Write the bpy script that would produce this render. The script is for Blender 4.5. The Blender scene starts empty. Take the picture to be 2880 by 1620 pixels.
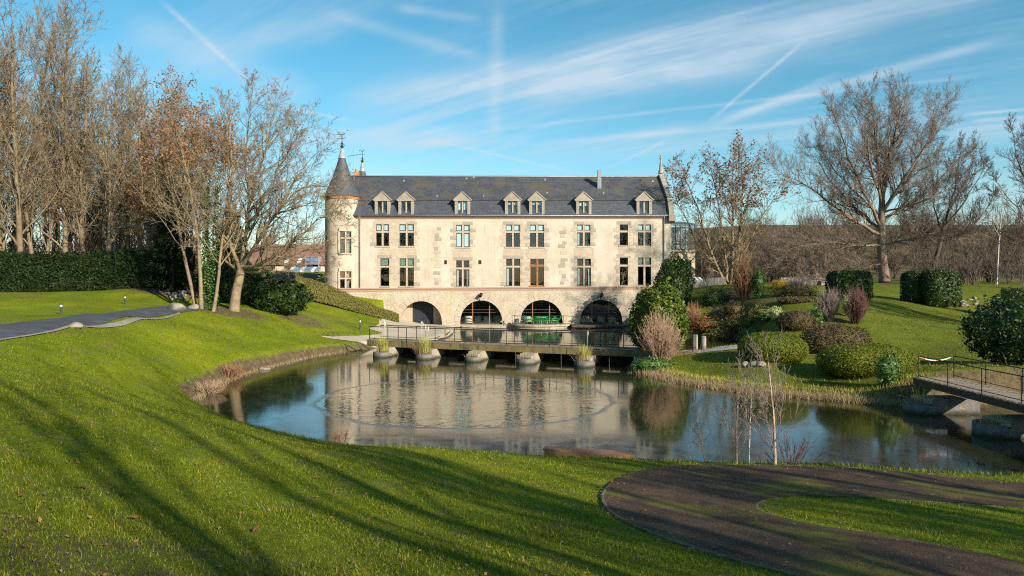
import bpy, math, random
import numpy as np
from math import radians, sin, cos, pi, sqrt, tan

# ------------------------------------------------------------------ camera, sky, sun, exposure
sc = bpy.context.scene
col = sc.collection
F, HZ, CX, H = 2000.0, 780.0, 1440.0, 5.4          # focal length in photo pixels, horizon row, centre column, eye height
cam_d = bpy.data.cameras.new('camera'); cam = bpy.data.objects.new('camera', cam_d); col.objects.link(cam)
cam.location = (0, 0, H); cam.rotation_euler = (radians(90), 0, 0)
cam_d.sensor_width = 36; cam_d.lens = 36 * F / 2880; cam_d.shift_y = -30 / 2880
cam_d.clip_start = 0.1; cam_d.clip_end = 5000
sc.camera = cam
sc.render.resolution_x, sc.render.resolution_y = 1024, 576
sc.view_settings.view_transform = 'Standard'; sc.view_settings.look = 'None'
sc.view_settings.exposure = 0.8; sc.view_settings.gamma = 1.0
sc.cycles.use_denoising = False; sc.cycles.filter_width = 1.15
sc.cycles.max_bounces = 8; sc.cycles.transparent_max_bounces = 12
sc.cycles.caustics_reflective = False; sc.cycles.caustics_refractive = False
SUN_AZ, SUN_EL = radians(43), radians(23)           # light travels to the left and away from the camera
TRAVEL = np.array([-sin(SUN_AZ) * cos(SUN_EL), cos(SUN_AZ) * cos(SUN_EL), -sin(SUN_EL)])
sun_d = bpy.data.lights.new('sun', 'SUN'); sun_d.energy = 5.0; sun_d.angle = radians(0.53); sun_d.color = (1.0, 0.925, 0.80)
sun = bpy.data.objects.new('sun', sun_d); col.objects.link(sun)
from mathutils import Vector, Matrix
sun.rotation_euler = Vector(TRAVEL).to_track_quat('-Z', 'Y').to_euler(); sun.location = (60, -60, 60)

world = bpy.data.worlds.new('World'); sc.world = world; world.use_nodes = True
wn, wl = world.node_tree.nodes, world.node_tree.links
for n in list(wn): wn.remove(n)
def W(t, **k):
    n = wn.new(t)
    for a, b in k.items(): setattr(n, a, b)
    return n
def wmath(op, a, b=None, c=None, clamp=False):
    n = W('ShaderNodeMath', operation=op, use_clamp=clamp)
    for i, v in enumerate((a, b, c)):
        if v is None: continue
        if isinstance(v, (int, float)): n.inputs[i].default_value = v
        else: wl.new(v, n.inputs[i])
    return n.outputs[0]
def wdot(sock, vec):
    n = W('ShaderNodeVectorMath', operation='DOT_PRODUCT'); wl.new(sock, n.inputs[0]); n.inputs[1].default_value = vec
    return n.outputs['Value']
SKY_STRENGTH = 0.09
sky = W('ShaderNodeTexSky', sky_type='NISHITA', sun_disc=False)
sky.sun_elevation = SUN_EL
sky.sun_rotation = math.atan2(-TRAVEL[0], -TRAVEL[1])
sky.altitude = 100; sky.air_density = 1.0; sky.dust_density = 0.3; sky.ozone_density = 2.5
tc = W('ShaderNodeTexCoord'); DIR = tc.outputs['Generated']
def pdir(px, py):
    v = np.array([(px - CX) / F, 1.0, (HZ - py) / F]); return v / np.linalg.norm(v)
# wispy break-up noise in the cloud layer's own plane (direction divided by height)
sep = W('ShaderNodeSeparateXYZ'); wl.new(DIR, sep.inputs[0])
zz = wmath('ADD', wmath('MAXIMUM', sep.outputs[2], 0.0), 0.10)
comb = W('ShaderNodeCombineXYZ')
wl.new(wmath('DIVIDE', sep.outputs[0], zz), comb.inputs[0]); wl.new(wmath('DIVIDE', sep.outputs[1], zz), comb.inputs[1])
mp = W('ShaderNodeMapping', vector_type='TEXTURE'); wl.new(comb.outputs[0], mp.inputs[0])
mp.inputs['Rotation'].default_value = (0, 0, radians(146)); mp.inputs['Scale'].default_value = (2.6, 0.6, 1)
nz1 = W('ShaderNodeTexNoise'); nz1.inputs['Scale'].default_value = 1.1; nz1.inputs['Detail'].default_value = 7; nz1.inputs['Roughness'].default_value = 0.55; nz1.inputs['Distortion'].default_value = 0.5
wl.new(mp.outputs[0], nz1.inputs['Vector'])
nz2 = W('ShaderNodeTexNoise'); nz2.inputs['Scale'].default_value = 5; nz2.inputs['Detail'].default_value = 6
wl.new(comb.outputs[0], nz2.inputs['Vector'])
def smooth(v, a, b):
    n = W('ShaderNodeMapRange', interpolation_type='SMOOTHSTEP'); wl.new(v, n.inputs[0])
    n.inputs[1].default_value = a; n.inputs[2].default_value = b; n.inputs[3].default_value = 0; n.inputs[4].default_value = 1
    return n.outputs[0]
mp3 = W('ShaderNodeMapping', vector_type='TEXTURE'); wl.new(comb.outputs[0], mp3.inputs[0]); mp3.inputs['Rotation'].default_value = (0, 0, radians(142)); mp3.inputs['Scale'].default_value = (2.4, 0.26, 1)
nz3 = W('ShaderNodeTexNoise'); nz3.inputs['Scale'].default_value = 2.2; nz3.inputs['Detail'].default_value = 8; nz3.inputs['Roughness'].default_value = 0.6; nz3.inputs['Distortion'].default_value = 0.6
wl.new(mp3.outputs[0], nz3.inputs['Vector'])
cloud = wmath('MULTIPLY', wmath('MULTIPLY', smooth(nz1.outputs[0], 0.36, 0.72), smooth(nz3.outputs[0], 0.25, 0.75)), 0.50)
brk = wmath('MULTIPLY', wmath('MULTIPLY_ADD', nz2.outputs[0], 1.0, 0.35), wmath('MULTIPLY_ADD', nz3.outputs[0], 1.0, 0.45))
TRAILS = [  # photo points each vapour trail runs through, width in pixels, strength, fade-out length
 ((1400,0),(1388,430),26,.30,1), ((1154,380),(1653,494),5,.45,1), ((1699,478),(1880,392),5,.35,1), ((1990,345),(2268,111),6,.50,1),
 ((1330,372),(2880,200),7,.30,1), ((1976,350),(2860,98),16,.50,1), ((1438,440),(1976,346),18,.40,1), ((2000,360),(2370,205),12,.35,1),
 ((930,300),(1800,160),60,.55,1), ((1380,300),(2500,60),50,.45,1), ((1600,150),(2880,-40),60,.40,1), ((1500,250),(2200,190),45,.35,1),
 ((2706,323),(2900,306),5,.6,1), ((2730,340),(2900,328),6,.5,1), ((2650,385),(2950,345),22,.35,1),
 ((440,-10),(720,245),10,.40,1), ((250,190),(420,220),5,.35,1), ((768,294),(1010,345),7,.40,1), ((760,392),(1330,376),34,.55,1),
 ((330,60),(900,300),60,.35,1), ((900,30),(1380,170),22,.30,1), ((1100,20),(1360,55),16,.30,1), ((1440,410),(2400,330),10,.35,1), ((1700,440),(2880,300),20,.30,1),
 ((1000,410),(1400,395),14,.4,1), ((1250,480),(1500,380),14,.25,1), ((500,130),(1000,60),50,.25,1)]
tot = cloud
for p, q, w, s, f in TRAILS:
    a, b = pdir(*p), pdir(*q)
    n = np.cross(a, b); n /= np.linalg.norm(n)
    mid = (a + b) / 2; half = np.linalg.norm(b - a) / 2; al = (b - a) / np.linalg.norm(b - a)
    d = wmath('DIVIDE', wdot(DIR, n), w * 0.72 / F)
    g = wmath('POWER', 2.718, wmath('MULTIPLY', wmath('MULTIPLY', d, d), -0.9))
    t = wmath('ABSOLUTE', wmath('DIVIDE', wmath('SUBTRACT', wdot(DIR, al), float(np.dot(mid, al))), half))
    nmr = W('ShaderNodeMapRange', interpolation_type='SMOOTHSTEP'); wl.new(t, nmr.inputs[0])
    nmr.inputs[1].default_value = 0.6; nmr.inputs[2].default_value = 1.1; nmr.inputs[3].default_value = s; nmr.inputs[4].default_value = 0
    front = smooth(sep.outputs[1], 0.0, 0.2)
    k = wmath('MULTIPLY', wmath('MULTIPLY', g, nmr.outputs[0]), wmath('MULTIPLY', brk, front))
    tot = wmath('ADD', tot, k)
tot = wmath('MINIMUM', tot, 0.85)
mixc = W('ShaderNodeMix', data_type='RGBA', blend_type='MIX')
hsv = W('ShaderNodeHueSaturation'); wl.new(sky.outputs[0], hsv.inputs['Color'])
hsv.inputs['Hue'].default_value = 0.474; hsv.inputs['Saturation'].default_value = 1.28; hsv.inputs['Value'].default_value = 1.0
wl.new(tot, mixc.inputs[0]); wl.new(hsv.outputs[0], mixc.inputs[6]); mixc.inputs[7].default_value = (4.0, 4.8, 5.5, 1)
bg = W('ShaderNodeBackground'); wl.new(mixc.outputs[2], bg.inputs[0]); bg.inputs[1].default_value = SKY_STRENGTH
wo = W('ShaderNodeOutputWorld'); wl.new(bg.outputs[0], wo.inputs[0])

# ------------------------------------------------------------------ helpers
R = np.random.default_rng(11)
def P(px, py, Y): return np.array([(px - CX) / F * Y, Y, H - (py - HZ) / F * Y])
def PZ(px, py, z):
    Y = (H - z) * F / (py - HZ); return np.array([(px - CX) / F * Y, Y, z])
def mesh_np(name, V, groups, smooth_=False):
    """groups: list of int arrays (n,k)"""
    me = bpy.data.meshes.new(name)
    V = np.asarray(V, dtype=np.float32).reshape(-1, 3)
    me.vertices.add(len(V)); me.vertices.foreach_set('co', V.ravel())
    loops, tots = [], []
    for g in groups:
        g = np.asarray(g, dtype=np.int32)
        if g.size == 0: continue
        loops.append(g.ravel()); tots.append(np.full(len(g), g.shape[1], dtype=np.int32))
    L = np.concatenate(loops); T = np.concatenate(tots)
    me.loops.add(len(L)); me.loops.foreach_set('vertex_index', L)
    me.polygons.add(len(T)); st = np.zeros(len(T), dtype=np.int32); st[1:] = np.cumsum(T)[:-1]
    me.polygons.foreach_set('loop_start', st); me.polygons.foreach_set('loop_total', T)
    if smooth_: me.polygons.foreach_set('use_smooth', np.ones(len(T), dtype=bool))
    me.update(calc_edges=True); return me
class MB:
    def __init__(s): s.v, s.f = [], []
    def add(s, vs, fs):
        o = len(s.v); s.v += [tuple(map(float, v)) for v in vs]; s.f += [tuple(o + i for i in f) for f in fs]; return s
    def box(s, x0, x1, y0, y1, z0, z1):
        return s.add([(x0,y0,z0),(x1,y0,z0),(x1,y1,z0),(x0,y1,z0),(x0,y0,z1),(x1,y0,z1),(x1,y1,z1),(x0,y1,z1)],
                     [(3,2,1,0),(4,5,6,7),(0,1,5,4),(1,2,6,5),(2,3,7,6),(3,0,4,7)])
    def hexa(s, b, t):       # bottom quad, top quad
        return s.add(list(b) + list(t), [(3,2,1,0),(4,5,6,7),(0,1,5,4),(1,2,6,5),(2,3,7,6),(3,0,4,7)])
    def beam(s, a, b, w, h, up=(0,0,1)):
        a, b, up = np.array(a, float), np.array(b, float), np.array(up, float)
        d = b - a; d /= np.linalg.norm(d); r = np.cross(d, up); r /= np.linalg.norm(r); u = np.cross(r, d)
        q = lambda c: [c - r*w/2 - u*h/2, c + r*w/2 - u*h/2, c + r*w/2 + u*h/2, c - r*w/2 + u*h/2]
        return s.add(q(a) + q(b), [(0,1,2,3),(7,6,5,4),(1,0,4,5),(2,1,5,6),(3,2,6,7),(0,3,7,4)])
    def tube(s, pts, r, n=6, cap=True):
        pts = [np.array(p, float) for p in pts]; rs = r if hasattr(r, '__len__') else [r] * len(pts)
        vs, fs = [], []
        for i, p in enumerate(pts):
            d = pts[min(i+1, len(pts)-1)] - pts[max(i-1, 0)]; d /= (np.linalg.norm(d) + 1e-9)
            a = np.cross(d, (0.31, 0.17, 0.93) if abs(d[2]) < 0.9 else (1, 0.1, 0)); a /= np.linalg.norm(a); b = np.cross(d, a)
            for k in range(n):
                t = 2*pi*k/n; vs.append(p + rs[i]*(cos(t)*a + sin(t)*b))
        for i in range(len(pts)-1):
            for k in range(n):
                k2 = (k+1) % n; fs.append((i*n+k, i*n+k2, (i+1)*n+k2, (i+1)*n+k))
        if cap: fs += [tuple(range(n-1,-1,-1)), tuple((len(pts)-1)*n + k for k in range(n))]
        return s.add(vs, fs)
    def lathe(s, prof, c, n=32, a0=0, a1=2*pi):
        full = abs(a1 - a0 - 2*pi) < 1e-6; m = n if full else n + 1
        vs, fs = [], []
        for r, z in prof:
            for k in range(m):
                t = a0 + (a1-a0)*k/n; vs.append((c[0]+r*cos(t), c[1]+r*sin(t), c[2]+z))
        for i in range(len(prof)-1):
            for k in range(n):
                k2 = (k+1) % m; fs.append((i*m+k, i*m+k2, (i+1)*m+k2, (i+1)*m+k))
        return s.add(vs, fs)
    def mesh(s, name, sm=False, off=(0,0,0)):
        me = bpy.data.meshes.new(name)
        v = np.array(s.v) - np.array(off)
        me.from_pydata([tuple(p) for p in v], [], s.f)
        if sm: me.polygons.foreach_set('use_smooth', np.ones(len(me.polygons), dtype=bool))
        me.update(); return me
def tag(o, label=None, cat=None, group=None, kind=None):
    if label: o['label'] = label
    if cat: o['category'] = cat
    if group: o['group'] = group
    if kind: o['kind'] = kind
    return o
def obj(name, me, mat, parent=None, sm=False, **kw):
    """me: MB in world coordinates or a finished mesh in local coordinates"""
    if isinstance(me, MB):
        root = parent
        while root is not None and root.parent is not None: root = root.parent
        me = me.mesh(name, sm, root.location if root is not None else (0,0,0))
    o = bpy.data.objects.new(name, me); col.objects.link(o); o.parent = parent
    if mat is not None and not me.materials: me.materials.append(mat)
    return tag(o, **kw)
def empty(name, loc, label, cat, group=None, rz=0.0):
    o = bpy.data.objects.new(name, None); col.objects.link(o); o.location = tuple(map(float, loc)); o.rotation_euler = (0,0,rz); o.empty_display_size = .3
    return tag(o, label, cat, group)
def dup(root, loc, rz=0.0, scale=1.0, label=None, group=None):
    def cp(o, par):
        c = o.copy(); col.objects.link(c); c.parent = par
        for ch in o.children: cp(ch, c)
        return c
    r = cp(root, None); r.location = tuple(map(float, loc)); r.rotation_euler = (0,0,rz)
    r.scale = (scale,)*3 if not hasattr(scale, '__len__') else scale
    if label: r['label'] = label
    if group: r['group'] = group
    return r

# ------------------------------------------------------------------ materials
def _nodes(name):
    m = bpy.data.materials.new(name); m.use_nodes = True
    nt = m.node_tree; b = nt.nodes['Principled BSDF']; return m, nt, b
def ramp_node(nt, stops, src):
    r = nt.nodes.new('ShaderNodeValToRGB'); e = r.color_ramp.elements
    while len(e) < len(stops): e.new(0.5)
    for i, (p, c) in enumerate(stops): e[i].position = p; e[i].color = (*c, 1)
    nt.links.new(src, r.inputs[0]); return r.outputs[0]
def noise_node(nt, scale, detail=5, rough=.55, vec=None, dist=0):
    n = nt.nodes.new('ShaderNodeTexNoise'); n.inputs['Scale'].default_value = scale; n.inputs['Detail'].default_value = detail
    n.inputs['Roughness'].default_value = rough; n.inputs['Distortion'].default_value = dist
    if vec is not None: nt.links.new(vec, n.inputs['Vector'])
    return n.outputs[0]
def objcoord(nt, scale=(1,1,1), rot=(0,0,0)):
    t = nt.nodes.new('ShaderNodeTexCoord'); m = nt.nodes.new('ShaderNodeMapping')
    m.inputs['Scale'].default_value = scale; m.inputs['Rotation'].default_value = rot
    nt.links.new(t.outputs['Object'], m.inputs[0]); return m.outputs[0]
def mixcol(nt, fac, a, b, mode='MIX'):
    n = nt.nodes.new('ShaderNodeMix'); n.data_type = 'RGBA'; n.blend_type = mode
    for i, v in ((0, fac), (6, a), (7, b)):
        if isinstance(v, (int, float)): n.inputs[i].default_value = v
        elif isinstance(v, tuple): n.inputs[i].default_value = (*v, 1)
        else: nt.links.new(v, n.inputs[i])
    return n.outputs[2]
def mrange(nt, v, a, b, c=0.0, d=1.0, sm=True):
    n = nt.nodes.new('ShaderNodeMapRange')
    if sm: n.interpolation_type = 'SMOOTHSTEP'
    nt.links.new(v, n.inputs[0])
    for i, x in enumerate((a, b, c, d)): n.inputs[i+1].default_value = x
    return n.outputs[0]
def math_n(nt, op, a, b=None):
    n = nt.nodes.new('ShaderNodeMath'); n.operation = op
    for i, v in enumerate((a, b)):
        if v is None: continue
        if isinstance(v, (int, float)): n.inputs[i].default_value = v
        else: nt.links.new(v, n.inputs[i])
    return n.outputs[0]
def bump_n(nt, h, strength, dist=0.05, normal=None):
    n = nt.nodes.new('ShaderNodeBump'); n.inputs['Strength'].default_value = strength; n.inputs['Distance'].default_value = dist
    nt.links.new(h, n.inputs['Height'])
    if normal is not None: nt.links.new(normal, n.inputs['Normal'])
    return n.outputs[0]
def M(name, stops, scale=3.0, rough=.85, bump=.3, bscale=None, bdist=.03, stretch=(1,1,1), spec=.25, layers=(), metal=0.0, detail=6):
    """noise-ramped material; layers: (colour, noise scale, lo, hi, amount)"""
    m, nt, b = _nodes(name)
    v = objcoord(nt, stretch)
    c = ramp_node(nt, stops, noise_node(nt, scale, detail, .6, v))
    for lc, ls, lo, hi, am in layers:
        f = mrange(nt, noise_node(nt, ls, 6, .6, v), lo, hi, 0, am)
        c = mixcol(nt, f, c, lc)
    nt.links.new(c, b.inputs['Base Color'])
    b.inputs['Roughness'].default_value = rough; b.inputs['Specular IOR Level'].default_value = spec; b.inputs['Metallic'].default_value = metal
    if bump: nt.links.new(bump_n(nt, noise_node(nt, bscale or scale*6, 5, .6, v), bump, bdist), b.inputs['Normal'])
    return m
def leafmat(name, cols, trans=.25, rough=.5, spec=.3, nscale=1.2):
    m, nt, b = _nodes(name)
    g = nt.nodes.new('ShaderNodeNewGeometry')
    stops = [(i/(len(cols)-1), c) for i, c in enumerate(cols)]
    nz = noise_node(nt, nscale, 3, .5, objcoord(nt))
    f = math_n(nt, 'ADD', math_n(nt, 'MULTIPLY', g.outputs['Random Per Island'], .55), math_n(nt, 'MULTIPLY', nz, .45))
    c = ramp_node(nt, stops, f); nt.links.new(c, b.inputs['Base Color'])
    b.inputs['Roughness'].default_value = rough; b.inputs['Specular IOR Level'].default_value = spec
    if trans:
        t = nt.nodes.new('ShaderNodeBsdfTranslucent'); nt.links.new(c, t.inputs[0])
        mx = nt.nodes.new('ShaderNodeMixShader'); mx.inputs[0].default_value = trans
        nt.links.new(b.outputs[0], mx.inputs[1]); nt.links.new(t.outputs[0], mx.inputs[2])
        nt.links.new(mx.outputs[0], nt.nodes['Material Output'].inputs[0])
    return m
mats = {}
mats['bark_tan'] = M('bark_tan', [(.3,(.135,.098,.06)),(.55,(.235,.175,.105)),(.75,(.3,.235,.14))], 2.5, .9, .5, 14, layers=[((.22,.19,.05),1.3,.55,.72,.6)])
mats['bark_wood'] = M('bark_wood', [(.3,(.125,.09,.055)),(.6,(.215,.16,.097)),(.8,(.28,.22,.135))], 1.5, .9, .4, 10, layers=[((.20,.18,.06),.9,.52,.7,.5)])
mats['bark_brown'] = M('bark_brown', [(.3,(.13,.095,.07)),(.6,(.21,.155,.115)),(.8,(.28,.215,.16))], 2, .9, .4, 10)
mats['bark_grey'] = M('bark_grey', [(.3,(.07,.05,.042)),(.6,(.12,.09,.072)),(.8,(.18,.14,.11))], 2, .9, .4, 10)
mats['bark_birch'] = M('bark_birch', [(.35,(.34,.17,.085)),(.5,(.48,.34,.24)),(.7,(.58,.5,.42))], 3, .7, .2, 20, stretch=(1,1,.5))
mats['bark_pale'] = M('bark_pale', [(.3,(.3,.27,.22)),(.7,(.55,.52,.46))], 4, .8, .3)
mats['twig_red'] = M('twig_red', [(.3,(.14,.05,.04)),(.7,(.26,.11,.08))], 6, .7, 0)
mats['twig_maroon'] = M('twig_maroon', [(.3,(.09,.04,.038)),(.7,(.17,.085,.07))], 6, .7, 0)
mats['twig_rust'] = M('twig_rust', [(.3,(.20,.09,.045)),(.7,(.34,.18,.09))], 4, .8, 0)
mats['twig_beige'] = M('twig_beige', [(.3,(.27,.16,.10)),(.7,(.42,.28,.18))], 4, .8, 0)
mats['twig_grey'] = M('twig_grey', [(.3,(.16,.11,.10)),(.7,(.28,.21,.18))], 4, .8, 0)
mats['twig_far'] = M('twig_far', [(.3,(.05,.036,.026)),(.55,(.095,.068,.045)),(.8,(.12,.10,.05))], .12, .9, 0)
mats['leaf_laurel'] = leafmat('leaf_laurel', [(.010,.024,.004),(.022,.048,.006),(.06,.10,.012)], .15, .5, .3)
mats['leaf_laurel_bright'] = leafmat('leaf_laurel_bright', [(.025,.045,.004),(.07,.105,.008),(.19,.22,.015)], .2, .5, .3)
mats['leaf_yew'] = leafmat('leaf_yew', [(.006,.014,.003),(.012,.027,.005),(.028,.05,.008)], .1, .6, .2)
mats['leaf_topiary'] = leafmat('leaf_topiary', [(.045,.06,.004),(.10,.12,.008),(.20,.20,.015)], .2, .6, .2)
mats['leaf_hedge_brown'] = leafmat('leaf_hedge_brown', [(.09,.10,.02),(.16,.14,.035),(.2,.16,.05)], .2, .7, .2, .5)
mats['leaf_olive'] = leafmat('leaf_olive', [(.045,.032,.012),(.10,.075,.03),(.19,.135,.065)], .2, .7, .2, .9)
mats['leaf_dry'] = leafmat('leaf_dry', [(.16,.07,.035),(.28,.14,.07),(.38,.23,.13)], .3, .7, .2)
mats['leaf_rust'] = leafmat('leaf_rust', [(.10,.04,.02),(.20,.085,.035),(.22,.13,.06)], .3, .7, .2)
mats['leaf_ivy'] = leafmat('leaf_ivy', [(.03,.07,.012),(.06,.12,.02),(.1,.16,.03)], .2, .45, .4)
mats['leaf_yellow'] = leafmat('leaf_yellow', [(.45,.25,.01),(.7,.42,.02),(.6,.5,.1)], .3, .6, .2)
mats['leaf_cream'] = leafmat('leaf_cream', [(.2,.26,.08),(.4,.42,.18),(.5,.5,.28)], .3, .6, .2)
mats['reed'] = leafmat('reed', [(.30,.30,.04),(.46,.42,.08),(.5,.42,.18)], .3, .6, .2)
mats['dry_reed'] = leafmat('dry_reed', [(.22,.14,.07),(.38,.27,.14),(.5,.4,.25)], .25, .8, .1)
mats['plume'] = leafmat('plume', [(.6,.52,.4),(.75,.68,.56)], .3, .9, .1)
mats['blade'] = leafmat('blade', [(.03,.055,.003),(.09,.13,.004),(.205,.205,.007),(.38,.29,.08)], .35, .5, .25, .35)
# ------------------------------------------------------------------ terrain
POND = np.array([(-13.9,31.0),(-14.5,33.5),(-14.9,36.4),(-14.9,40.2),(-14.5,43.2),(-13.8,47.5),(-12.6,50.6),(-10.9,53.2),(-9.2,56),(-7.0,58.8),(-5.7,61.5),(-5.2,66),(-5.6,72),(-6.0,76.3),
 (-6.0,78.5),(12.6,78.5),(12.4,74),(12.2,69),(12.4,65.5),(14.5,63.9),(18.5,63.4),(19.6,60),(18.3,55.5),(15.5,52),(12.2,50.2),(9.8,46.6),(8.1,43.3),(7.4,41.3),
 (7.8,38.3),(9.2,35.6),(11,33.4),(13.5,31.6),(16.0,30.3),(17.4,29.9),(20,30.2),(27,31),(33,24),(26,16.6),(18.5,16.9),(12.9,18.0),(8.2,19.3),(3.1,20.0),(0,20.7),(-2.5,21.4),(-5.3,22.1),(-9.1,25.0),(-12.2,28.3)])
def seg_dist(x, y, poly, closed=True):
    a = poly; b = np.roll(poly, -1, 0)
    if not closed: a, b = poly[:-1], poly[1:]
    best = np.full(x.shape, 1e9)
    for p, q in zip(a, b):
        d = q - p; t = np.clip(((x-p[0])*d[0] + (y-p[1])*d[1]) / (d@d + 1e-12), 0, 1)
        best = np.minimum(best, np.hypot(x-p[0]-t*d[0], y-p[1]-t*d[1]))
    return best
def inside(x, y, poly):
    r = np.zeros(x.shape, bool); n = len(poly)
    for i in range(n):
        x0, y0 = poly[i]; x1, y1 = poly[(i+1) % n]
        c = ((y0 > y) != (y1 > y)); 
        if y1 != y0: r ^= c & (x < (x1-x0)*(y-y0)/(y1-y0) + x0)
    return r
CT = []
for px, py, z in [(560,1120,.3),(600,1150,.4),(700,1195,.5),(820,1230,.5),(950,1250,.5),(1200,1262,.5),(1440,1278,.5),(1750,1295,.5),(2050,1305,.5),(2300,1312,.5),(2576,1330,.5),(2880,1350,.55),
  (0,1620,2.95),(700,1620,2.4),(1440,1620,2.0),(2200,1620,1.5),(2880,1620,1.3),(0,1300,3.0),(400,1300,2.5),(800,1400,1.85),(1200,1400,1.4),(1600,1400,1.05),(2000,1400,.85),(2400,1400,.8),(2880,1430,.8),
  (0,1100,3.15),(620,1078,.3),(700,1048,.3),(760,1033,.3),(850,1008,.3),(950,993,.3),(1045,983,.35)]:
    CT.append(PZ(px, py, z))
for px, py, Y in [(400,1130,23.5),(300,1100,22),(500,1040,34),(300,1000,28.5),(500,970,38.5),(700,960,46),(700,900,52),(850,950,52),(850,900,58),(915,950,54),
  (0,957,26),(230,922,32.5),(400,900,40),(500,880,48),(0,915,32),(300,882,43),(530,857,56),(570,870,52),(655,868,54),(0,820,62),(250,818,60),(500,812,60),
  (860,888,60),(800,880,58),(1000,915,62),(950,900,64),(1013,935,58),(1100,930,64),(1150,925,68),(1180,914,75.5),(1100,900,74),(1000,866,75.5),(930,838,75.8),(890,822,76),
  (760,785,85),(800,772,98),(650,790,80),(1850,1010,42),(1950,1055,37.8),(2000,1000,40),(2150,1030,36),(2150,1072,34.6),(2300,1085,33),(2450,1100,31.4),(2450,1060,33),(2300,1040,36),(2550,1070,30.6),
  (2400,1010,40),(2600,1010,42),(2600,960,48),(2700,1000,41),(2600,1058,30.3),(2440,930,50),(2740,955,48),(2500,880,57),(2700,900,57),(2560,850,64),(2400,845,60),(2750,830,72),(2850,880,66),
  (2460,800,82),(2460,786,100),(2700,800,85),(2200,930,52),(2100,900,58),(2100,860,63),(2250,830,66),(2000,930,63.5),(2000,900,65),(1950,870,67),(2050,832,67),(2200,806,78),(1980,806,76),(1780,905,71),
  (1990,978,48),(1940,992,43),(2080,972,47),(2150,955,50),(2850,1010,40)]:
    CT.append(P(px, py, Y))
CT += [np.array(p, float) for p in [(-60,60,4.5),(-60,20,4),(-40,-10,4),(0,-15,3.2),(0,2,2.4),(30,-15,2.6),(40,10,1.4),(45,30,1.2),(50,50,2.4),(-30,90,4.6),(-60,110,5),(0,110,5),(40,110,5.2),(80,110,5.2),(80,60,4),(-26,40,3.3),(-30,48,3.8),(-28,30,3.5),(25,80,4.6),(70,20,2),(-80,80,5),(25,34,1.2),(30,42,1.0),(-25,78,4.3),(8,3.0,1.6)]]
CT = np.array(CT); CXY = CT[:, :2] / 20.0
def _U(r2): return np.where(r2 > 0, r2 * np.log(r2 + 1e-12), 0)
_n = len(CT); _A = np.zeros((_n+3, _n+3))
_A[:_n,:_n] = _U(((CXY[:,None]-CXY[None])**2).sum(-1)) + np.eye(_n)*0.004
_A[:_n,_n] = 1; _A[:_n,_n+1:] = CXY; _A[_n,:_n] = 1; _A[_n+1:,:_n] = CXY.T
_W = np.linalg.solve(_A, np.concatenate([CT[:,2], np.zeros(3)]))
def sstep(v, a, b):
    t = np.clip((v-a)/(b-a), 0, 1); return t*t*(3-2*t)
def tz(x, y):
    x = np.atleast_1d(np.asarray(x, float)); y = np.atleast_1d(np.asarray(y, float)); shp = x.shape
    x, y = x.ravel(), y.ravel()
    xc, yc = np.clip(x, -75, 78), np.clip(y, -14, 109)
    q = np.stack([xc, yc], 1)/20.0; z = np.empty(len(x))
    for i in range(0, len(x), 20000):
        s = slice(i, i+20000); r2 = ((q[s][:,None]-CXY[None])**2).sum(-1)
        z[s] = _U(r2) @ _W[:_n] + _W[_n] + q[s] @ _W[_n+1:]
    z = np.clip(z, 0.25, 7)
    z = z + (sstep(y, 118, 300) * (4 + 18*sstep(x, -5, 90)))          # wooded rise at the back
    z += .035*np.sin(x*.9+.5*y)*np.sin(y*.7-.3*x) * sstep(y, 6, 12) * (1-sstep(y, 20, 26)*.5)
    # platforms: terrace behind the retaining wall, vault under it, paved court
    b = (x > -22.5) & (x < -13.6) & (y > 77.0) & (y < 92); z = np.where(b, 4.05, z)
    b = (x >= -13.6) & (x < 18.6) & (y > 76.4) & (y < 92); z = np.where(b, 0.1, z)
    near = (y < 80) & (y > 12) & (x > -20) & (x < 36)
    if near.any():
        d = seg_dist(x[near], y[near], POND); ins = inside(x[near], y[near], POND)
        w = np.where(y[near] < 30, .55, .9); w = np.where((x[near] > 11) & (y[near] > 44), 3.2, w)
        zo = -.12 + (z[near]+.12) * sstep(d, 0, w)**.8
        zi = -.12 - np.minimum(d*.6, .9)
        z[near] = np.where(ins, zi, zo)
    return z.reshape(shp)
def gp(px, py, y0=5.0, y1=190.0):
    Y = np.linspace(y0, y1, 3000); X = (px-CX)/F*Y; Z = H - (py-HZ)/F*Y
    h = Z - np.maximum(tz(X, Y), 0); i = np.argmax(h < 0)
    if h[i] >= 0: i = len(Y)-1
    if i > 0:
        t = h[i-1]/(h[i-1]-h[i]+1e-12); y = Y[i-1] + t*(Y[i]-Y[i-1])
    else: y = Y[0]
    return np.array([(px-CX)/F*y, y, H-(py-HZ)/F*y])
def on(px, Y):
    X = (px-CX)/F*Y; return np.array([X, Y, float(tz(X, Y)[0])])
def axis(lo, a, b, hi, fine, g=1.25):
    v = list(np.arange(a, b+1e-6, fine)); s = fine
    x = b
    while x < hi: s = min(s*g, 60); x += s; v.append(x)
    x = a; s = fine
    while x > lo: s = min(s*g, 60); x -= s; v.insert(0, x)
    return np.array(v)
def grid_mesh(name, xs, ys, zf):
    Xg, Yg = np.meshgrid(xs, ys); Zg = zf(Xg, Yg); nx, ny = len(xs), len(ys)
    V = np.stack([Xg, Yg, Zg], -1).reshape(-1, 3)
    i = (np.arange(ny-1)[:,None]*nx + np.arange(nx-1)[None]).ravel()
    return mesh_np(name, V, [np.stack([i, i+1, i+1+nx, i+nx], 1)], True)
gx = axis(-900, -32, 34, 900, .42); gy = axis(-200, 4, 82, 1500, .42)
gm = grid_mesh('ground', gx, gy, tz)
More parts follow.
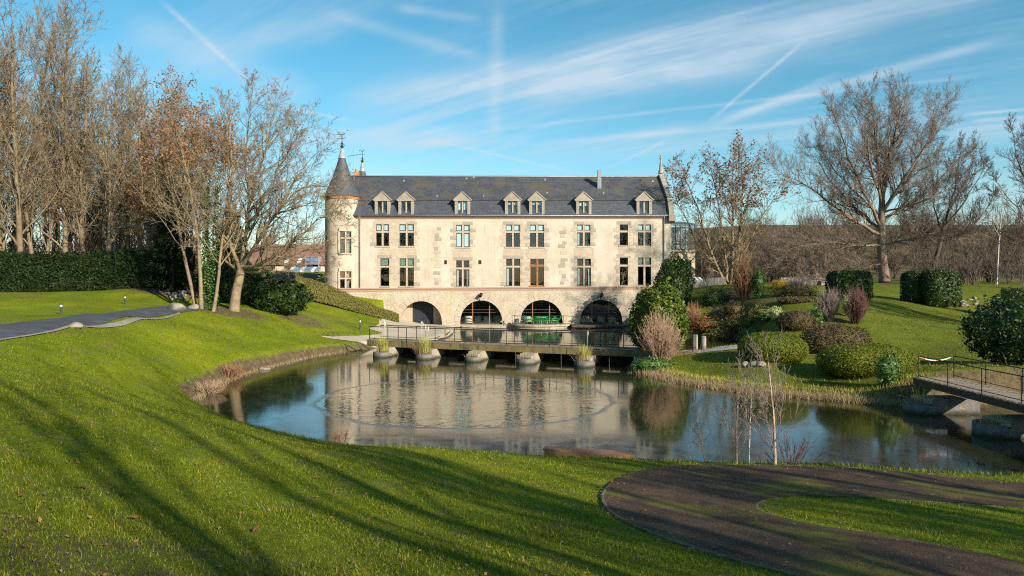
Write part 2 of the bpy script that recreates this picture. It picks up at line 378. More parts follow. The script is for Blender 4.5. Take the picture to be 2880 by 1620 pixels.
# bare earth along the water's edge and in worn patches: a real attribute of the ground, stored per vertex
gv = np.empty(len(gm.vertices)*3, np.float32); gm.vertices.foreach_get('co', gv); gv = gv.reshape(-1, 3)
earth = np.zeros(len(gv), np.float32)
nr = (gv[:,1] < 80) & (gv[:,1] > 12) & (gv[:,0] > -22) & (gv[:,0] < 36)
dd = seg_dist(gv[nr,0].astype(float), gv[nr,1].astype(float), POND)
wd = np.where(gv[nr,1] < 29, .25, np.where(gv[nr,0] < -8, .7, .9))
earth[nr] = 1 - np.clip((dd - wd*.5)/wd, 0, 1)
earth = np.maximum(earth, ((gv[:,1] > 110) * 0.9).astype(np.float32))
def spot(px, py, rx, ry, a=.9):
    global earth
    c = gp(px, py); q = ((gv[:,0]-c[0])/rx)**2 + ((gv[:,1]-c[1])/ry)**2
    earth = np.maximum(earth, a*np.clip(1.4-q, 0, 1)).astype(np.float32)
for s in [(600,872,2.4,1.6),(660,874,2.5,1.8),(850,900,3,3.0,.6),(960,905,4,2.5,.5),(2440,870,2.5,3,.45),(2100,880,5,5,.55),(2250,900,5,4,.55),(1960,890,4,4,.4),(480,818,3.5,2),(2060,830,3,3,.8),(150,1600,1.4,.7,.6),(480,1580,1.2,.6,.5),(80,1480,1.0,.6,.5),(900,1600,1.2,.5,.5),(620,1540,.9,.4,.45)]: spot(*s)
hed = (gv[:,1] > 56) & (gv[:,1] < 100) & (gv[:,0] < -26); earth[hed] = np.maximum(earth[hed], np.clip((gv[hed,1]-58.5)/2, 0, .95))
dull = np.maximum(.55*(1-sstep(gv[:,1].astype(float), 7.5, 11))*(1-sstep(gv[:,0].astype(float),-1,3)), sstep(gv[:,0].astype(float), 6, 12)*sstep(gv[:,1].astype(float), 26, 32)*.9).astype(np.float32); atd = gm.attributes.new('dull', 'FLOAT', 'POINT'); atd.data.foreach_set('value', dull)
at = gm.attributes.new('earth', 'FLOAT', 'POINT'); at.data.foreach_set('value', earth)
m, nt, b = _nodes('lawn')
v = objcoord(nt)
c = ramp_node(nt, [(.25,(.085,.12,.003)),(.5,(.17,.205,.004)),(.68,(.245,.255,.007)),(.85,(.30,.265,.03))], noise_node(nt, .35, 8, .62, v))
c = mixcol(nt, mrange(nt, noise_node(nt, 2.2, 6, .65, v), .45, .75, 0, .45), c, (.07,.125,.004))
c = mixcol(nt, mrange(nt, noise_node(nt, 9, 5, .7, v), .5, .75, 0, .45), c, (.28,.25,.05))
c = mixcol(nt, mrange(nt, noise_node(nt, 13, 4, .7, objcoord(nt, (1,.6,1), (0,0,.4))), .42, .66, 0, .6), c, (.055,.075,.004))
c = mixcol(nt, mrange(nt, noise_node(nt, 1.1, 7, .7, v), .53, .64, 0, .7), c, (.17,.135,.05))
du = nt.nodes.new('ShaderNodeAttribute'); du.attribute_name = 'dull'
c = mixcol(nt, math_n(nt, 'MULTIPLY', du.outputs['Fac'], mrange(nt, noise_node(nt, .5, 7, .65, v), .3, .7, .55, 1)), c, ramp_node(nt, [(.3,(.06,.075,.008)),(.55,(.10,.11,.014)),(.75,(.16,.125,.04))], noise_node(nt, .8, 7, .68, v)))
e = nt.nodes.new('ShaderNodeAttribute'); e.attribute_name = 'earth'
ec = ramp_node(nt, [(.3,(.06,.042,.022)),(.55,(.13,.095,.05)),(.75,(.2,.155,.09))], noise_node(nt, 3, 7, .7, v))
f = mrange(nt, math_n(nt, 'ADD', e.outputs['Fac'], math_n(nt, 'MULTIPLY', noise_node(nt, 1.6, 6, .65, v), .8)), .75, 1.15)
nt.links.new(mixcol(nt, f, c, ec), b.inputs['Base Color'])
b.inputs['Roughness'].default_value = .9; b.inputs['Specular IOR Level'].default_value = .1
h1 = bump_n(nt, noise_node(nt, 3, 8, .7, v), .6, .12)
nt.links.new(bump_n(nt, noise_node(nt, 22, 6, .75, v), .9, .05, h1), b.inputs['Normal'])
mats['lawn'] = m
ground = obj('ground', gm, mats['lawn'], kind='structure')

# pond water: open rippling disc round the fountain, thin ice elsewhere
m, nt, b = _nodes('pond_water')
v = objcoord(nt)
vd = nt.nodes.new('ShaderNodeVectorMath'); vd.operation = 'DISTANCE'; nt.links.new(v, vd.inputs[0]); vd.inputs[1].default_value = (-2.05, 31.9, 0)
wob = math_n(nt, 'MULTIPLY', math_n(nt, 'SUBTRACT', noise_node(nt, .55, 6, .62, v), .5), 1.3)
rad = math_n(nt, 'ADD', vd.outputs['Value'], wob)
icef = mrange(nt, rad, 6.38, 6.5)
edge = math_n(nt, 'MULTIPLY', math_n(nt, 'MULTIPLY', mrange(nt, rad, 6.3, 6.42), mrange(nt, rad, 6.46, 6.8, 1, 0)), mrange(nt, noise_node(nt, 1.1, 6, .7, v), .36, .6, .15, 1))
icen = noise_node(nt, 1.2, 9, .72, v)
back = nt.nodes.new('ShaderNodeSeparateXYZ'); nt.links.new(v, back.inputs[0])
nearice = math_n(nt, 'MULTIPLY', mrange(nt, back.outputs[1], 27.5, 22, 0, 1), mrange(nt, back.outputs[0], 9, 2, 0, 1))
deep = ramp_node(nt, [(.3,(.009,.012,.003)),(.7,(.020,.022,.004))], noise_node(nt, .25, 4, .5, v))
frost = math_n(nt, 'MULTIPLY', icef, math_n(nt, 'ADD', .03, math_n(nt, 'MULTIPLY', nearice, mrange(nt, icen, .35, .65, .05, .6))))
frost = math_n(nt, 'ADD', frost, math_n(nt, 'MULTIPLY', edge, .42))
c = mixcol(nt, frost, deep, (.16,.16,.15))
nt.links.new(c, b.inputs['Base Color'])
rg = math_n(nt, 'ADD', .012, math_n(nt, 'MULTIPLY', icef, mrange(nt, icen, .3, .7, .045, .10)))
rg = math_n(nt, 'ADD', rg, math_n(nt, 'MULTIPLY', edge, .25))
nt.links.new(rg, b.inputs['Roughness']); b.inputs['IOR'].default_value = 2.2; b.inputs['Specular IOR Level'].default_value = .55
rip = noise_node(nt, 1.5, 3, .5, v, .6); rip2 = noise_node(nt, 5.0, 2, .5, v)
hh = math_n(nt, 'MULTIPLY', math_n(nt, 'ADD', rip, math_n(nt, 'MULTIPLY', rip2, .25)), math_n(nt, 'SUBTRACT', 1.0, math_n(nt, 'MULTIPLY', icef, .93)))
ring = nt.nodes.new('ShaderNodeVectorMath'); ring.operation = 'DISTANCE'; nt.links.new(v, ring.inputs[0]); ring.inputs[1].default_value = (-1.5, 31.0, 0)
boil = math_n(nt, 'MULTIPLY', mrange(nt, ring.outputs['Value'], 0, .9, 1, 0), .6)
hh = math_n(nt, 'ADD', hh, boil)
nt.links.new(bump_n(nt, hh, .115, .10), b.inputs['Normal'])
mats['water'] = m
wmb = MB(); wmb.add([(-20,12,0),(38,12,0),(38,79.5,0),(-20,79.5,0)], [(0,1,2,3)])
obj('pond_water', wmb, mats['water'], kind='structure')

# ------------------------------------------------------------------ ribbons: road, paths
def resample(pts, n):
    pts = np.array(pts, float); s = np.concatenate([[0], np.cumsum(np.linalg.norm(np.diff(pts, axis=0), axis=1))]); t = np.linspace(0, s[-1], n)
    return np.stack([np.interp(t, s, pts[:,k]) for k in range(pts.shape[1])], 1)
def smooth_line(pts, n, it=2):
    pts = np.array(pts, float)
    for _ in range(it):
        q = [pts[0]]
        for a, c in zip(pts[:-1], pts[1:]): q += [a*.75+c*.25, a*.25+c*.75]
        pts = np.array(q + [pts[-1]])
    return resample(pts, n)
def ribbon(name, A, B, na, mat, lift=.03, **kw):
    n = len(A); t = np.linspace(0, 1, na)[None,:,None]
    G = A[:,None,:2]*(1-t) + B[:,None,:2]*t
    Z = tz(G[...,0], G[...,1]) + lift
    V = np.concatenate([G, Z[...,None]], -1).reshape(-1,3)
    i = (np.arange(n-1)[:,None]*na + np.arange(na-1)[None]).ravel()
    return obj(name, mesh_np(name, V, [np.stack([i, i+na, i+1+na, i+1], 1)], True), mat, **kw)
mats['asphalt'] = M('asphalt', [(.3,(.045,.048,.055)),(.7,(.085,.088,.095))], 1.2, .85, .4, 60, .01)
mats['gravelly_edge'] = M('gravelly_edge', [(.3,(.17,.145,.115)),(.7,(.29,.255,.21))], 1.5, .9, .3, 30, .02)
mats['path'] = M('path', [(.3,(.036,.018,.009)),(.5,(.07,.037,.019)),(.75,(.125,.072,.038))], 1.3, .9, 1, 38, .03, layers=[((.05,.033,.022),16,.5,.62,.8),((.24,.20,.15),5.5,.64,.71,.85),((.2,.15,.105),30,.58,.68,.7),((.13,.11,.010),.5,.48,.64,.9),((.035,.022,.015),.9,.52,.68,.7)])
mats['kerb'] = M('kerb', [(.3,(.09,.075,.055)),(.7,(.20,.17,.135))], 2.5, .9, .8, 20, .03, layers=[((.06,.075,.008),.9,.42,.6,.9),((.05,.035,.022),2.5,.5,.65,.8)])
mats['paving'] = M('paving', [(.3,(.36,.30,.22)),(.7,(.47,.40,.30))], .8, .9, .25, 25, .02)
mats['gravel'] = M('gravel', [(.3,(.16,.14,.12)),(.5,(.32,.29,.26)),(.7,(.46,.42,.38))], 5, .95, 1, 14, .06)
mats['soil'] = M('soil', [(.3,(.06,.045,.03)),(.7,(.14,.11,.07))], 3, .95, .8, 20)
near_edge = [gp(-260,1000),gp(0,957),gp(115,940),gp(230,919),gp(300,907),gp(400,893),gp(500,880),gp(600,867)]
far_edge = [gp(-260,948),gp(0,913),gp(150,898),gp(300,880),gp(400,869),gp(470,861),gp(540,855),gp(600,851)]
rA, rB = smooth_line(near_edge, 70), smooth_line(far_edge, 70)
ribbon('road', rA, rB, 12, mats['asphalt'], .035, kind='structure')
ribbon('road_verge', smooth_line([gp(0,960),gp(120,944),gp(250,921),gp(380,911),gp(508,883)], 40), smooth_line([gp(0,957),gp(120,940),gp(250,916),gp(380,897),gp(505,880)], 40), 6, mats['gravelly_edge'], .05, kind='structure')
outer = [(3150,1388),(2880,1364),(2730,1347),(2513,1328),(2241,1316),(2023,1309),(1915,1312),(1806,1326),(1725,1353),(1689,1388),(1697,1425),(1741,1462),(1817,1497),(1969,1551),(2132,1595),(2241,1622),(2480,1690),(2800,1790)]
inner = [(3150,1448),(2880,1429),(2676,1416),(2458,1404),(2241,1396),(2150,1405),(2116,1424),(2150,1446),(2241,1470),(2350,1491),(2513,1513),(2649,1540),(2784,1566),(2880,1588),(3100,1640),(3300,1690)]
oW = smooth_line([gp(*p, y0=4) for p in outer], 120); iW = smooth_line([gp(*p, y0=4) for p in inner], 120)
# align the two edges by angle round the hairpin so that the strip does not shear
def match(A, B, n=110):
    A = resample(A, 400); B = resample(B, 400); ka = np.argmin(A[:,0]); kb = np.argmin(B[:,0])
    h = n//2
    return (np.concatenate([resample(A[:ka+1], h), resample(A[ka:], n-h+1)[1:]]), np.concatenate([resample(B[:kb+1], h), resample(B[kb:], n-h+1)[1:]]))
oW, iW = match(oW, iW)
ribbon('footpath', oW, iW, 16, mats['path'], .03, kind='structure')
PATH_POLY = np.concatenate([oW[:, :2], iW[::-1, :2]])
def offset_line(A, d):
    t = np.gradient(A[:, :2], axis=0); t /= np.linalg.norm(t, axis=1)[:,None] + 1e-9
    return A[:, :2] + np.stack([-t[:,1], t[:,0]], 1)*d
def kerb(name, A, w, h, mat, **kw):
    L, Rr = offset_line(A, w/2), offset_line(A, -w/2); n = len(A)
    z = tz(A[:,0], A[:,1])
    V = np.concatenate([np.c_[L, z-.1], np.c_[L, z+h], np.c_[Rr, z+h], np.c_[Rr, z-.1]]); i = np.arange(n-1)
    return obj(name, mesh_np(name, V, [np.stack([k*n+i, k*n+i+1, (k+1)*n+i+1, (k+1)*n+i], 1) for k in range(3)]), mat, **kw)
kerb('path_kerb', oW[4:], .085, .03, mats['kerb'], kind='structure')
kerb('path_kerb', iW[3:106], .08, .022, mats['kerb'], kind='structure')
# pale paved court in front of the arches with its arm towards the lawn
cA = smooth_line([gp(905,948),gp(960,956),gp(1010,965),gp(1055,978),gp(1100,976),(-7.6,57.5,0),(-6.1,61.5,0),(-5.6,66,0),(-5.9,72,0),(-6.2,76.2,0),(-5.9,76.4,0)], 80, 1)
cB = smooth_line([gp(905,946),gp(960,946),gp(1020,945.5),gp(1085,940),gp(1050,929),gp(1030,924),gp(1060,919),(-13.4,73.5,0),(-13.4,75.5,0),(-13.4,76.4,0),(-12,76.4,0)], 80, 1)
ribbon('paved_court', cA, cB, 14, mats['paving'], .03, kind='structure')
COURT_POLY = np.concatenate([cA[:, :2], cB[::-1, :2]])
gA = smooth_line([gp(1925,1000),gp(1990,992),gp(2060,985),gp(2110,980)], 30); gB = smooth_line([gp(1935,978),gp(1990,972),gp(2040,970),gp(2105,964)], 30)
ribbon('gravel_beach', gA, gB, 10, mats['gravel'], .04, kind='structure')
# ------------------------------------------------------------------ the manor house
YF, YA = 78.2, 76.9
def fx(px, Y=YF): return (px-CX)/F*Y
def fz(py, Y=YF): return H-(py-HZ)/F*Y
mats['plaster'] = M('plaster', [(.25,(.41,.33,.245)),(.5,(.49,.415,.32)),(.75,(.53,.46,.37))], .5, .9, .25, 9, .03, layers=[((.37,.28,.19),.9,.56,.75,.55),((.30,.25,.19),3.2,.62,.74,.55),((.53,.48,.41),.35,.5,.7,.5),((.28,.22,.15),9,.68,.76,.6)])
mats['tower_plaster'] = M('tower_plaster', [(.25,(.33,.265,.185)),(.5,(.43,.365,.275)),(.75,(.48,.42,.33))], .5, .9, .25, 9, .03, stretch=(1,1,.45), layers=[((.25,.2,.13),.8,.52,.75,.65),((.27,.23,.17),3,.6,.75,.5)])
mats['rubble'] = M('rubble', [(.25,(.35,.265,.17)),(.5,(.46,.385,.28)),(.75,(.52,.455,.36))], .9, .92, .7, 5, .06, layers=[((.50,.33,.12),.8,.55,.72,.6),((.22,.16,.10),4.5,.62,.72,.8),((.53,.47,.38),.5,.5,.7,.5)])
def streaks(mat, colr, sc=(2.2,2.2,.22), lo=.54, hi=.72, am=.5):
    nt = mat.node_tree; b = nt.nodes['Principled BSDF']; old = b.inputs['Base Color'].links[0].from_socket
    nt.links.new(mixcol(nt, mrange(nt, noise_node(nt, 1.3, 7, .65, objcoord(nt, sc)), lo, hi, 0, am), old, colr), b.inputs['Base Color'])
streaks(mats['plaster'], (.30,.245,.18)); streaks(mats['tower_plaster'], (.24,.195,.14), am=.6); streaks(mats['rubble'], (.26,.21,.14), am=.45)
def tidemark(mat, z0, z1, colr):
    nt = mat.node_tree; b = nt.nodes['Principled BSDF']; old = b.inputs['Base Color'].links[0].from_socket; v = objcoord(nt)
    sp = nt.nodes.new('ShaderNodeSeparateXYZ'); nt.links.new(v, sp.inputs[0])
    f = mrange(nt, math_n(nt, 'ADD', sp.outputs[2], math_n(nt, 'MULTIPLY', math_n(nt, 'SUBTRACT', noise_node(nt, 4, 6, .7, v), .5), .3)), z0, z1, .9, 0)
    nt.links.new(mixcol(nt, f, old, colr), b.inputs['Base Color'])
# joints of the rubble masonry
def add_voronoi(mat, scale, depth):
    nt = mat.node_tree; b = nt.nodes['Principled BSDF']
    vo = nt.nodes.new('ShaderNodeTexVoronoi'); vo.feature = 'DISTANCE_TO_EDGE'; vo.inputs['Scale'].default_value = scale
    nt.links.new(objcoord(nt, (1,1,1.7)), vo.inputs['Vector'])
    f = mrange(nt, vo.outputs['Distance'], 0, .09, .45, 0)
    old = b.inputs['Base Color'].links[0].from_socket
    nt.links.new(mixcol(nt, f, old, (.40,.33,.23)), b.inputs['Base Color'])
    oldn = b.inputs['Normal'].links[0].from_socket
    nt.links.new(bump_n(nt, mrange(nt, vo.outputs['Distance'], 0, .12), depth, .03, oldn), b.inputs['Normal'])
add_voronoi(mats['rubble'], 2.6, .6)
mats['stone'] = M('stone', [(.25,(.32,.26,.195)),(.55,(.41,.34,.26)),(.8,(.465,.395,.305))], 1.1, .9, .3, 16, .02, layers=[((.26,.21,.15),2.4,.56,.74,.5)])
mats['stone_grey'] = M('stone_grey', [(.25,(.235,.20,.155)),(.55,(.315,.27,.215)),(.8,(.375,.325,.26))], 1.3, .9, .35, 14, .02, layers=[((.17,.15,.09),1.6,.58,.74,.6)])
mats['stone_ashlar'] = M('stone_ashlar', [(.25,(.36,.285,.205)),(.55,(.44,.36,.265)),(.8,(.49,.41,.31))], 1.0, .9, .3, 16, .02)
def slate(name, sx, moss):
    m, nt, b = _nodes(name); v = objcoord(nt)
    sp = nt.nodes.new('ShaderNodeSeparateXYZ'); nt.links.new(v, sp.inputs[0])
    cb = nt.nodes.new('ShaderNodeCombineXYZ'); nt.links.new(sp.outputs[0], cb.inputs[0])
    nt.links.new(math_n(nt, 'MULTIPLY', sp.outputs[2], 1.5), cb.inputs[1])
    br = nt.nodes.new('ShaderNodeTexBrick'); nt.links.new(cb.outputs[0], br.inputs[0]); br.inputs['Scale'].default_value = sx
    br.inputs['Color1'].default_value = (.045,.050,.060,1); br.inputs['Color2'].default_value = (.072,.078,.09,1); br.inputs['Mortar'].default_value = (.02,.022,.026,1); br.inputs['Mortar Size'].default_value = .025
    br.inputs['Brick Width'].default_value = .5; br.inputs['Row Height'].default_value = .35
    c = mixcol(nt, mrange(nt, noise_node(nt, .6, 7, .65, v), .4, .7, 0, .4), br.outputs[0], (.085,.09,.10))
    if moss:
        lo = mrange(nt, sp.outputs[2], 17.0, 13.9, 0.0, 1.0)
        f = mrange(nt, math_n(nt, 'ADD', noise_node(nt, .55, 8, .7, v), math_n(nt, 'MULTIPLY', lo, .20)), .64, .82, 0, .75)
        c = mixcol(nt, f, c, (.095,.08,.05))
        f = mrange(nt, math_n(nt, 'ADD', noise_node(nt, 1.7, 8, .75, v), math_n(nt, 'MULTIPLY', lo, .10)), .74, .88, 0, .7)
        c = mixcol(nt, f, c, (.19,.14,.06))
    nt.links.new(c, b.inputs['Base Color']); b.inputs['Roughness'].default_value = .62; b.inputs['Specular IOR Level'].default_value = .35
    nt.links.new(bump_n(nt, br.outputs['Fac'], -.5, .02), b.inputs['Normal']); return m
mats['slate'] = slate('slate', 1.6, True); mats['slate_clean'] = slate('slate_clean', 1.6, False)
m, nt, b = _nodes('cone_slate'); v = objcoord(nt, (1,1,1))
wv = nt.nodes.new('ShaderNodeTexWave'); wv.bands_direction = 'Z'; wv.inputs['Scale'].default_value = 1.4; wv.inputs['Distortion'].default_value = .6; nt.links.new(v, wv.inputs[0])
c = ramp_node(nt, [(.3,(.034,.038,.045)),(.7,(.075,.08,.09))], noise_node(nt, 2.5, 7, .7, v))
c = mixcol(nt, mrange(nt, noise_node(nt, .9, 7, .7, v), .52, .7, 0, .6), c, (.12,.095,.06))
nt.links.new(c, b.inputs['Base Color']); b.inputs['Roughness'].default_value = .6
nt.links.new(bump_n(nt, wv.outputs[0], .5, .02), b.inputs['Normal']); mats['cone_slate'] = m
def brick(name, c1, c2, mortar, scale):
    m, nt, b = _nodes(name); v = objcoord(nt)
    sp = nt.nodes.new('ShaderNodeSeparateXYZ'); nt.links.new(v, sp.inputs[0]); cb = nt.nodes.new('ShaderNodeCombineXYZ')
    nt.links.new(sp.outputs[0], cb.inputs[0]); nt.links.new(sp.outputs[2], cb.inputs[1])
    br = nt.nodes.new('ShaderNodeTexBrick'); nt.links.new(cb.outputs[0], br.inputs[0]); br.inputs['Scale'].default_value = scale
    br.inputs['Color1'].default_value = (*c1,1); br.inputs['Color2'].default_value = (*c2,1); br.inputs['Mortar'].default_value = (*mortar,1); br.inputs['Mortar Size'].default_value = .03
    c = mixcol(nt, mrange(nt, noise_node(nt, 1.4, 6, .7, v), .5, .75, 0, .6), br.outputs[0], (.26,.22,.18))
    nt.links.new(c, b.inputs['Base Color']); b.inputs['Roughness'].default_value = .9
    nt.links.new(bump_n(nt, br.outputs['Fac'], -.4, .02), b.inputs['Normal']); return m
mats['brick'] = brick('brick', (.36,.15,.08), (.30,.17,.11), (.42,.36,.28), 3.5)
mats['orange_brick'] = M('orange_brick', [(.3,(.38,.15,.045)),(.7,(.52,.26,.10))], 3, .9, .4, 12)
mats['zinc'] = M('zinc', [(.3,(.18,.19,.21)),(.7,(.30,.31,.33))], 2, .5, .1, 10, metal=.3)
mats['dark_frame'] = M('dark_frame', [(.3,(.045,.032,.024)),(.7,(.07,.05,.038))], 3, .6, .1)
mats['brown_frame'] = M('brown_frame', [(.3,(.20,.09,.035)),(.7,(.30,.15,.06))], 3, .6, .1)
mats['blind'] = M('blind', [(.3,(.74,.74,.72)),(.7,(.8,.8,.78))], 3, .9, 0)
mats['blind_green'] = M('blind_green', [(.3,(.26,.30,.19)),(.7,(.32,.36,.24))], 3, .9, 0)
mats['curtain'] = M('curtain', [(.3,(.55,.56,.55)),(.7,(.7,.7,.69))], 3, .9, .3, 8, stretch=(3,3,.2))
mats['interior'] = M('interior', [(.3,(.045,.042,.04)),(.7,(.09,.082,.075))], .8, .9, 0)
mats['dark_door'] = M('dark_door', [(.3,(.018,.021,.026)),(.7,(.032,.036,.042))], 1.5, .5, .1)
mats['iron'] = M('iron', [(.3,(.02,.02,.02)),(.7,(.045,.04,.035))], 5, .55, .1, metal=.4)
mats['lead'] = M('lead', [(.3,(.26,.25,.25)),(.7,(.42,.41,.41))], 4, .5, .2, metal=.3)
m, nt, b = _nodes('window_glass'); nt.nodes.remove(b)
tr = nt.nodes.new('ShaderNodeBsdfTransparent'); tr.inputs[0].default_value = (.84,.92,.93,1)
gl = nt.nodes.new('ShaderNodeBsdfGlossy'); gl.inputs['Roughness'].default_value = .015
nt.links.new(bump_n(nt, noise_node(nt, 1.1, 2, .5, objcoord(nt)), .03, .1), gl.inputs['Normal'])
fr = nt.nodes.new('ShaderNodeLayerWeight'); fr.inputs[0].default_value = .5
mx = nt.nodes.new('ShaderNodeMixShader'); nt.links.new(math_n(nt, 'ADD', math_n(nt, 'MULTIPLY', math_n(nt, 'POWER', fr.outputs['Facing'], 4.0), .7), .07), mx.inputs[0])
nt.links.new(tr.outputs[0], mx.inputs[1]); nt.links.new(gl.outputs[0], mx.inputs[2]); nt.links.new(mx.outputs[0], nt.nodes['Material Output'].inputs[0])
mats['glass'] = m

house = empty('manor_house', (0, YF, 4.1), 'long cream stone manor house with slate roof, seven dormers and a round corner tower', 'house')
HL = house.location
XL, XR = fx(960), fx(1888)
Z0, ZG = 3.95, fz(608)                  # terrace level, gutter
WINS = [ # x0, x1, y0, y1, transom, kind
 (1058,1094,631,692,652,'x','w','d'),(1123.5,1164,631,692,652,'x','w','d'),(1283,1321,632.5,695,652.5,'x','w','w'),(1423,1462,632,694.5,652.5,'x','w','d'),(1490.5,1530,632,694.5,652.5,'x','w','d'),
 (1623,1660.5,632,691.6,651,'x','w','c'),(1743,1766,631.5,690.5,651,'s','d','d'),(1794,1831,631.5,691,651,'x','w','d'),
 (1070,1094.6,727,805,750,'s','g','d'),(1124,1164,727,805,750,'x','g','d'),(1283,1320,732.5,806,755,'x','d','c'),(1423.6,1463,728,804.5,750,'x','d','c'),(1491,1530,728,804.5,748,'door','d','d'),
 (1623.5,1662,728,803.5,750,'x','d','c'),(1743,1766,724.6,803,747,'s','d','d'),(1794,1831,724.6,802.5,747,'x','g','d')]
holes = [(fx(a), fx(c), fz(e), fz(d)) for a, c, d, e, *_ in WINS]
VENTS = [(1249,1257,732,743.5),(1345,1354,732,743)]
holes += [(fx(a), fx(c), fz(e), fz(d)) for a, c, d, e in VENTS]
def wall_holes(mb, x0, x1, z0, z1, holes, y, depth):
    xs = sorted(set([x0, x1] + [h[0] for h in holes] + [h[1] for h in holes])); zs = sorted(set([z0, z1] + [h[2] for h in holes] + [h[3] for h in holes]))
    for i in range(len(xs)-1):
        for j in range(len(zs)-1):
            cx, cz = (xs[i]+xs[i+1])/2, (zs[j]+zs[j+1])/2
            if any(h[0] < cx < h[1] and h[2] < cz < h[3] for h in holes): continue
            mb.add([(xs[i],y,zs[j]),(xs[i+1],y,zs[j]),(xs[i+1],y,zs[j+1]),(xs[i],y,zs[j+1])], [(0,1,2,3)])
    for a, c, d, e in holes:
        mb.add([(a,y,d),(c,y,d),(c,y,e),(a,y,e),(a,y+depth,d),(c,y+depth,d),(c,y+depth,e),(a,y+depth,e)], [(0,4,5,1),(1,5,6,2),(2,6,7,3),(3,7,4,0)])
w = MB(); wall_holes(w, XL, XR, Z0, ZG, holes, YF, .4)
w.add([(XR,YF,Z0),(XR,YF+11,Z0),(XR,YF+11,ZG),(XR,YF,ZG)], [(0,1,2,3)]); w.add([(XL,YF,Z0),(XL,YF+11,Z0),(XL,YF+11,ZG),(XL,YF,ZG)], [(3,2,1,0)]); w.add([(XL,YF+11,Z0),(XR,YF+11,Z0),(XR,YF+11,ZG),(XL,YF+11,ZG)], [(3,2,1,0)])
obj('wall', w, mats['plaster'], house)
room = MB()
for za, zb in ((Z0+.05, 8.0), (8.15, ZG-.05)):
    xa, xb, ya, yb = XL+.2, XR-.2, YF+.42, YF+5.5
    room.add([(xa,ya,za),(xb,ya,za),(xb,yb,za),(xa,yb,za),(xa,ya,zb),(xb,ya,zb),(xb,yb,zb),(xa,yb,zb)], [(0,1,2,3),(7,6,5,4),(2,3,7,6),(0,3,7,4),(1,2,6,5)])
for px in (1110,1230,1370,1476,1580,1705,1780):
    x = fx(px); room.box(x-.08, x+.08, YF+.45, YF+5.4, Z0+.1, ZG-.1)
obj('room_interior', room, mats['interior'], house)
unit = MB().box(-.5,.5,-.5,.5,-.5,.5).mesh('stone_block')
def piece(name, me, mat, parent, cx, cy, cz, sx, sy, sz):
    o = bpy.data.objects.new(name, me); col.objects.link(o); o.parent = parent
    root = parent
    while root.parent is not None: root = root.parent
    o.location = (cx-root.location[0], cy-root.location[1], cz-root.location[2]); o.scale = (sx, sy, sz); return o
unit_s = [unit.copy() for _ in range(3)]
for u_, k in zip(unit_s, ('stone','stone_grey','stone_ashlar')): u_.materials.append(mats[k])
rs = random.Random(5)
def glaze(parent, x0, x1, z0, z1, y, nx, tr, top, bot, frame='dark_frame', mull=.20, stone=True):
    """mullioned window: stone cross (part), timber frames, panes, blinds"""
    cxm = (x0+x1)/2; wmb = MB()
    if nx == 2: wmb.box(cxm-mull/2, cxm+mull/2, y+.02, y+.22, z0, z1)
    if tr:
        if nx == 2:
            wmb.box(x0, cxm-mull/2, y+.025, y+.215, tr-mull/2, tr+mull/2); wmb.box(cxm+mull/2, x1, y+.025, y+.215, tr-mull/2, tr+mull/2)
        else: wmb.box(x0, x1, y+.025, y+.215, tr-mull/2, tr+mull/2)
    wmb.box(x0-.12, x1+.12, y-.06, y+.08, z0-.14, z0-.002)
    win = obj('window', wmb, mats['stone'] if stone else mats[frame], parent)
    colsx = [(x0, x1)] if nx == 1 else [(x0, cxm-mull/2), (cxm+mull/2, x1)]
    rows = [(z0, z1, bot)] if not tr else [(z0, tr-mull/2, bot), (tr+mull/2, z1, top)]
    fr = MB()
    for ci, (a, c) in enumerate(colsx):
        for d, e, knd in rows:
            t = .055
            fr.box(a, a+t, y+.09, y+.15, d, e); fr.box(c-t, c, y+.09, y+.15, d, e); fr.box(a+t, c-t, y+.09, y+.15, e-t, e); fr.box(a+t, c-t, y+.09, y+.15, d, d+t*1.6)
            obj('pane', MB().box(a+t, c-t, y+.115, y+.122, d+t*1.6, e-t), mats['glass'], win)
            if knd in 'wg':
                obj('blind', MB().box(a+.01, c-.01, y+.165, y+.175, d, e), mats['blind' if knd == 'w' else 'blind_green'], win)
            if knd == 'c' and ci == 0 or (knd == 'c' and rs.random() < .5):
                s = -1 if ci == 0 else 1; cw = (c-a)*.45
                cu = MB(); n = 8
                xa = a if s < 0 else c-cw
                vs = []
                for k in range(n+1):
                    xx = xa+cw*k/n; vs += [(xx, y+.2+.03*(k%2), d), (xx, y+.2+.03*(k%2), e)]
                cu.add(vs, [(2*k,2*k+2,2*k+3,2*k+1) for k in range(n)])
                obj('curtain', cu, mats['curtain'], win)
    obj('frame', fr, mats[frame], win)
    return win
nst = 0
for a, c, d, e, t, kind, top, bot in WINS:
    x0, x1, z0, z1 = fx(a), fx(c), fz(e), fz(d)
    glaze(house, x0, x1, z0, z1, YF, 1 if kind == 's' else 2, fz(t), top, bot, 'brown_frame' if kind == 'door' else 'dark_frame', .2 if kind != 'door' else .14, kind != 'door')
    # jamb and lintel stones, slightly proud of the plaster
    nrow = 7 if z1-z0 > 2.7 else 6; hh = (z1-z0)/nrow
    for side in (-1, 1):
        for k in range(nrow):
            wdt = (.62 if k % 2 == 0 else .36)*rs.uniform(.85, 1.15); xe = x0 if side < 0 else x1
            piece('stone', unit_s[rs.choice((0,0,1,2))], None, house, xe+side*wdt/2, YF+.09, z0+hh*(k+.5), wdt, .2+rs.uniform(.0,.02), hh-.022); nst += 1
    nl = 2 if kind != 's' else 1; lw = (x1-x0+.7)/nl
    for k in range(nl):
        piece('stone', unit_s[rs.choice((0,1))], None, house, x0-.35+lw*(k+.5), YF+.085, z1+.19, lw-.02, .2, .36); nst += 1
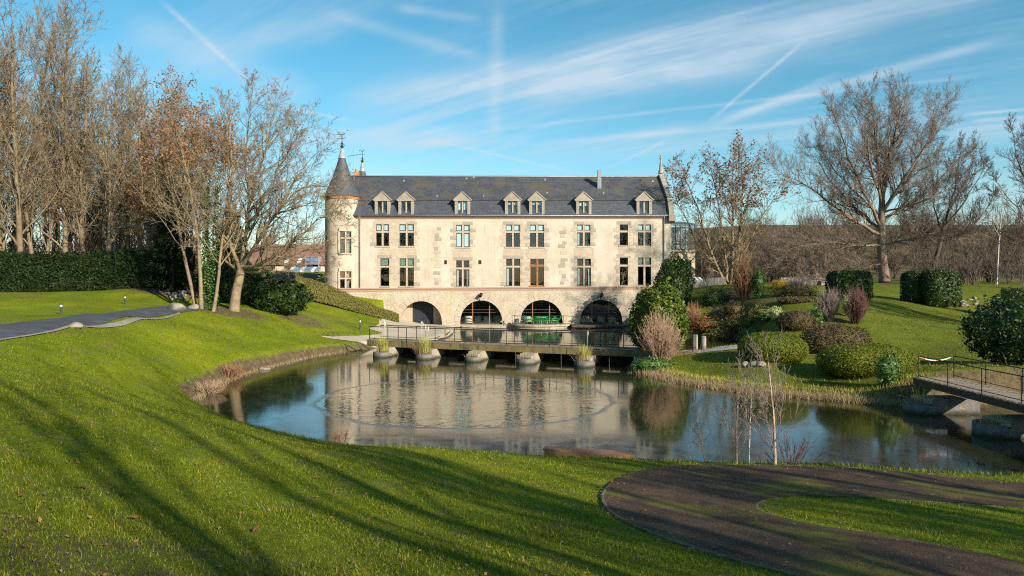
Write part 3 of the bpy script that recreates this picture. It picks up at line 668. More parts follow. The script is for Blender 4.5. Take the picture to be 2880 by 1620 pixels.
for px in (1230, 1584):                  # toothed stone strips in the wall
    k = 0; z = 4.6
    while z < 10.9:
        h = rs.uniform(.33,.42); wd = .75 if k % 2 else .45
        if rs.random() < .82:
            piece('stone', unit_s[rs.choice((0,1,1,2))], None, house, fx(px)+rs.uniform(-.25,.25), YF+.088, z+h/2, wd, .2+rs.uniform(0,.02), h-.02); nst += 1
        z += h; k += 1
ash = MB()                                # dressed stone filling between paired windows and under sills
for (a, c, d, e) in [(1097,1120,632,692),(1062,1172,698,722),(1098,1121,727,804),(1272,1330,700,724),(1465,1488,632,694),(1415,1540,700,722),(1467,1487,728,803),(1614,1672,697,722),(1770,1790,632,690),(1738,1842,696,720),(1770,1790,726,802),(1056,1172,611,626)]:
    z = fz(e); kk = 0
    while z < fz(d)-.1:
        h = min(.36, fz(d)-z); x = fx(a)-(.3 if kk % 2 else 0); kk += 1
        while x < fx(c)-.05:
            wd = rs.uniform(.5,.8); xa, xb = max(x, fx(a)), min(x+wd, fx(c))
            if xb-xa > .1: ash.box(xa+.008, xb-.008, YF-.008-rs.uniform(0,.012), YF+.1, z+.008, z+h-.008)
            x += wd
        z += h
obj('ashlar_stones', ash, mats['stone_ashlar'], house, kind='stuff')
for a, c, d, e in VENTS:
    g = MB(); x0, x1, z0, z1 = fx(a), fx(c), fz(e), fz(d)
    g.box(x0,x1,YF+.3,YF+.35,z0,z1)
    for k in range(4): g.box(x0, x1, YF+.05, YF+.25, z0+.06+k*(z1-z0)/4, z0+.1+k*(z1-z0)/4)
    obj('vent_grille', g, mats['interior'], house)
# brick cornice and gutter
cn = MB(); cn.box(fx(1004), XR, YF-.10, YF-.002, ZG-.26, ZG-.13); cn.box(fx(1004), XR, YF-.20, YF-.002, ZG-.128, ZG-.02)
obj('cornice', cn, mats['brick'], house)
gu = MB(); gu.tube([(fx(1004),YF-.28,ZG+.03),(XR+.05,YF-.28,ZG+.03)], .085, 8); obj('gutter', gu, mats['zinc'], house, sm=True)
for px, zb in ((1012.5, 4.3), (1867, 4.3)):
    dp = MB(); x = fx(px); dp.tube([(x,YF-.27,ZG),(x,YF-.1,ZG-.35),(x,YF-.1,zb)], .055, 7); obj('downpipe', dp, mats['zinc'], house, sm=True)
# mansard roof
YB, ZB = YF+.85, fz(561.5, YF+.85); YR = 83.4; ZR = fz(497, YR)
rf = MB(); xa, xb = XL-.1, fx(1880, YF)
rf.add([(xa,YF-.22,ZG+.02),(xb,YF-.22,ZG+.02),(xb,YB,ZB),(xa,YB,ZB)], [(0,1,2,3)])
mans = obj('roof_lower_slope', rf, mats['slate_clean'], house)
rf = MB(); rf.add([(xa,YB-.16,ZB-.06),(xb,YB-.16,ZB-.06),(xb,YR,ZR),(xa,YR,ZR)], [(0,1,2,3)])
rf.add([(xa,YR,ZR),(xb,YR,ZR),(xb,YR+5.6,ZG+.4),(xa,YR+5.6,ZG+.4)], [(0,1,2,3)]); rf.add([(xa,YF,ZG),(xa,YB,ZB),(xa,YR,ZR),(xa,YR+5.6,ZG+.4)], [(0,1,2,3)])
rf.add([(xa,YB-.16,ZB-.06),(xb,YB-.16,ZB-.06),(xb,YB-.10,ZB-.16),(xa,YB-.10,ZB-.16)], [(3,2,1,0)])
roof = obj('roof', rf, mats['slate'], house)
obj('ridge_cap', MB().tube([(xa,YR,ZR+.03),(xb,YR,ZR+.03)], .11, 8), mats['zinc'], roof, sm=True)
# gable parapet with coping and pinnacle
gb = MB(); x0, x1 = fx(1880), fx(1880)+.55
prof = [(YF-.3,ZG-.1),(YF-.3,ZG+.55),(YB-.1,ZB+.35),(YR,ZR+.42),(YR+5.8,ZG+.9),(YR+5.8,ZG-.1)]
gb.add([(x0,y,z) for y,z in prof]+[(x1,y,z) for y,z in prof], [tuple(range(5,-1,-1)), tuple(range(6,12))]+[(i,(i+1)%6,(i+1)%6+6,i+6) for i in range(6)])
obj('gable_parapet', gb, mats['stone_grey'], house)
pn = MB(); px_ = x0+.25
pn.lathe([(0,2.25),(.10,2.15),(.13,2.05),(.05,1.95),(.16,1.88),(.17,1.8),(.09,1.7),(.11,1.5),(.20,.55),(.26,.35),(.3,.3),(.3,0)], (px_,YR,ZR+.35), 10); obj('pinnacle', pn, mats['stone_grey'], house, sm=True)
kn = MB(); kn.hexa([(x0-.05,YF-.5,ZG-.55),(x1+.1,YF-.5,ZG-.55),(x1+.1,YF-.002,ZG-.75),(x0-.05,YF-.002,ZG-.75)],[(x0-.05,YF-.62,ZG+.1),(x1+.1,YF-.62,ZG+.1),(x1+.1,YF-.002,ZG+.1),(x0-.05,YF-.002,ZG+.1)]); obj('kneeler_stone', kn, mats['stone_grey'], house)
# chimneys on the roof
ch = MB(); cY = YR-2.0; cx0, cx1 = fx(1679.5,cY), fx(1690.5,cY); zc = fz(528,cY)
ch.box(cx0, cx1, cY-.35, cY+.4, zc-.6, fz(503,cY)); ch.box(cx0+.04, cx1-.06, cY-.28, cY+.3, fz(503,cY), fz(481,cY)); ch.box(cx0+.01, cx1-.03, cY-.31, cY+.33, fz(481,cY), fz(481,cY)+.06)
obj('chimney', ch, mats['zinc'], roof)
ch = MB(); cY = YR+1.5; ch.box(fx(996,cY), fx(1009,cY), cY-.3, cY+.4, ZR-1, fz(484,cY)); ch.tube([(fx(1003,cY),cY,fz(484,cY)),(fx(1003,cY),cY,fz(475,cY))], [.2,.16], 10)
obj('chimney_stack', ch, mats['orange_brick'], roof)
# small roof vents and skylight flashing
for px, py in ((1136,504),(1312,495),(1332,491),(1533,500),(1539,545),(1697,546),(1835,505),(1230,556),(1360,556)):
    yv = YB + (ZR and (YR-YB)*np.clip((fz(py,81)-ZB)/(ZR-ZB),0,.97)); zv = ZB+(ZR-ZB)*(yv-YB)/(YR-YB)
    o_ = MB(); x = fx(px, yv); o_.hexa([(x-.12,yv-.12,zv-.1),(x+.12,yv-.12,zv-.1),(x+.12,yv+.12,zv-.0),(x-.12,yv+.12,zv-.0)], [(x-.08,yv-.1,zv+.1),(x+.08,yv-.1,zv+.1),(x+.06,yv+.08,zv+.16),(x-.06,yv+.08,zv+.16)])
    obj('roof_vent', o_, mats['zinc'], roof)
# dormers
def dormer(px):
    x = fx(px, YF-.1); y = YF-.12; hw = .84; z0 = ZG+.06; zt = fz(566, YF); za = fz(541, YF)
    dm = MB(); ow = .53
    dm.box(x-hw, x-ow, y, y+.5, z0, zt); dm.box(x+ow, x+hw, y, y+.5, z0, zt); dm.box(x-ow, x+ow, y, y+.5, z0, z0+.12)
    d = obj('dormer', dm, mats['stone_grey'], house)
    pd = MB(); pr = [(-hw-.1,zt),(hw+.1,zt),(hw+.1,zt+.12),(0,za),(-hw-.1,zt+.12)]
    pd.add([(x+a,y-.06,z) for a,z in pr]+[(x+a,y+.5,z) for a,z in pr], [(0,1,2,3,4),(9,8,7,6,5)]+[(i,i+5,(i+1)%5+5,(i+1)%5) for i in range(5)])
    obj('pediment', pd, mats['stone_grey'], d)
    obj('pediment_coping', MB().beam((x-hw-.18,y+.18,zt+.10),(x,y+.18,za+.06),.62,.10).beam((x+hw+.18,y+.18,zt+.10),(x,y+.18,za+.06),.62,.10), mats['stone_grey'], d)
    rf = MB(); yb = YF+2.6
    rf.add([(x-hw,y+.5,z0),(x-hw,yb,z0+2),(x-hw,yb,zt),(x-hw,y+.5,zt)], [(0,1,2,3)]); rf.add([(x+hw,y+.5,z0),(x+hw,yb,z0+2),(x+hw,yb,zt),(x+hw,y+.5,zt)], [(3,2,1,0)])
    rf.add([(x-hw-.08,y+.4,zt+.06),(x,y+.4,za-.06),(x,yb+1.2,za-.06),(x-hw-.08,yb,zt+.06)], [(0,1,2,3)]); rf.add([(x+hw+.08,y+.4,zt+.06),(x,y+.4,za-.06),(x,yb+1.2,za-.06),(x+hw+.08,yb,zt+.06)], [(3,2,1,0)])
    obj('dormer_roof', rf, mats['slate_clean'], d)
    obj('mullion', MB().box(x-.07, x+.07, y+.1, y+.3, z0+.12, zt), mats['stone'], d)
    bk = MB().box(x-ow, x+ow, y+1.2, y+1.25, z0, zt); obj('room_interior', bk, mats['interior'], d)
    for s in (-1, 1):
        xa, xb = (x-ow, x-.07) if s < 0 else (x+.07, x+ow)
        f_ = MB(); t = .05
        f_.box(xa, xa+t, y+.2, y+.26, z0+.12, zt); f_.box(xb-t, xb, y+.2, y+.26, z0+.12, zt); f_.box(xa+t, xb-t, y+.2, y+.26, zt-t, zt); f_.box(xa+t, xb-t, y+.2, y+.26, z0+.12, z0+.12+t)
        obj('frame', f_, mats['dark_frame'], d); obj('pane', MB().box(xa+t, xb-t, y+.225, y+.235, z0+.12+t, zt-t), mats['glass'], d)
        if px == 1300.6: obj('blind', MB().box(xa, xb, y+.3, y+.31, z0+.2, zt), mats['blind'], d)
        elif px in (1442,1510,1642): obj('blind', MB().box(xa, xb, y+.3, y+.31, zt-(.35 if px != 1642 else .5), zt), mats['blind'], d)
for px in (1075.5,1142,1300.6,1442,1510,1642,1812): dormer(px)
# round corner tower
TX, TR_ = fx(958, YF+.3), 1.84; TY = YF+.95; ZT0, ZT1 = 3.95, fz(556, TY-TR_)
twins = [(650,711.5,669), (763,810.5,783)]; ta0, ta1 = math.asin((963.5-958)/47), math.asin((991.5-958)/47)
tw = MB(); angs = sorted(set(list(np.linspace(-pi, pi, 49)) + [ta0, ta1])); zs = sorted([ZT0, ZT1] + [fz(a, TY-TR_) for t_ in twins for a in t_[:2]])
def tp(a, z, r=TR_): return (TX+r*sin(a), TY-r*cos(a), z)
for i in range(len(angs)-1):
    am = (angs[i]+angs[i+1])/2
    for j in range(len(zs)-1):
        zm = (zs[j]+zs[j+1])/2
        if ta0 < am < ta1 and any(fz(t_[1],TY-TR_) < zm < fz(t_[0],TY-TR_) for t_ in twins): continue
        tw.add([tp(angs[i],zs[j]),tp(angs[i+1],zs[j]),tp(angs[i+1],zs[j+1]),tp(angs[i],zs[j+1])], [(0,1,2,3)])
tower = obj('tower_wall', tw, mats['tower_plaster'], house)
obj('tower_interior', MB().lathe([(TR_-.75,ZT0),(TR_-.75,ZT1)], (TX,TY,0), 20), mats['interior'], tower)
for yt, yb, ym in twins:
    zt, zb, zm = fz(yt,TY-TR_), fz(yb,TY-TR_), fz(ym,TY-TR_)
    A, B = np.array(tp(ta0,0)), np.array(tp(ta1,0)); u = (B-A); wl_ = np.linalg.norm(u[:2]); u /= wl_; nrm = np.array([u[1], -u[0], 0])
    def q(s, dp, z): p = A+u*s-nrm*dp; return (p[0], p[1], z)
    def qb(mb, s0, s1, d0, d1, z0, z1): mb.hexa([q(s0,d0,z0),q(s1,d0,z0),q(s1,d1,z0),q(s0,d1,z0)], [q(s0,d0,z1),q(s1,d0,z1),q(s1,d1,z1),q(s0,d1,z1)])
    wm = MB(); qb(wm, wl_/2-.09, wl_/2+.09, -.02, .2, zb, zt); qb(wm, 0, wl_/2-.09, -.015, .195, zm-.08, zm+.08); qb(wm, wl_/2+.09, wl_, -.015, .195, zm-.08, zm+.08)
    qb(wm, -.12, wl_+.12, -.22, .25, zb-.16, zb-.003); qb(wm, -.15, wl_+.15, -.10, .25, zt+.003, zt+.34); qb(wm, -.2, -.003, -.06, .3, zb, zt); qb(wm, wl_+.003, wl_+.2, -.06, .3, zb, zt)
    win = obj('window', wm, mats['stone'], house)
    fr_ = MB()
    for s0, s1 in ((0, wl_/2-.09), (wl_/2+.09, wl_)):
        for z0, z1 in ((zb, zm-.08), (zm+.08, zt)):
            t = .05; qb(fr_, s0, s0+t, .12, .18, z0, z1); qb(fr_, s1-t, s1, .12, .18, z0, z1); qb(fr_, s0+t, s1-t, .12, .18, z1-t, z1); qb(fr_, s0+t, s1-t, .12, .18, z0, z0+t)
            pm = MB(); qb(pm, s0+t, s1-t, .145, .155, z0+t, z1-t); obj('pane', pm, mats['glass'], win)
    obj('frame', fr_, mats['dark_frame'], win)
obj('tower_cornice', MB().lathe([(TR_,-.0),(TR_+.10,.0),(TR_+.12,.12),(TR_+.18,.14),(TR_+.2,.30),(TR_+.05,.32)], (TX,TY,ZT1-.05), 40), mats['orange_brick'], tower)
zc0 = ZT1+.22; zap = fz(432, TY)
def cz_(py): return fz(py, TY)
tr_ = obj('tower_roof', MB().lathe([(TR_+.30,zc0),(TR_+.02,zc0+.35),(1.0,cz_(497)),(.36,cz_(445)),(.26,cz_(436))], (TX,TY,0), 36), mats['cone_slate'], house, sm=True)
def finial(x, y, z0, z1, r, par):
    h = z1-z0
    obj('lead_cap', MB().lathe([(r*2.0,-.55),(r*1.1,.05*h),(r*.8,.06*h),(r*1.2,.10*h),(r*.6,.14*h),(r*1.0,.2*h),(r*.5,.25*h)], (x,y,z0), 12), mats['lead'], par, sm=True)
    f_ = MB().lathe([(r*.5,.25*h),(r*.9,.33*h),(r*.25,.42*h),(r*.55,.5*h),(r*.18,.58*h),(r*.14,.95*h),(0,h)], (x,y,z0), 8)
    for k in range(4):
        a = k*pi/2+.4; f_.tube([(x,y,z0+.30*h),(x+.32*cos(a)*r*4,y+.32*sin(a)*r*4,z0+.40*h),(x+.12*cos(a)*r*4,y+.12*sin(a)*r*4,z0+.47*h)], r*.13, 4)
    f_.tube([(x-r*2.2,y,z0+.93*h),(x-r*1.2,y,z0+.99*h),(x-r*.4,y,z0+.90*h),(x+r*.8,y,z0+.92*h),(x+r*1.6,y,z0+1.0*h)], r*.16, 5)
    f_.tube([(x-r*1.5,y,z0+.72*h),(x+r*1.5,y,z0+.72*h)], r*.1, 4)
    obj('weather_vane', f_, mats['iron'], par)
finial(TX, TY, cz_(432), cz_(374), .22, tr_)
sx, sy = fx(1019,YR+4), YR+4
t2 = obj('rear_turret_roof', MB().lathe([(1.1,ZR-2.5),(.62,fz(505,sy)),(.2,fz(468,sy))], (sx,sy,0), 20), mats['cone_slate'], house, sm=True)
finial(sx, sy, fz(470,sy), fz(421,sy), .19, t2)
# antenna
an = empty('antenna', (fx(995.5,YR-.6), YR-.6, ZR-.4), 'thin metal television antenna mast on the ridge beside the pointed tower', 'antenna')
ax, ay = an.location[0], an.location[1]
obj('mast', MB().tube([(ax,ay,ZR-.6),(ax,ay,fz(364,ay))], [.04,.02], 6), mats['zinc'], an)
obj('boom', MB().tube([(ax-.75,ay,fz(440,ay)),(ax+.75,ay,fz(433,ay))], .022, 5), mats['iron'], an)
for k in range(7):
    x = ax-.7+k*.23; obj('element', MB().tube([(x,ay-.3,fz(440,ay)+.02*k),(x,ay+.3,fz(440,ay)+.02*k+.12)], .014, 4), mats['iron'], an)
# glazed winter garden on its stone base, right of the gable
wg = empty('winter_garden', (fx(1925,82), 82, 4.1), 'grey glazed winter garden on a stone base at the right end of the manor', 'conservatory')
gx0, gx1 = fx(1886,81), fx(1955,81); g0, g1 = fz(702,81), fz(633,81)
sb = MB(); wall_holes(sb, gx0, gx1, 3.9, g0, [(fx(1928,81), fx(1945,81), 4.3, fz(732,81))], 81, .4); sb.add([(gx1,81,3.9),(gx1,86,3.9),(gx1,86,g0),(gx1,81,g0)], [(0,1,2,3)])
obj('stone_base', sb, mats['rubble'], wg); obj('sill', MB().box(gx0, gx1+.1, 80.85, 81.0, g0-.25, g0), mats['stone'], wg)
obj('door_panel', MB().box(fx(1928,81), fx(1945,81), 81.2, 81.26, 4.3, fz(732,81)), mats['dark_door'], wg)
mats['pale_wall'] = M('pale_wall', [(.3,(.32,.33,.33)),(.7,(.42,.43,.43))], 1, .8, 0)
obj('back_wall', MB().box(gx0, gx1, 84.5, 84.7, g0, g1), mats['pale_wall'], wg)
np_ = 5
for k in range(np_+1):
    x = gx0+(gx1-gx0)*k/np_; obj('mullion', MB().box(x-.03, x+.03, 81, 81.08, g0, g1), mats['iron'], wg)
for z in (g0+.03, g0+.62, g1): obj('transom', MB().box(gx0, gx1, 80.98, 81.1, z-.03, z+.03), mats['iron'], wg)
for k in range(np_):
    x0_, x1_ = gx0+(gx1-gx0)*k/np_+.03, gx0+(gx1-gx0)*(k+1)/np_-.03
    obj('pane', MB().box(x0_, x1_, 81.03, 81.04, g0+.06, g0+.59), mats['glass'], wg); obj('pane', MB().box(x0_, x1_, 81.03, 81.04, g0+.65, g1-.03), mats['glass'], wg)
obj('roof', MB().hexa([(gx0,80.7,g1+.03),(gx1+.2,80.7,g1+.03),(gx1+.2,86,g1+.6),(gx0,86,g1+.6)], [(gx0,80.7,g1+.12),(gx1+.2,80.7,g1+.12),(gx1+.2,86,g1+.72),(gx0,86,g1+.72)]), mats['zinc'], wg)
# ---- retaining wall with four arches
aw = empty('arcade_wall', (0, YA, 0), 'rubble retaining wall with four round arches under the manor terrace', 'wall')
WL, WR = fx(880,YA), fx(1905,YA)
def ctop(x): return np.interp(x, [WL, WR], [fz(811.5,YA), fz(804.5,YA)])
ARCH = [(1184.5,59,846,913),(1353.5,60,844,912.5),(1523,60,843,911),(1691,60,842.5,911)]
arcs = []
for cxp, rp, yt, yb in ARCH: arcs.append((fx(cxp,YA), rp/F*YA, fz(yt,YA), fz(yb,YA)))
def arch_z(a, x):
    cx, r, zt, zb = a; spring = zt-r; d = abs(x-cx)
    return spring + sqrt(max(r*r-d*d, 0))
xs = set(np.linspace(WL, WR, 60))
for cx, r, zt, zb in arcs: xs |= {cx - r*cos(t) for t in np.linspace(0, pi, 33)}
xs = sorted(xs); wmb_ = MB(); cth = .36
def in_arch(x):
    for a in arcs:
        if abs(x-a[0]) < a[1]-1e-6: return a
    return None
for x0, x1 in zip(xs[:-1], xs[1:]):
    a = in_arch((x0+x1)/2)
    b0, b1 = (-.6, -.6) if a is None else (max(arch_z(a,x0), a[3]), max(arch_z(a,x1), a[3]))
    wmb_.add([(x0,YA,b0),(x1,YA,b1),(x1,YA,ctop(x1)-cth),(x0,YA,ctop(x0)-cth)], [(0,1,2,3)])
    if a is not None:
        dp = 1.3 if a is arcs[0] else .55
        wmb_.add([(x0,YA,b0),(x1,YA,b1),(x1,YA+dp,b1),(x0,YA+dp,b0)], [(3,2,1,0)])
        wmb_.add([(x0,YA+.02,a[3]-.04),(x1,YA+.02,a[3]-.04),(x1,YA+dp,a[3]-.04),(x0,YA+dp,a[3]-.04)], [(0,1,2,3)])
        wmb_.add([(x0,YA,-.6),(x1,YA,-.6),(x1,YA,a[3]-.02),(x0,YA,a[3]-.02)], [(0,1,2,3)])
for cx, r, zt, zb in arcs:
    dp = 1.3 if cx == arcs[0][0] else .55
    for s in (-1, 1): wmb_.add([(cx+s*r,YA,zb-.1),(cx+s*r,YA+dp,zb-.1),(cx+s*r,YA+dp,zt-r),(cx+s*r,YA,zt-r)], [(0,1,2,3)])
wmb_.add([(WL,YA,-.6),(WL,YA+1.5,-.6),(WL,YA+1.5,4.1),(WL,YA,4.1)], [(0,1,2,3)])
obj('wall', wmb_, mats['rubble'], aw)
cp = MB(); n = 40
for k in range(n):
    x0, x1 = WL-.2+(WR-WL+.2)*k/n, WL-.2+(WR-WL+.2)*(k+1)/n
    z0, z1 = ctop(x0), ctop(x1)
    cp.hexa([(x0,YA-.03,z0-cth),(x1,YA-.03,z1-cth),(x1,YA+.5,z1-cth),(x0,YA+.5,z0-cth)], [(x0,YA-.03,z0-.14),(x1,YA-.03,z1-.14),(x1,YA+.5,z1-.14),(x0,YA+.5,z0-.14)])
    cp.hexa([(x0,YA-.10,z0-.138),(x1,YA-.10,z1-.138),(x1,YA+.5,z1-.138),(x0,YA+.5,z0-.138)], [(x0,YA-.10,z0),(x1,YA-.10,z1),(x1,YA+.5,z1),(x0,YA+.5,z0)])
obj('coping', cp, mats['brick'], aw)
obj('terrace_floor', MB().box(WL, WR, YA+.5, YF+.6, 3.8, 3.95), mats['paving'], aw)
for ai, (cx, r, zt, zb) in enumerate(arcs):
    nv = 15; sp_ = zt-r
    for k in range(nv):
        t0, t1 = pi*k/nv+.006, pi*(k+1)/nv-.006; r0, r1 = r-.03, r+.62+.06*(k%2)
        pts = [(r0*cos(t0),r0*sin(t0)),(r1*cos(t0),r1*sin(t0)),(r1*cos(t1),r1*sin(t1)),(r0*cos(t1),r0*sin(t1))]
        vm = MB(); vm.hexa([(cx+a,YA-.022-.006*(k%3),sp_+b_) for a,b_ in pts], [(cx+a,YA+.16,sp_+b_) for a,b_ in pts])
        obj('voussoir', vm, mats['stone_ashlar'], aw)
# first arch: recessed stone back wall with a dark double door
cx, r, zt, zb = arcs[0]; yb_ = YA+1.3
bw = MB(); wall_holes(bw, cx-r, cx+r, zb-.2, zt+.2, [(fx(1160,yb_), fx(1219,yb_), zb-.1, zt+.1)], yb_, .2); obj('recess_wall', bw, mats['stone_ashlar'], aw)
dr = MB(); dr.box(fx(1160,yb_), fx(1189,yb_), yb_+.12, yb_+.18, zb-.1, zt+.1); dr.box(fx(1190,yb_), fx(1219,yb_), yb_+.12, yb_+.18, zb-.1, zt+.1); obj('door', dr, mats['dark_door'], aw)
# glazed arches and the restaurant behind them
rm = MB(); xa, xb, ya, yb2 = arcs[1][0]-3.4, arcs[3][0]+3.2, YA+.56, YA+8
rm.add([(xa,ya,.3),(xb,ya,.3),(xb,yb2,.3),(xa,yb2,.3),(xa,ya,3.7),(xb,ya,3.7),(xb,yb2,3.7),(xa,yb2,3.7)], [(0,1,2,3),(7,6,5,4),(2,3,7,6),(0,3,7,4),(1,2,6,5)])
mats['vault'] = M('vault', [(.3,(.07,.085,.09)),(.7,(.14,.16,.16))], .8, .9, 0)
obj('vault_interior', rm, mats['vault'], aw)
for ai in (1,2,3):
    cx, r, zt, zb = arcs[ai]; sp_ = zt-r; y = YA+.42
    mul = [cx-.62*r*.67, cx+.62*r*.62]; zrow = [zb, fz(879.5,YA), fz(871.5,YA), fz(848,YA), zt]
    gf = MB()
    for mx_ in mul: gf.box(mx_-.05, mx_+.05, y-.05, y+.05, zb, arch_z(arcs[ai], mx_))
    g2 = MB()
    for zr in zrow[1:4]:
        hwid = sqrt(max(r*r-max(zr-sp_,0)**2, 0)); g2.box(cx-hwid, cx+hwid, y-.04, y+.045, zr-.03, zr+.03)
    g2.box(cx-r, cx+r, y-.045, y+.04, zb, zb+.16)
    fr_ = obj('arch_glazing', gf, mats['brown_frame'], aw); obj('transom_bars', g2, mats['dark_frame'], fr_)
    cols_ = [cx-r]+mul+[cx+r]
    for i in range(3):
        for j in range(4):
            xx = np.linspace(cols_[i]+.02, cols_[i+1]-.02, 9); tp_ = [min(zrow[j+1], arch_z(arcs[ai], x_)) for x_ in xx]; ok = [(x_, t_) for x_, t_ in zip(xx, tp_) if t_ > zrow[j]+.03]
            if len(ok) < 2: continue
            nn = len(ok); pm = MB()
            pm.add([(x_, y, zrow[j]) for x_, _ in ok]+[(x_, y, t_) for x_, t_ in ok], [(k, k+1, nn+k+1, nn+k) for k in range(nn-1)])
            obj('pane', pm, mats['glass'], fr_)
mats['cloth'] = M('cloth', [(.3,(.5,.42,.3)),(.7,(.62,.54,.42))], 2, .9, .2)
mats['dark_wood'] = M('dark_wood', [(.3,(.05,.03,.02)),(.7,(.09,.06,.04))], 3, .6, .1)
for k, (px, Yi) in enumerate([(1318,79.6),(1345,80.3),(1372,79.4),(1398,80.5),(1487,79.8),(1560,80.2),(1655,79.8),(1690,80.6),(1722,79.7)]):
    x = fx(px, Yi)
    t_ = empty('dining_table', (x, Yi, .3), ['cloth-covered dining table inside the second arch from the left, first of its four','cloth-covered dining table inside the second arch from the left, second of its four','cloth-covered dining table inside the second arch from the left, third of its four','cloth-covered dining table inside the second arch from the left, last of its four','cloth-covered dining table inside the arch behind the green chairs, the left one','cloth-covered dining table inside the arch behind the green chairs, the right one','cloth-covered dining table inside the rightmost arch, the left one of three','cloth-covered dining table inside the rightmost arch, the middle one of three','cloth-covered dining table inside the rightmost arch, the right one of three'][k], 'table', 'dining tables in the vault')
    tb = MB(); tb.lathe([(.0,1.08),(.48,1.08),(.5,1.04),(.46,.7),(.52,.35)], (x,Yi,0), 14); obj('tablecloth', tb, mats['cloth'], t_, sm=True)
    obj('leg', MB().lathe([(.06,1.04),(.06,.4),(.3,.36),(.3,.3)], (x,Yi,0), 10), mats['dark_wood'], t_)
for k, (px, lab) in enumerate([(1352,'black floodlight on a bracket above the second arch from the left'), (1690,'black floodlight on a bracket above the rightmost arch')]):
    x = fx(px, YA); z = fz(831, YA)
    l = empty('wall_lamp', (x, YA, z), lab, 'lamp', 'floodlights above the arches')
    obj('bracket', MB().tube([(x-.12,YA,z-.55),(x-.1,YA-.25,z-.35),(x+.02,YA-.4,z-.05)], .03, 6), mats['iron'], l)
    obj('lamp_head', MB().beam((x-.05,YA-.55,z-.12),(x+.1,YA-.25,z+.22),.26,.24), mats['iron'], l)
# ---- platforms over the water
mats['platform_stone'] = M('platform_stone', [(.3,(.28,.23,.16)),(.7,(.42,.36,.27))], 1.2, .9, .5, 10, .04, layers=[((.14,.13,.05),1.5,.55,.7,.6)])
mats['wet_wood'] = M('wet_wood', [(.3,(.07,.055,.045)),(.7,(.13,.105,.085))], 2, .8, .4, 12, stretch=(1,6,1))
tp3 = empty('stone_platform', (fx(1520,75),75,0), 'low curved stone platform over the water before the arch with green chairs', 'platform')
n = 24; pts = []
for k in range(n+1):
    t = k/n; px = 1433+(1607-1433)*t; Y = 76.8-2.3*min(1, sin(pi*t)**.45*1.02); pts.append((fx(px,Y), Y))
pts = [(fx(1433,76.8),76.85)]+pts+[(fx(1607,76.8),76.85)]; NN = len(pts)
def slab(pts, z0, z1): 
    N_ = len(pts); return MB().add([(x,y,z0) for x,y in pts]+[(x,y,z1) for x,y in pts], [tuple(range(N_-1,-1,-1)), tuple(range(N_,2*N_))]+[(i,(i+1)%N_,(i+1)%N_+N_,i+N_) for i in range(N_)])
obj('deck', slab(pts, .22, .40), mats['platform_stone'], tp3)
inn = [(x*.99+.0, y+.14) for x, y in pts]; obj('foot', slab(inn, -.3, .22), mats['platform_stone'], tp3)
tp4 = empty('timber_deck', (fx(1685,75.5),75.5,0), 'dark timber deck over the water before the rightmost arch', 'deck')
pl = MB().box(-.5,.5,-.5,.5,-.5,.5).mesh('deck_board'); pl.materials.append(mats['wet_wood'])
for k in range(11): piece('board', pl, None, tp4, (fx(1608,75)+fx(1765,75))/2, 74.75+.19*k, .33, fx(1765,75)-fx(1608,75), .18, .05)
obj('joists', MB().box(fx(1608,75),fx(1765,75),74.72,74.8,.14,.30), mats['dark_wood'], tp4)
for px in (1612,1655,1700,1745): obj('post', MB().box(fx(px,75),fx(px,75)+.14,74.9,75.04,-.6,.3), mats['dark_wood'], tp4)
obj('stone_ledge', MB().box(fx(1298,76), fx(1424,76), 76.2, 76.88, -.4, .22), mats['platform_stone'], None, label='narrow stone ledge at the water below the second arch from the left', cat='ledge')
def railing(par, pts, h, mat, low=.5, spacing=None, r=.02):
    """posts at each point, top rail and lower rail through them"""
    for i, (x, y, z) in enumerate(pts): obj('post', MB().tube([(x,y,z-.05),(x,y,z+h)], r*1.2, 6), mat, par)
    obj('top_rail', MB().tube([(x,y,z+h) for x,y,z in pts], r*1.25, 6), mat, par)
    obj('lower_rail', MB().tube([(x,y,z+low) for x,y,z in pts], r*.8, 5), mat, par)
rl = empty('platform_railing', (fx(1520,75),74.6,.4), 'thin black metal railing along the platform edge before the arches', 'railing')
rpts = [pts[k] for k in (2,3,4)]+[pts[k] for k in range(7,NN-2,3)]
railing(rl, [(x,y+.08,.40) for x,y in rpts if x < fx(1600,75)]+[(fx(px,74.85),74.85,.36) for px in (1609,1640,1672,1704,1735,1762)], .93, mats['iron'], .12)
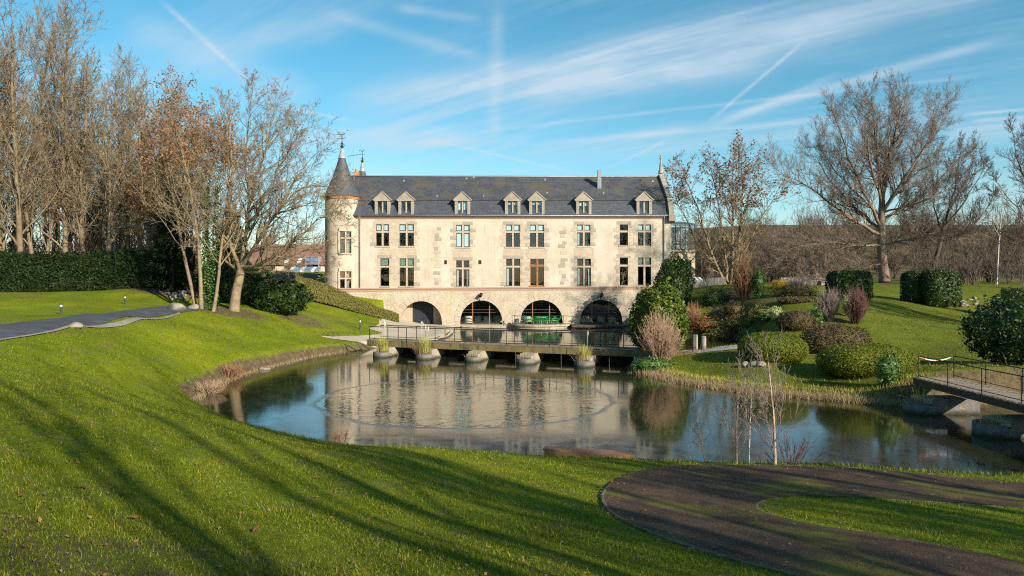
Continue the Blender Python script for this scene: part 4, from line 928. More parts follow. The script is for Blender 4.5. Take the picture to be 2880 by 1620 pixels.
# green garden chairs
mats['green_wire'] = M('green_wire', [(.3,(.01,.26,.06)),(.7,(.02,.38,.10))], 4, .4, 0, spec=.5)
mats['lime'] = M('lime', [(.3,(.30,.42,.02)),(.7,(.42,.5,.04))], 4, .5, 0)
def green_chair(name, label, x, y, rz, wide=1.0, tilt=.22):
    c_ = empty(name, (x,y,.40), label, 'chair', 'green garden chairs'); c_.rotation_euler = (0,0,rz); c_.scale = (wide,1,1)
    L = lambda: MB()
    st = L()
    for k in range(7): st.tube([(-.27+.09*k,-.26,.40),(-.27+.09*k,.24,.36)], .016, 5)
    me = st.mesh('seat'); obj('seat', me, mats['lime'], c_)
    bk = L()
    for k in range(9):
        a = -.9+1.8*k/8; x0 = .30*sin(a); y0 = .26*cos(a)
        bk.tube([(x0,y0-.02,.36),(x0*1.25,(y0+tilt)*1.0,.62),(x0*1.45,y0+tilt*1.7,.88)], .015, 5)
    bk.tube([(.30*sin(-.9+1.8*k/8)*1.45,.26*cos(-.9+1.8*k/8)+tilt*1.7,.88) for k in range(9)], .022, 5); bk.tube([(.30*sin(-.9+1.8*k/8)*1.25,.26*cos(-.9+1.8*k/8)+tilt,.62) for k in range(9)], .014, 5)
    obj('backrest', bk.mesh('backrest'), mats['green_wire'], c_)
    obj('seat_frame', L().tube([(-.3,-.28,.4),(.3,-.28,.4),(.3,.26,.36),(-.3,.26,.36),(-.3,-.28,.4)], .018, 5).mesh('seat_frame'), mats['green_wire'], c_)
    for sx_ in (-1,1):
        for sy_ in (-1,1): obj('leg', L().tube([(sx_*.28,sy_*.25,.38),(sx_*.32,sy_*.31,0)], .018, 5).mesh('leg'), mats['green_wire'], c_)
        obj('armrest', L().tube([(sx_*.3,-.28,.4),(sx_*.34,-.2,.62),(sx_*.40,.26,.66)], .018, 5).mesh('armrest'), mats['green_wire'], c_)
green_chair('garden_chair', 'green wire chair farthest left before the glazed arch', fx(1489,75.9), 75.9, pi*.55)
green_chair('garden_chair', 'wide green wire chair seen from its back, left of the pair in the middle', fx(1510,75.4), 75.4, pi*.95, 1.15)
green_chair('garden_chair', 'wide green wire chair seen from its back, right of the pair in the middle', fx(1529,75.5), 75.5, -pi*.93, 1.1)
green_chair('garden_chair', 'green wire chair between the middle pair and the tipped chair', fx(1546,75.6), 75.6, -pi*.6)
green_chair('garden_chair', 'green wire chair with tipped back, farthest right before the arch', fx(1561,75.8), 75.8, -pi*.45, 1.0, .35)
tb = empty('garden_table', (fx(1522,76.1), 76.1, .4), 'round green garden table among the green chairs', 'table')
obj('table_top', MB().lathe([(0,.74),(.55,.74),(.56,.71),(0,.70)], (fx(1522,76.1),76.1,.4), 20), mats['lime'], tb); obj('leg', MB().tube([(fx(1522,76.1),76.1,.4),(fx(1522,76.1),76.1,1.1)], .04, 8), mats['green_wire'], tb)
wc = empty('folding_chair', (fx(1470,76.1),76.1,.4), 'grey slatted wooden chair left of the green chairs', 'chair'); wx = fx(1470,76.1)
obj('backrest', MB().box(wx-.2,wx-.16,76.2,76.24,.8,1.3).box(wx+.16,wx+.2,76.2,76.24,.8,1.3).box(wx-.16,wx+.16,76.2,76.24,1.2,1.28).box(wx-.16,wx+.16,76.2,76.24,1.0,1.06), mats['lead'], wc)
obj('seat', MB().box(wx-.2,wx+.2,75.9,76.25,.8,.84), mats['lead'], wc)
for a in (-.18,.18):
    for b_ in (75.93,76.22): obj('leg', MB().box(wx+a-.02,wx+a+.02,b_-.02,b_+.02,.4,.8), mats['lead'], wc)
bn = empty('bin', (fx(1454,76),76,.4), 'small grey metal bin on the platform beside the arch', 'bin')
obj('bin_body', MB().lathe([(.12,.0),(.15,.5),(.165,.52),(.15,.53),(.13,.5)], (fx(1454,76),76,.4), 14), mats['zinc'], bn, sm=True); obj('bin_rim', MB().lathe([(.165,.5),(.175,.53),(.16,.55)], (fx(1454,76),76,.4), 14), mats['iron'], bn)
# ---- striped glass canopy and fence right of the manor
gc = empty('glass_canopy', (fx(1960,78),78,4.1), 'small lean-to glass canopy with blue and white stripes right of the manor', 'canopy')
mats['blue_glass'] = M('blue_glass', [(.3,(.12,.18,.26)),(.7,(.2,.27,.36))], 2, .15, 0, spec=.6); mats['white_bar'] = M('white_bar', [(.3,(.5,.5,.5)),(.7,(.6,.6,.6))], 2, .5, 0)
for k in range(7):
    xa, xb = fx(1938+k*6.5,77.5), fx(1938+k*6.5+6,77.5)
    obj('pane', MB().hexa([(xa+.25,77.4,fz(800,77.5)),(xb+.25,77.4,fz(800,77.5)),(xb-.1,79.2,fz(780,77.5)),(xa-.1,79.2,fz(780,77.5))], [(xa+.25,77.4,fz(800,77.5)+.03),(xb+.25,77.4,fz(800,77.5)+.03),(xb-.1,79.2,fz(780,77.5)+.03),(xa-.1,79.2,fz(780,77.5)+.03)]), mats['blue_glass'] if k % 2 else mats['white_bar'], gc)
for px in (1941,1984): obj('post', MB().box(fx(px,77.5)+.2,fx(px,77.5)+.3,77.4,77.5,float(tz(fx(px,77.5),77.4)[0])-.3,fz(800,77.5)), mats['dark_wood'], gc)
pf = empty('slatted_fence', (fx(1975,76),76,4), 'grey slatted wooden fence below the striped glass canopy', 'fence')
slat = MB().box(-.5,.5,-.5,.5,-.5,.5).mesh('slat'); slat.materials.append(M('weathered_wood', [(.3,(.20,.17,.14)),(.7,(.32,.28,.23))], 3, .9, .3))
for k in range(26):
    x = fx(1932,76)+.16*k; zg = float(tz(x,76)[0]); piece('slat', slat, None, pf, x, 76, zg+.35, .12, .03, .9)
for k in (0,13,25):
    x = fx(1932,76)+.16*k+.08; zg = float(tz(x,76)[0]); piece('post', slat, None, pf, x, 76.06, zg+.35, .1, .08, 1.05)
obj('rail', MB().beam((fx(1932,76),76.05,float(tz(fx(1932,76),76)[0])+.6),(fx(1932,76)+4,76.05,float(tz(fx(1932,76)+4,76)[0])+.6),.05,.09), mats['dark_wood'], pf)
# ---- barn behind the lawn on the left
mats['tile'] = brick('tile', (.20,.095,.06), (.27,.14,.085), (.11,.06,.045), 2.2)
bY = 112; bx = lambda px: (px-CX)/F*bY; bz = lambda py: H-(py-HZ)/F*bY
barn = empty('barn', (bx(800),bY,bz(779)), 'cream outbuilding with a long brown tiled roof and round windows, left of the tower', 'building')
bw = MB(); hol = [(bx(860),bx(899),bz(758),bz(744))]
wall_holes(bw, bx(690), bx(985), bz(784)-.5, bz(742), hol, bY, .4); bw.add([(bx(690),bY,bz(784)),(bx(690),bY+10,bz(784)),(bx(690),bY+10,bz(742)),(bx(690),bY,bz(742))],[(0,1,2,3)])
obj('wall', bw, mats['plaster'], barn)
br_ = obj('roof', MB().add([(bx(686),bY-.4,bz(745)),(bx(990),bY-.4,bz(745)),(bx(990),bY+4.5,bz(684)),(bx(686),bY+4.5,bz(684))],[(0,1,2,3)]).add([(bx(686),bY+4.5,bz(684)),(bx(990),bY+4.5,bz(684)),(bx(990),bY+9,bz(745)),(bx(686),bY+9,bz(745))],[(0,1,2,3)]), mats['tile'], barn)
for px in (767,811,841):
    o_ = obj('round_window', MB().lathe([(0,0),(.34,0),(.42,.06),(.42,-.06)], (0,0,0), 16).mesh('round_window'), mats['dark_frame'], barn); o_.rotation_euler = (pi/2,0,0); o_.location = (bx(px)-barn.location[0], bY-.06-bY, bz(752)-barn.location[2])
dg = MB(); xa, xb, za, zb = bx(860), bx(899), bz(758), bz(722); dg.box(xa,xa+.12,bY-.5,bY+3,za,zb); dg.box(xb-.12,xb,bY-.5,bY+3,za,zb); dg.box(xa+.12,xb-.12,bY-.5,bY+3,zb-.12,zb)
gd = obj('dormer_frame', dg, mats['lead'], barn)
obj('dormer_back', MB().box(xa+.12,xb-.12,bY+1,bY+1.1,za,zb-.12), mats['interior'], gd)
for i in range(3):
    for j in range(2):
        w_, h_ = (xb-xa-.24)/3, (zb-za-.9)/2
        obj('pane', MB().box(xa+.12+w_*i+.03,xa+.12+w_*(i+1)-.03,bY-.45,bY-.43,za+.75+h_*j+.03,za+.75+h_*(j+1)-.03), mats['blue_glass'], gd)
for px in (804,840): 
    z = bz(734); k = (z-bz(745))/(bz(684)-bz(745)); yy = bY-.4+4.9*k
    obj('skylight', MB().hexa([(bx(px)-.3,yy-.35,z-.35),(bx(px)+.3,yy-.35,z-.35),(bx(px)+.3,yy+.35,z+.35),(bx(px)-.3,yy+.35,z+.35)],[(bx(px)-.3,yy-.42,z-.28),(bx(px)+.3,yy-.42,z-.28),(bx(px)+.3,yy+.28,z+.42),(bx(px)-.3,yy+.28,z+.42)]), mats['blind'], br_)
pg = empty('cold_frame', (bx(850),bY-8,bz(778)), 'long low pale-blue glazed frame on the lawn before the outbuilding', 'greenhouse')
y = bY-8; f2 = lambda px: (px-CX)/F*y; z2 = lambda py: H-(py-HZ)/F*y
zb0 = float(tz(f2(850), y)[0])
for k in range(8): obj('pane', MB().hexa([(f2(813)+k*.53,y,zb0),(f2(813)+k*.53+.5,y,zb0),(f2(813)+k*.53+.5,y+1.5,zb0),(f2(813)+k*.53,y+1.5,zb0)],[(f2(813)+k*.53,y,zb0+.25),(f2(813)+k*.53+.5,y,zb0+.25),(f2(813)+k*.53+.5,y+1.5,zb0+.8),(f2(813)+k*.53,y+1.5,zb0+.8)]), mats['white_bar'] if k % 3 == 0 else mats['blue_glass'], pg)
# ------------------------------------------------------------------ bare trees
def nrm(v): return v / (np.linalg.norm(v, axis=-1, keepdims=True) + 1e-9)
def tubes(pts, rad, S, tip=True):
    """pts (n,k,3), rad (n,k) -> verts, quads"""
    n, k, _ = pts.shape
    d = np.empty_like(pts); d[:,1:-1] = pts[:,2:]-pts[:,:-2]; d[:,0] = pts[:,1]-pts[:,0]; d[:,-1] = pts[:,-1]-pts[:,-2]; d = nrm(d)
    ref = np.where(np.abs(d[:,:1,2:3]) < .8, np.array([0,0,1.]), np.array([1.,.2,0])); a = nrm(np.cross(d, np.broadcast_to(ref, d.shape))); b = np.cross(d, a)
    if S == 1:      # finest twigs: one narrow strip each
        ra = R.uniform(0, pi, (n,1,1)); w_ = a*np.cos(ra)+b*np.sin(ra); V = np.stack([pts-w_*rad[...,None], pts+w_*rad[...,None]], 2)
        i = (np.arange(n)[:,None]*k+np.arange(k-1)[None]).ravel()*2
        return V.reshape(-1,3), np.stack([i, i+1, i+3, i+2], 1)
    th = 2*pi*np.arange(S)/S
    V = pts[:,:,None] + rad[:,:,None,None]*(np.cos(th)[None,None,:,None]*a[:,:,None]+np.sin(th)[None,None,:,None]*b[:,:,None])
    base = (np.arange(n)[:,None,None]*k + np.arange(k-1)[None,:,None])*S + np.arange(S)[None,None]
    nxt = (np.arange(n)[:,None,None]*k + np.arange(k-1)[None,:,None])*S + (np.arange(S)+1)[None,None] % S
    Q = np.stack([base, nxt, nxt+S, base+S], -1).reshape(-1, 4)
    return V.reshape(-1,3), Q
def grow(rng, stems, levels, minr=.006):
    """stems: list of (pos, dir, length, radius); levels: first describes the stems themselves. Returns verts, quads, tips, tipdirs per level"""
    Pn = np.array([s[0] for s in stems], float); D = nrm(np.array([s[1] for s in stems], float)); L = np.array([s[2] for s in stems], float); Rr = np.array([s[3] for s in stems], float)
    Vs, Qs, off, tips = [], [], 0, []
    for li, lv in enumerate(levels):
        n = len(Pn); K = lv['seg']; pts = np.empty((n, K+1, 3)); dr = np.empty((n, K+1, 3)); pts[:,0] = Pn; d = D; dr[:,0] = d
        for k in range(K):
            d = nrm(d + rng.normal(0, lv.get('wig', .1), (n,3)) + np.array([0,0,lv.get('up', 0)]) + lv.get('droop', 0)*np.array([0,0,-1])*(k/K))
            pts[:,k+1] = pts[:,k] + d*(L/K)[:,None]; dr[:,k+1] = d
        t = np.linspace(0, 1, K+1)
        rad = np.maximum(Rr[:,None]*(1-(1-lv.get('tip', .25))*t[None]**lv.get('tp', 1.0)), minr)
        if li == 0: rad[:,0] *= lv.get('flare', 1.1)
        if li == len(levels)-1: rad[:,-1] = minr*.55
        V, Q = tubes(pts, rad, lv['sides']); Vs.append(V); Qs.append(Q+off); off += len(V)
        tips.append((pts[:,-1].copy(), d.copy()))
        if li+1 < len(levels):
            nx = levels[li+1]; m = nx['n']; T0, T1 = nx.get('t0', .3), nx.get('t1', 1.0)
            tt = T0 + (T1-T0)*(np.arange(m)[None]+rng.uniform(0, 1, (n,m)))/m
            if nx.get('end', True): tt[:,-1] = 1.0
            fi = np.clip(tt*K, 0, K-1e-4); i0 = fi.astype(int); fr = (fi-i0)[...,None]; ar = np.arange(n)[:,None]
            pos = pts[ar,i0]*(1-fr)+pts[ar,i0+1]*fr; pd = dr[ar,i0+1]; pr = np.take_along_axis(rad, i0, 1)*(1-fr[...,0])+np.take_along_axis(rad, i0+1, 1)*fr[...,0]
            az = rng.uniform(0, 2*pi, (n,1)) + np.arange(m)[None]*2.4 + rng.normal(0, .35, (n,m))
            ref = np.where(np.abs(pd[...,2:3]) < .9, np.array([0,0,1.]), np.array([1.,0,0])); a = nrm(np.cross(pd, ref)); b = np.cross(pd, a)
            ang = np.radians(nx['ang'] + rng.normal(0, nx.get('angj', 8), (n,m)) - nx.get('angt', 0)*tt)
            if nx.get('end', True): ang[:,-1] *= .35
            nd = nrm(np.cos(ang)[...,None]*pd + np.sin(ang)[...,None]*(np.cos(az)[...,None]*a+np.sin(az)[...,None]*b))
            ln = L[:,None]*nx['len']*(1-nx.get('fall', .4)*(tt-T0)/max(1-T0, .01))*rng.uniform(.7, 1.2, (n,m))
            rr = np.minimum(pr*nx.get('rr', .6)*rng.uniform(.75, 1.05, (n,m)), pr*.92)
            if 'keep' in nx: kp = rng.uniform(0, 1, (n,m)) < nx['keep']
            else: kp = np.ones((n,m), bool)
            Pn, D, L, Rr = pos[kp], nd[kp], ln[kp], np.maximum(rr[kp], minr)
    return np.concatenate(Vs), np.concatenate(Qs), tips
def leaf_quads(rng, pts, size, per=3, spread=.15, hang=.3):
    n = len(pts)*per; c = np.repeat(pts, per, 0) + rng.normal(0, spread, (n,3)); c[:,2] -= hang*np.abs(rng.normal(0, spread, n))
    u = nrm(rng.normal(0,1,(n,3))); w = nrm(np.cross(u, rng.normal(0,1,(n,3)))); s = size*rng.uniform(.6, 1.3, (n,1))
    V = np.stack([c-u*s*.5, c+w*s*.28, c+u*s*.5, c-w*s*.28], 1).reshape(-1,3)
    return V, np.arange(n*4).reshape(-1,4)
TRI = [0]
def tree(name, rng, base, stems, levels, bark, label, cat='tree', group=None, leaf=None, minr=.006, split=1, twig=None):
    """thing > trunk (first `split` levels), crown (the finer branches); stems relative to the base"""
    root = empty(name, base, label, cat, group)
    V, Q, tips = grow(rng, stems, levels, minr)
    nb = sum(1 for _ in stems)*(levels[0]['seg'])*levels[0]['sides']; nv = sum(1 for _ in stems)*(levels[0]['seg']+1)*levels[0]['sides']
    obj('trunk', mesh_np('trunk', V[:nv], [Q[:nb]], True), bark, root)
    obj('crown', mesh_np('crown', V[nv:], [Q[nb:]-nv], True), twig or bark, root); TRI[0] += 2*len(Q)
    if leaf:
        m, size, per, spread, frac, lo = leaf
        pt = np.concatenate([t[0] for t in tips[-2:]]); hmax = pt[:,2].max(); pt = pt[(rng.uniform(0,1,len(pt)) < frac) & (pt[:,2] > lo*hmax)]
        lv_, lq = leaf_quads(rng, pt, size, per, spread); obj('leaves', mesh_np('leaves', lv_, [lq]), m, root); TRI[0] += 2*len(lq)
    return root
def stemset(rng, n, spread, lean, L, r, lj=.15):
    out = []
    for k in range(n):
        a = 2*pi*k/n + rng.uniform(-.5,.5); ln = lean*rng.uniform(.5,1.2) if n > 1 else lean*rng.uniform(-1,1)
        out.append(((spread*cos(a), spread*sin(a), -.25), (sin(ln)*cos(a), sin(ln)*sin(a), cos(ln)), L*rng.uniform(1-lj,1+lj), r*rng.uniform(.8,1.1)))
    return out
# -- tall wood trees (four shapes, copied)
def lv_wood(d=1.0):
    return [dict(seg=12, sides=7, wig=.035, up=.02, tip=.12, flare=1.12, tp=.8),
            dict(n=int(26*d), t0=.16, ang=38, angj=9, angt=12, len=.30, fall=.55, rr=.45, seg=6, sides=5, wig=.09, up=.09, tip=.2),
            dict(n=7, t0=.2, ang=36, len=.42, fall=.3, rr=.55, seg=4, sides=4, wig=.12, up=.06, tip=.25),
            dict(n=5, t0=.15, ang=36, len=.5, fall=.3, rr=.6, seg=3, sides=3, wig=.14, up=.05, tip=.35),
            dict(n=5, t0=.15, ang=34, len=.6, fall=.3, rr=.65, seg=1, sides=1, wig=.14, up=.04, tip=.4)]
WOOD = []
for k in range(5):
    rg = np.random.default_rng(40+k); h = (24,22,20,17,19)[k]
    WOOD.append(([None], rg, h))
def wood_tree(k, base, rz, s, label):
    rec, rg, h = WOOD[k]
    if rec[0] is None:
        st = [((0,0,-.3), (rg.normal(0,.04), rg.normal(0,.04), 1), h, .27)]
        if k == 4: st = [((0,0,-.3), (.03,0,1), h, .34)]
        if k == 1: st = [((-.15,0,-.3),(-.05,0,1),h,.22),((.25,.1,-.3),(.07,.05,1),h*.9,.18)]
        rec[0] = tree('wood_tree', rg, base, st, lv_wood() if k < 4 else [dict(seg=12, sides=8, wig=.03, up=.02, tip=.2, tp=.8), dict(n=11, t0=.25, ang=30, angt=8, len=.42, fall=.45, rr=.6, seg=7, sides=6, wig=.07, up=.10, tip=.25), dict(n=5, t0=.3, ang=32, len=.42, fall=.3, rr=.55, seg=5, sides=4, wig=.1, up=.06, tip=.3), dict(n=3, t0=.3, ang=34, len=.4, fall=.3, rr=.5, seg=3, sides=3, wig=.12, up=.04)], mats['bark_wood'], label, group='bare trees of the wood', minr=.013)
        o = rec[0]
    else: o = dup(rec[0], base, rz, s, label)
    o.rotation_euler = (0,0,rz); o.scale = (s,)*3; return o
ORD = ['leftmost','second','third','fourth','fifth','sixth','seventh','eighth','ninth','tenth','eleventh','twelfth','thirteenth','fourteenth','fifteenth','sixteenth']
spots = [(-40,66,0,1.1),(8,64,1,1.1),(34,70,0,1.12),(58,63,2,1.2),(104,65,1,1.05),(149,72,0,1.1),(186,66,2,1.1),(205,74,0,1.05),(231,66,3,1.15),(272,71,1,.95),(306,65,3,1.0),(339,72,2,.9),(361,67,3,.95),(395,66,3,1.05),(425,73,2,.85),(445,68,3,.9)]
for i, (px, Y, k, s) in enumerate(spots):
    wood_tree(k, on(px, Y), i*1.7, s, f"tall bare tree behind the dark hedge, {'the leftmost in the row' if i == 0 else ORD[i]+' trunk from the left edge'}")
deep = [(-90,80),(-20,88),(50,84),(90,92),(130,84),(170,95),(215,86),(255,90),(290,82),(325,94),(350,84),(390,90),(470,80),(500,92),(20,100),(440,98)]
for i, (px, Y) in enumerate(deep):
    wood_tree((i*3+2) % 4, on(px, Y), i*2.3+.5, .95+.1*sin(i*7), 'bare tree deep in the wood behind the front row of trunks')['group'] = 'bare trees deep in the wood'
# -- trees behind the camera: only their shadows fall on the near lawn
for i, (x, y, k, s) in enumerate([(13.0,-4.5,4,.80),(17.5,-6.0,4,.92),(21.5,-10,4,.95),(24.5,-3,4,.85),(29,-8,4,.95),(31.5,-1.5,4,.8),(37,-6,4,.9),(26,-6.5,3,.95),(33,-11,4,1.0),(19.5,-15,4,1.0),(14,-10,4,.8),(22.5,-16.5,4,1.1),(27.5,-3.5,4,.9),(24,-12,4,1.0),(43,47,0,1.25),(46.5,43.5,1,1.3),(26,-15,1,.85)]):
    wood_tree(k, (x, y, float(tz(x,y)[0])), i*1.1, s, 'bare tree standing behind the viewer, casting long shadows over the near lawn')['group'] = 'trees behind the viewer'
# -- clump with brown dead leaves by the drive
b0 = gp(578, 872)
lv = [dict(seg=11, sides=7, wig=.05, up=.03, tip=.2, flare=1.1),
      dict(n=15, t0=.28, ang=40, angt=10, len=.42, fall=.45, rr=.5, seg=7, sides=5, wig=.13, up=.09, tip=.2),
      dict(n=6, t0=.2, ang=38, len=.45, fall=.3, rr=.55, seg=5, sides=4, wig=.16, up=.06, tip=.25),
      dict(n=5, t0=.2, ang=40, len=.5, fall=.3, rr=.6, seg=3, sides=3, wig=.18, up=.05, tip=.35),
      dict(n=5, t0=.15, ang=36, len=.6, fall=.3, rr=.65, seg=1, sides=1, wig=.18, up=.03, tip=.4)]
def at2(px, py): return gp(px, py)
stems = []
for px, py, lx, ly, L, r in [(553,868,-.24,.05,12.3,.155),(567,873,.02,.0,13.2,.165),(577,868,.12,.1,12,.13),(598,876,.24,-.05,11.3,.14)]:
    q = on(px, b0[1] + (0 if py > 870 else .6)); stems.append(((q[0]-b0[0], q[1]-b0[1], q[2]-b0[2]-.3), (lx, ly, 1), L, r))
tree('leafy_tree', np.random.default_rng(7), b0, stems, lv, mats['bark_tan'], 'multi-stemmed tree with brown dead leaves beside the drive, left of the spreading tree', leaf=(mats['leaf_dry'], .20, 3, .16, .30, .6), minr=.009)
# more brown-leaved trees standing behind it
for i, (px, Y, h, s) in enumerate([(430,64,10.5,3),(535,61,12.5,4)]):
    q = on(px, Y); rg = np.random.default_rng(70+i)
    tree('leafy_tree', rg, q, stemset(rg, 3, .3, .15, h, .2), lv, mats['bark_tan'], ['slender brown-leaved tree at the hedge end, left of the ivy-clad stems','tall brown-leaved tree rising behind the ivy-clad stems'][i], leaf=(mats['leaf_dry'], .19, 3, .18, .34, .48), minr=.010)
# -- spreading tree in front of the tower
b1 = gp(657, 872)
lv2 = [dict(seg=5, sides=9, wig=.03, up=.0, tip=.75, flare=1.25),
       dict(n=1, t0=.99, ang=5, len=.1, seg=2, sides=4)]
def limb_tree(name, rng, base, trunk, limbs, levels, bark, label, minr, leaf=None, group=None, dens=1.5, reach=3.6, fat=1.0):
    """trunk: points+radii; limbs: list of (polyline, r0, r1); finer levels grow from the limbs"""
    root = empty(name, base, label, 'tree', group)
    o_ = np.array(base, float)
    mb = MB(); tp_ = np.array([p for p, _ in trunk]); rr = [r for _, r in trunk]
    mb.tube(list(smooth_line(tp_, 14, 2)-o_), list(np.interp(np.linspace(0,1,14), np.linspace(0,1,len(rr)), rr)), 10); obj('trunk', mb.mesh('trunk', True), bark, root)
    Vs, Qs, off = [], [], 0; seeds = []
    for pl, r0, r1 in limbs:
        K = 12; pts = smooth_line(np.array(pl, float), K+1, 2)-o_; pts[1:-1] += rng.normal(0, .06, (K-1,3))
        rad = np.linspace(r0*.82, r1*.75, K+1)*fat
        V, Q = tubes(pts[None], rad[None], 6); Vs.append(V); Qs.append(Q+off); off += len(V)
        Lt = np.linalg.norm(np.diff(pts, axis=0), axis=1).sum()
        for t in np.concatenate([np.linspace(.14, .98, max(6, int(Lt*dens))), [1.0]]):
            f = min(t*K, K-1e-3); i = int(f); p = pts[i]*(1-(f-i))+pts[i+1]*(f-i); d = nrm(pts[i+1]-pts[i]); r = rad[i]*(1-(f-i))+rad[i+1]*(f-i)
            a = rng.uniform(0, 2*pi); ref = nrm(np.cross(d, [0,0,1.])); up = np.cross(ref, d); ang = np.radians(rng.uniform(28, 60)) if t < 1 else .1
            nd = cos(ang)*d + sin(ang)*(cos(a)*ref+sin(a)*up) + np.array([0,0,.12])
            seeds.append((p, nd, min(max(Lt*.33*(1.15-t*.55), 1.0), reach)*rng.uniform(.7,1.2), max(r*.55, minr*2)))
    V, Q, tips = grow(rng, seeds, levels, minr); Vs.append(V); Qs.append(Q+off)
    V, Q = np.concatenate(Vs), np.concatenate(Qs)
    obj('crown', mesh_np('crown', V, [Q], True), bark, root); TRI[0] += 2*len(Q)
    if leaf:
        m, size, per, spread, frac, lo = leaf
        pt = np.concatenate([t[0] for t in tips[-2:]]); pt = pt[(rng.uniform(0,1,len(pt)) < frac) & (pt[:,2] > lo*pt[:,2].max())]
        lv_, lq = leaf_quads(rng, pt, size, per, spread); obj('leaves', mesh_np('leaves', lv_, [lq]), m, root); TRI[0] += 2*len(lq)
    return root
fine = [dict(seg=5, sides=4, wig=.15, up=.06, tip=.25), dict(n=6, t0=.15, ang=38, len=.5, fall=.3, rr=.6, seg=4, sides=3, wig=.18, up=.05, tip=.3),
        dict(n=5, t0=.15, ang=38, len=.5, fall=.3, rr=.62, seg=2, sides=3, wig=.2, up=.05, tip=.35), dict(n=6, t0=.15, ang=36, len=.65, fall=.3, rr=.65, seg=1, sides=1, wig=.2, up=.03, tip=.4)]
Yb = b1[1]
def q(px, py, dy=0.0): return P(px, py, Yb+dy)
tr_p = [(b1-np.array([0,0,.4]), .46), (q(662,830), .36), (q(675,775), .33), (q(680,745), .31)]
limbs = [([q(676,765),q(650,700,-1),q(640,600,-1.5),q(655,480,-1.5),q(640,330,-1)], .2, .05),
         ([q(680,745),q(690,660,1),q(700,560,1.5),q(740,440,2),q(770,330,2)], .22, .04),
         ([q(682,745),q(720,690,-1),q(770,600,-2),q(830,510,-2.5),q(880,440,-2)], .2, .035),
         ([q(683,752),q(740,740,-1.5),q(800,700,-2.5),q(860,650,-3),q(915,600,-3),(q(945,640,-3))], .19, .03),
         ([q(686,760),q(730,768,-.5),q(790,735,-1),q(850,705,-1),q(890,700,-1),q(920,740,-1)], .17, .025),
         ([q(720,690,-1),q(800,560,0),q(870,520,1),q(930,520,1),q(955,580,1)], .12, .025),
         ([q(690,660,1),q(740,560,-2),q(800,440,-3),q(850,360,-3)], .14, .03),
         ([q(672,770),q(630,730,1.5),q(600,640,2),(q(585,540,2))], .15, .03),
         ([q(700,560,1.5),q(690,450,3),q(700,320,3),q(710,260,3)], .13, .03),
         ([q(770,600,-2),q(830,590,-3.5),q(890,560,-4),q(940,590,-4)], .1, .02)]
limb_tree('spreading_tree', np.random.default_rng(3), b1, tr_p, limbs, fine, mats['bark_tan'], 'broad bare tree with a thick short trunk, its branches reaching over the round tower', .0085, dens=2.0, leaf=(mats['leaf_dry'], .16, 2, .15, .012, .55))
# -- orange-leaved tree right of the manor
b2 = on(2050, 80.0); Yb = 80.0
tr_p = [(b2-np.array([0,0,.4]), .30), (q(2052,815), .26), (q(2050,800), .26)]
limbs = [([q(2048,812),q(2030,775),q(2005,730,-1),q(1985,660,-1.5),q(1955,560,-2),q(1925,500,-2)], .17, .03),
         ([q(2050,808),q(2040,740,1),q(2030,650,1.5),q(2015,540,1.5),q(2000,470,1)], .16, .03),
         ([q(2052,805),q(2060,740,-1),q(2062,640,-1),q(2060,520,-1),q(2065,440,-1)], .17, .03),
         ([q(2054,806),q(2075,740,1),(q(2080,660,1)),q(2100,560,1.5),q(2130,490,1.5)], .16, .03),
         ([q(2056,808),q(2080,735,-1.5),q(2110,670,-2),q(2150,600,-2.5),q(2185,540,-2.5)], .13, .025),
         ([q(2030,775),q(1985,720,1.5),q(1940,640,2.5),q(1900,560,3),q(1890,500,3)], .11, .02),
         ([q(2062,640,-1),q(2040,560,-3),q(2020,480,-3.5)], .09, .02),
         ([q(2080,660,1),q(2090,560,3),q(2085,450,3.5)], .09, .02), ([q(2005,730,-1),q(1960,700,-2),q(1925,690,-2)], .07, .02)]
fine3 = [dict(seg=5, sides=4, wig=.15, up=.08, tip=.25), dict(n=5, t0=.15, ang=38, len=.5, fall=.3, rr=.6, seg=4, sides=3, wig=.18, up=.05, tip=.3),
         dict(n=4, t0=.2, ang=38, len=.5, fall=.3, rr=.62, seg=2, sides=3, wig=.2, up=.04, tip=.35), dict(n=4, t0=.2, ang=36, len=.6, fall=.3, rr=.65, seg=1, sides=1, wig=.2, up=.03, tip=.4)]
limb_tree('leafy_tree', np.random.default_rng(9), b2, tr_p, limbs, fine3, mats['bark_tan'], 'vase-shaped tree with a few rusty leaves at the right end of the manor', .014, leaf=(mats['leaf_rust'], .26, 4, .22, .085, .5), dens=1.9, fat=1.35, reach=2.3)
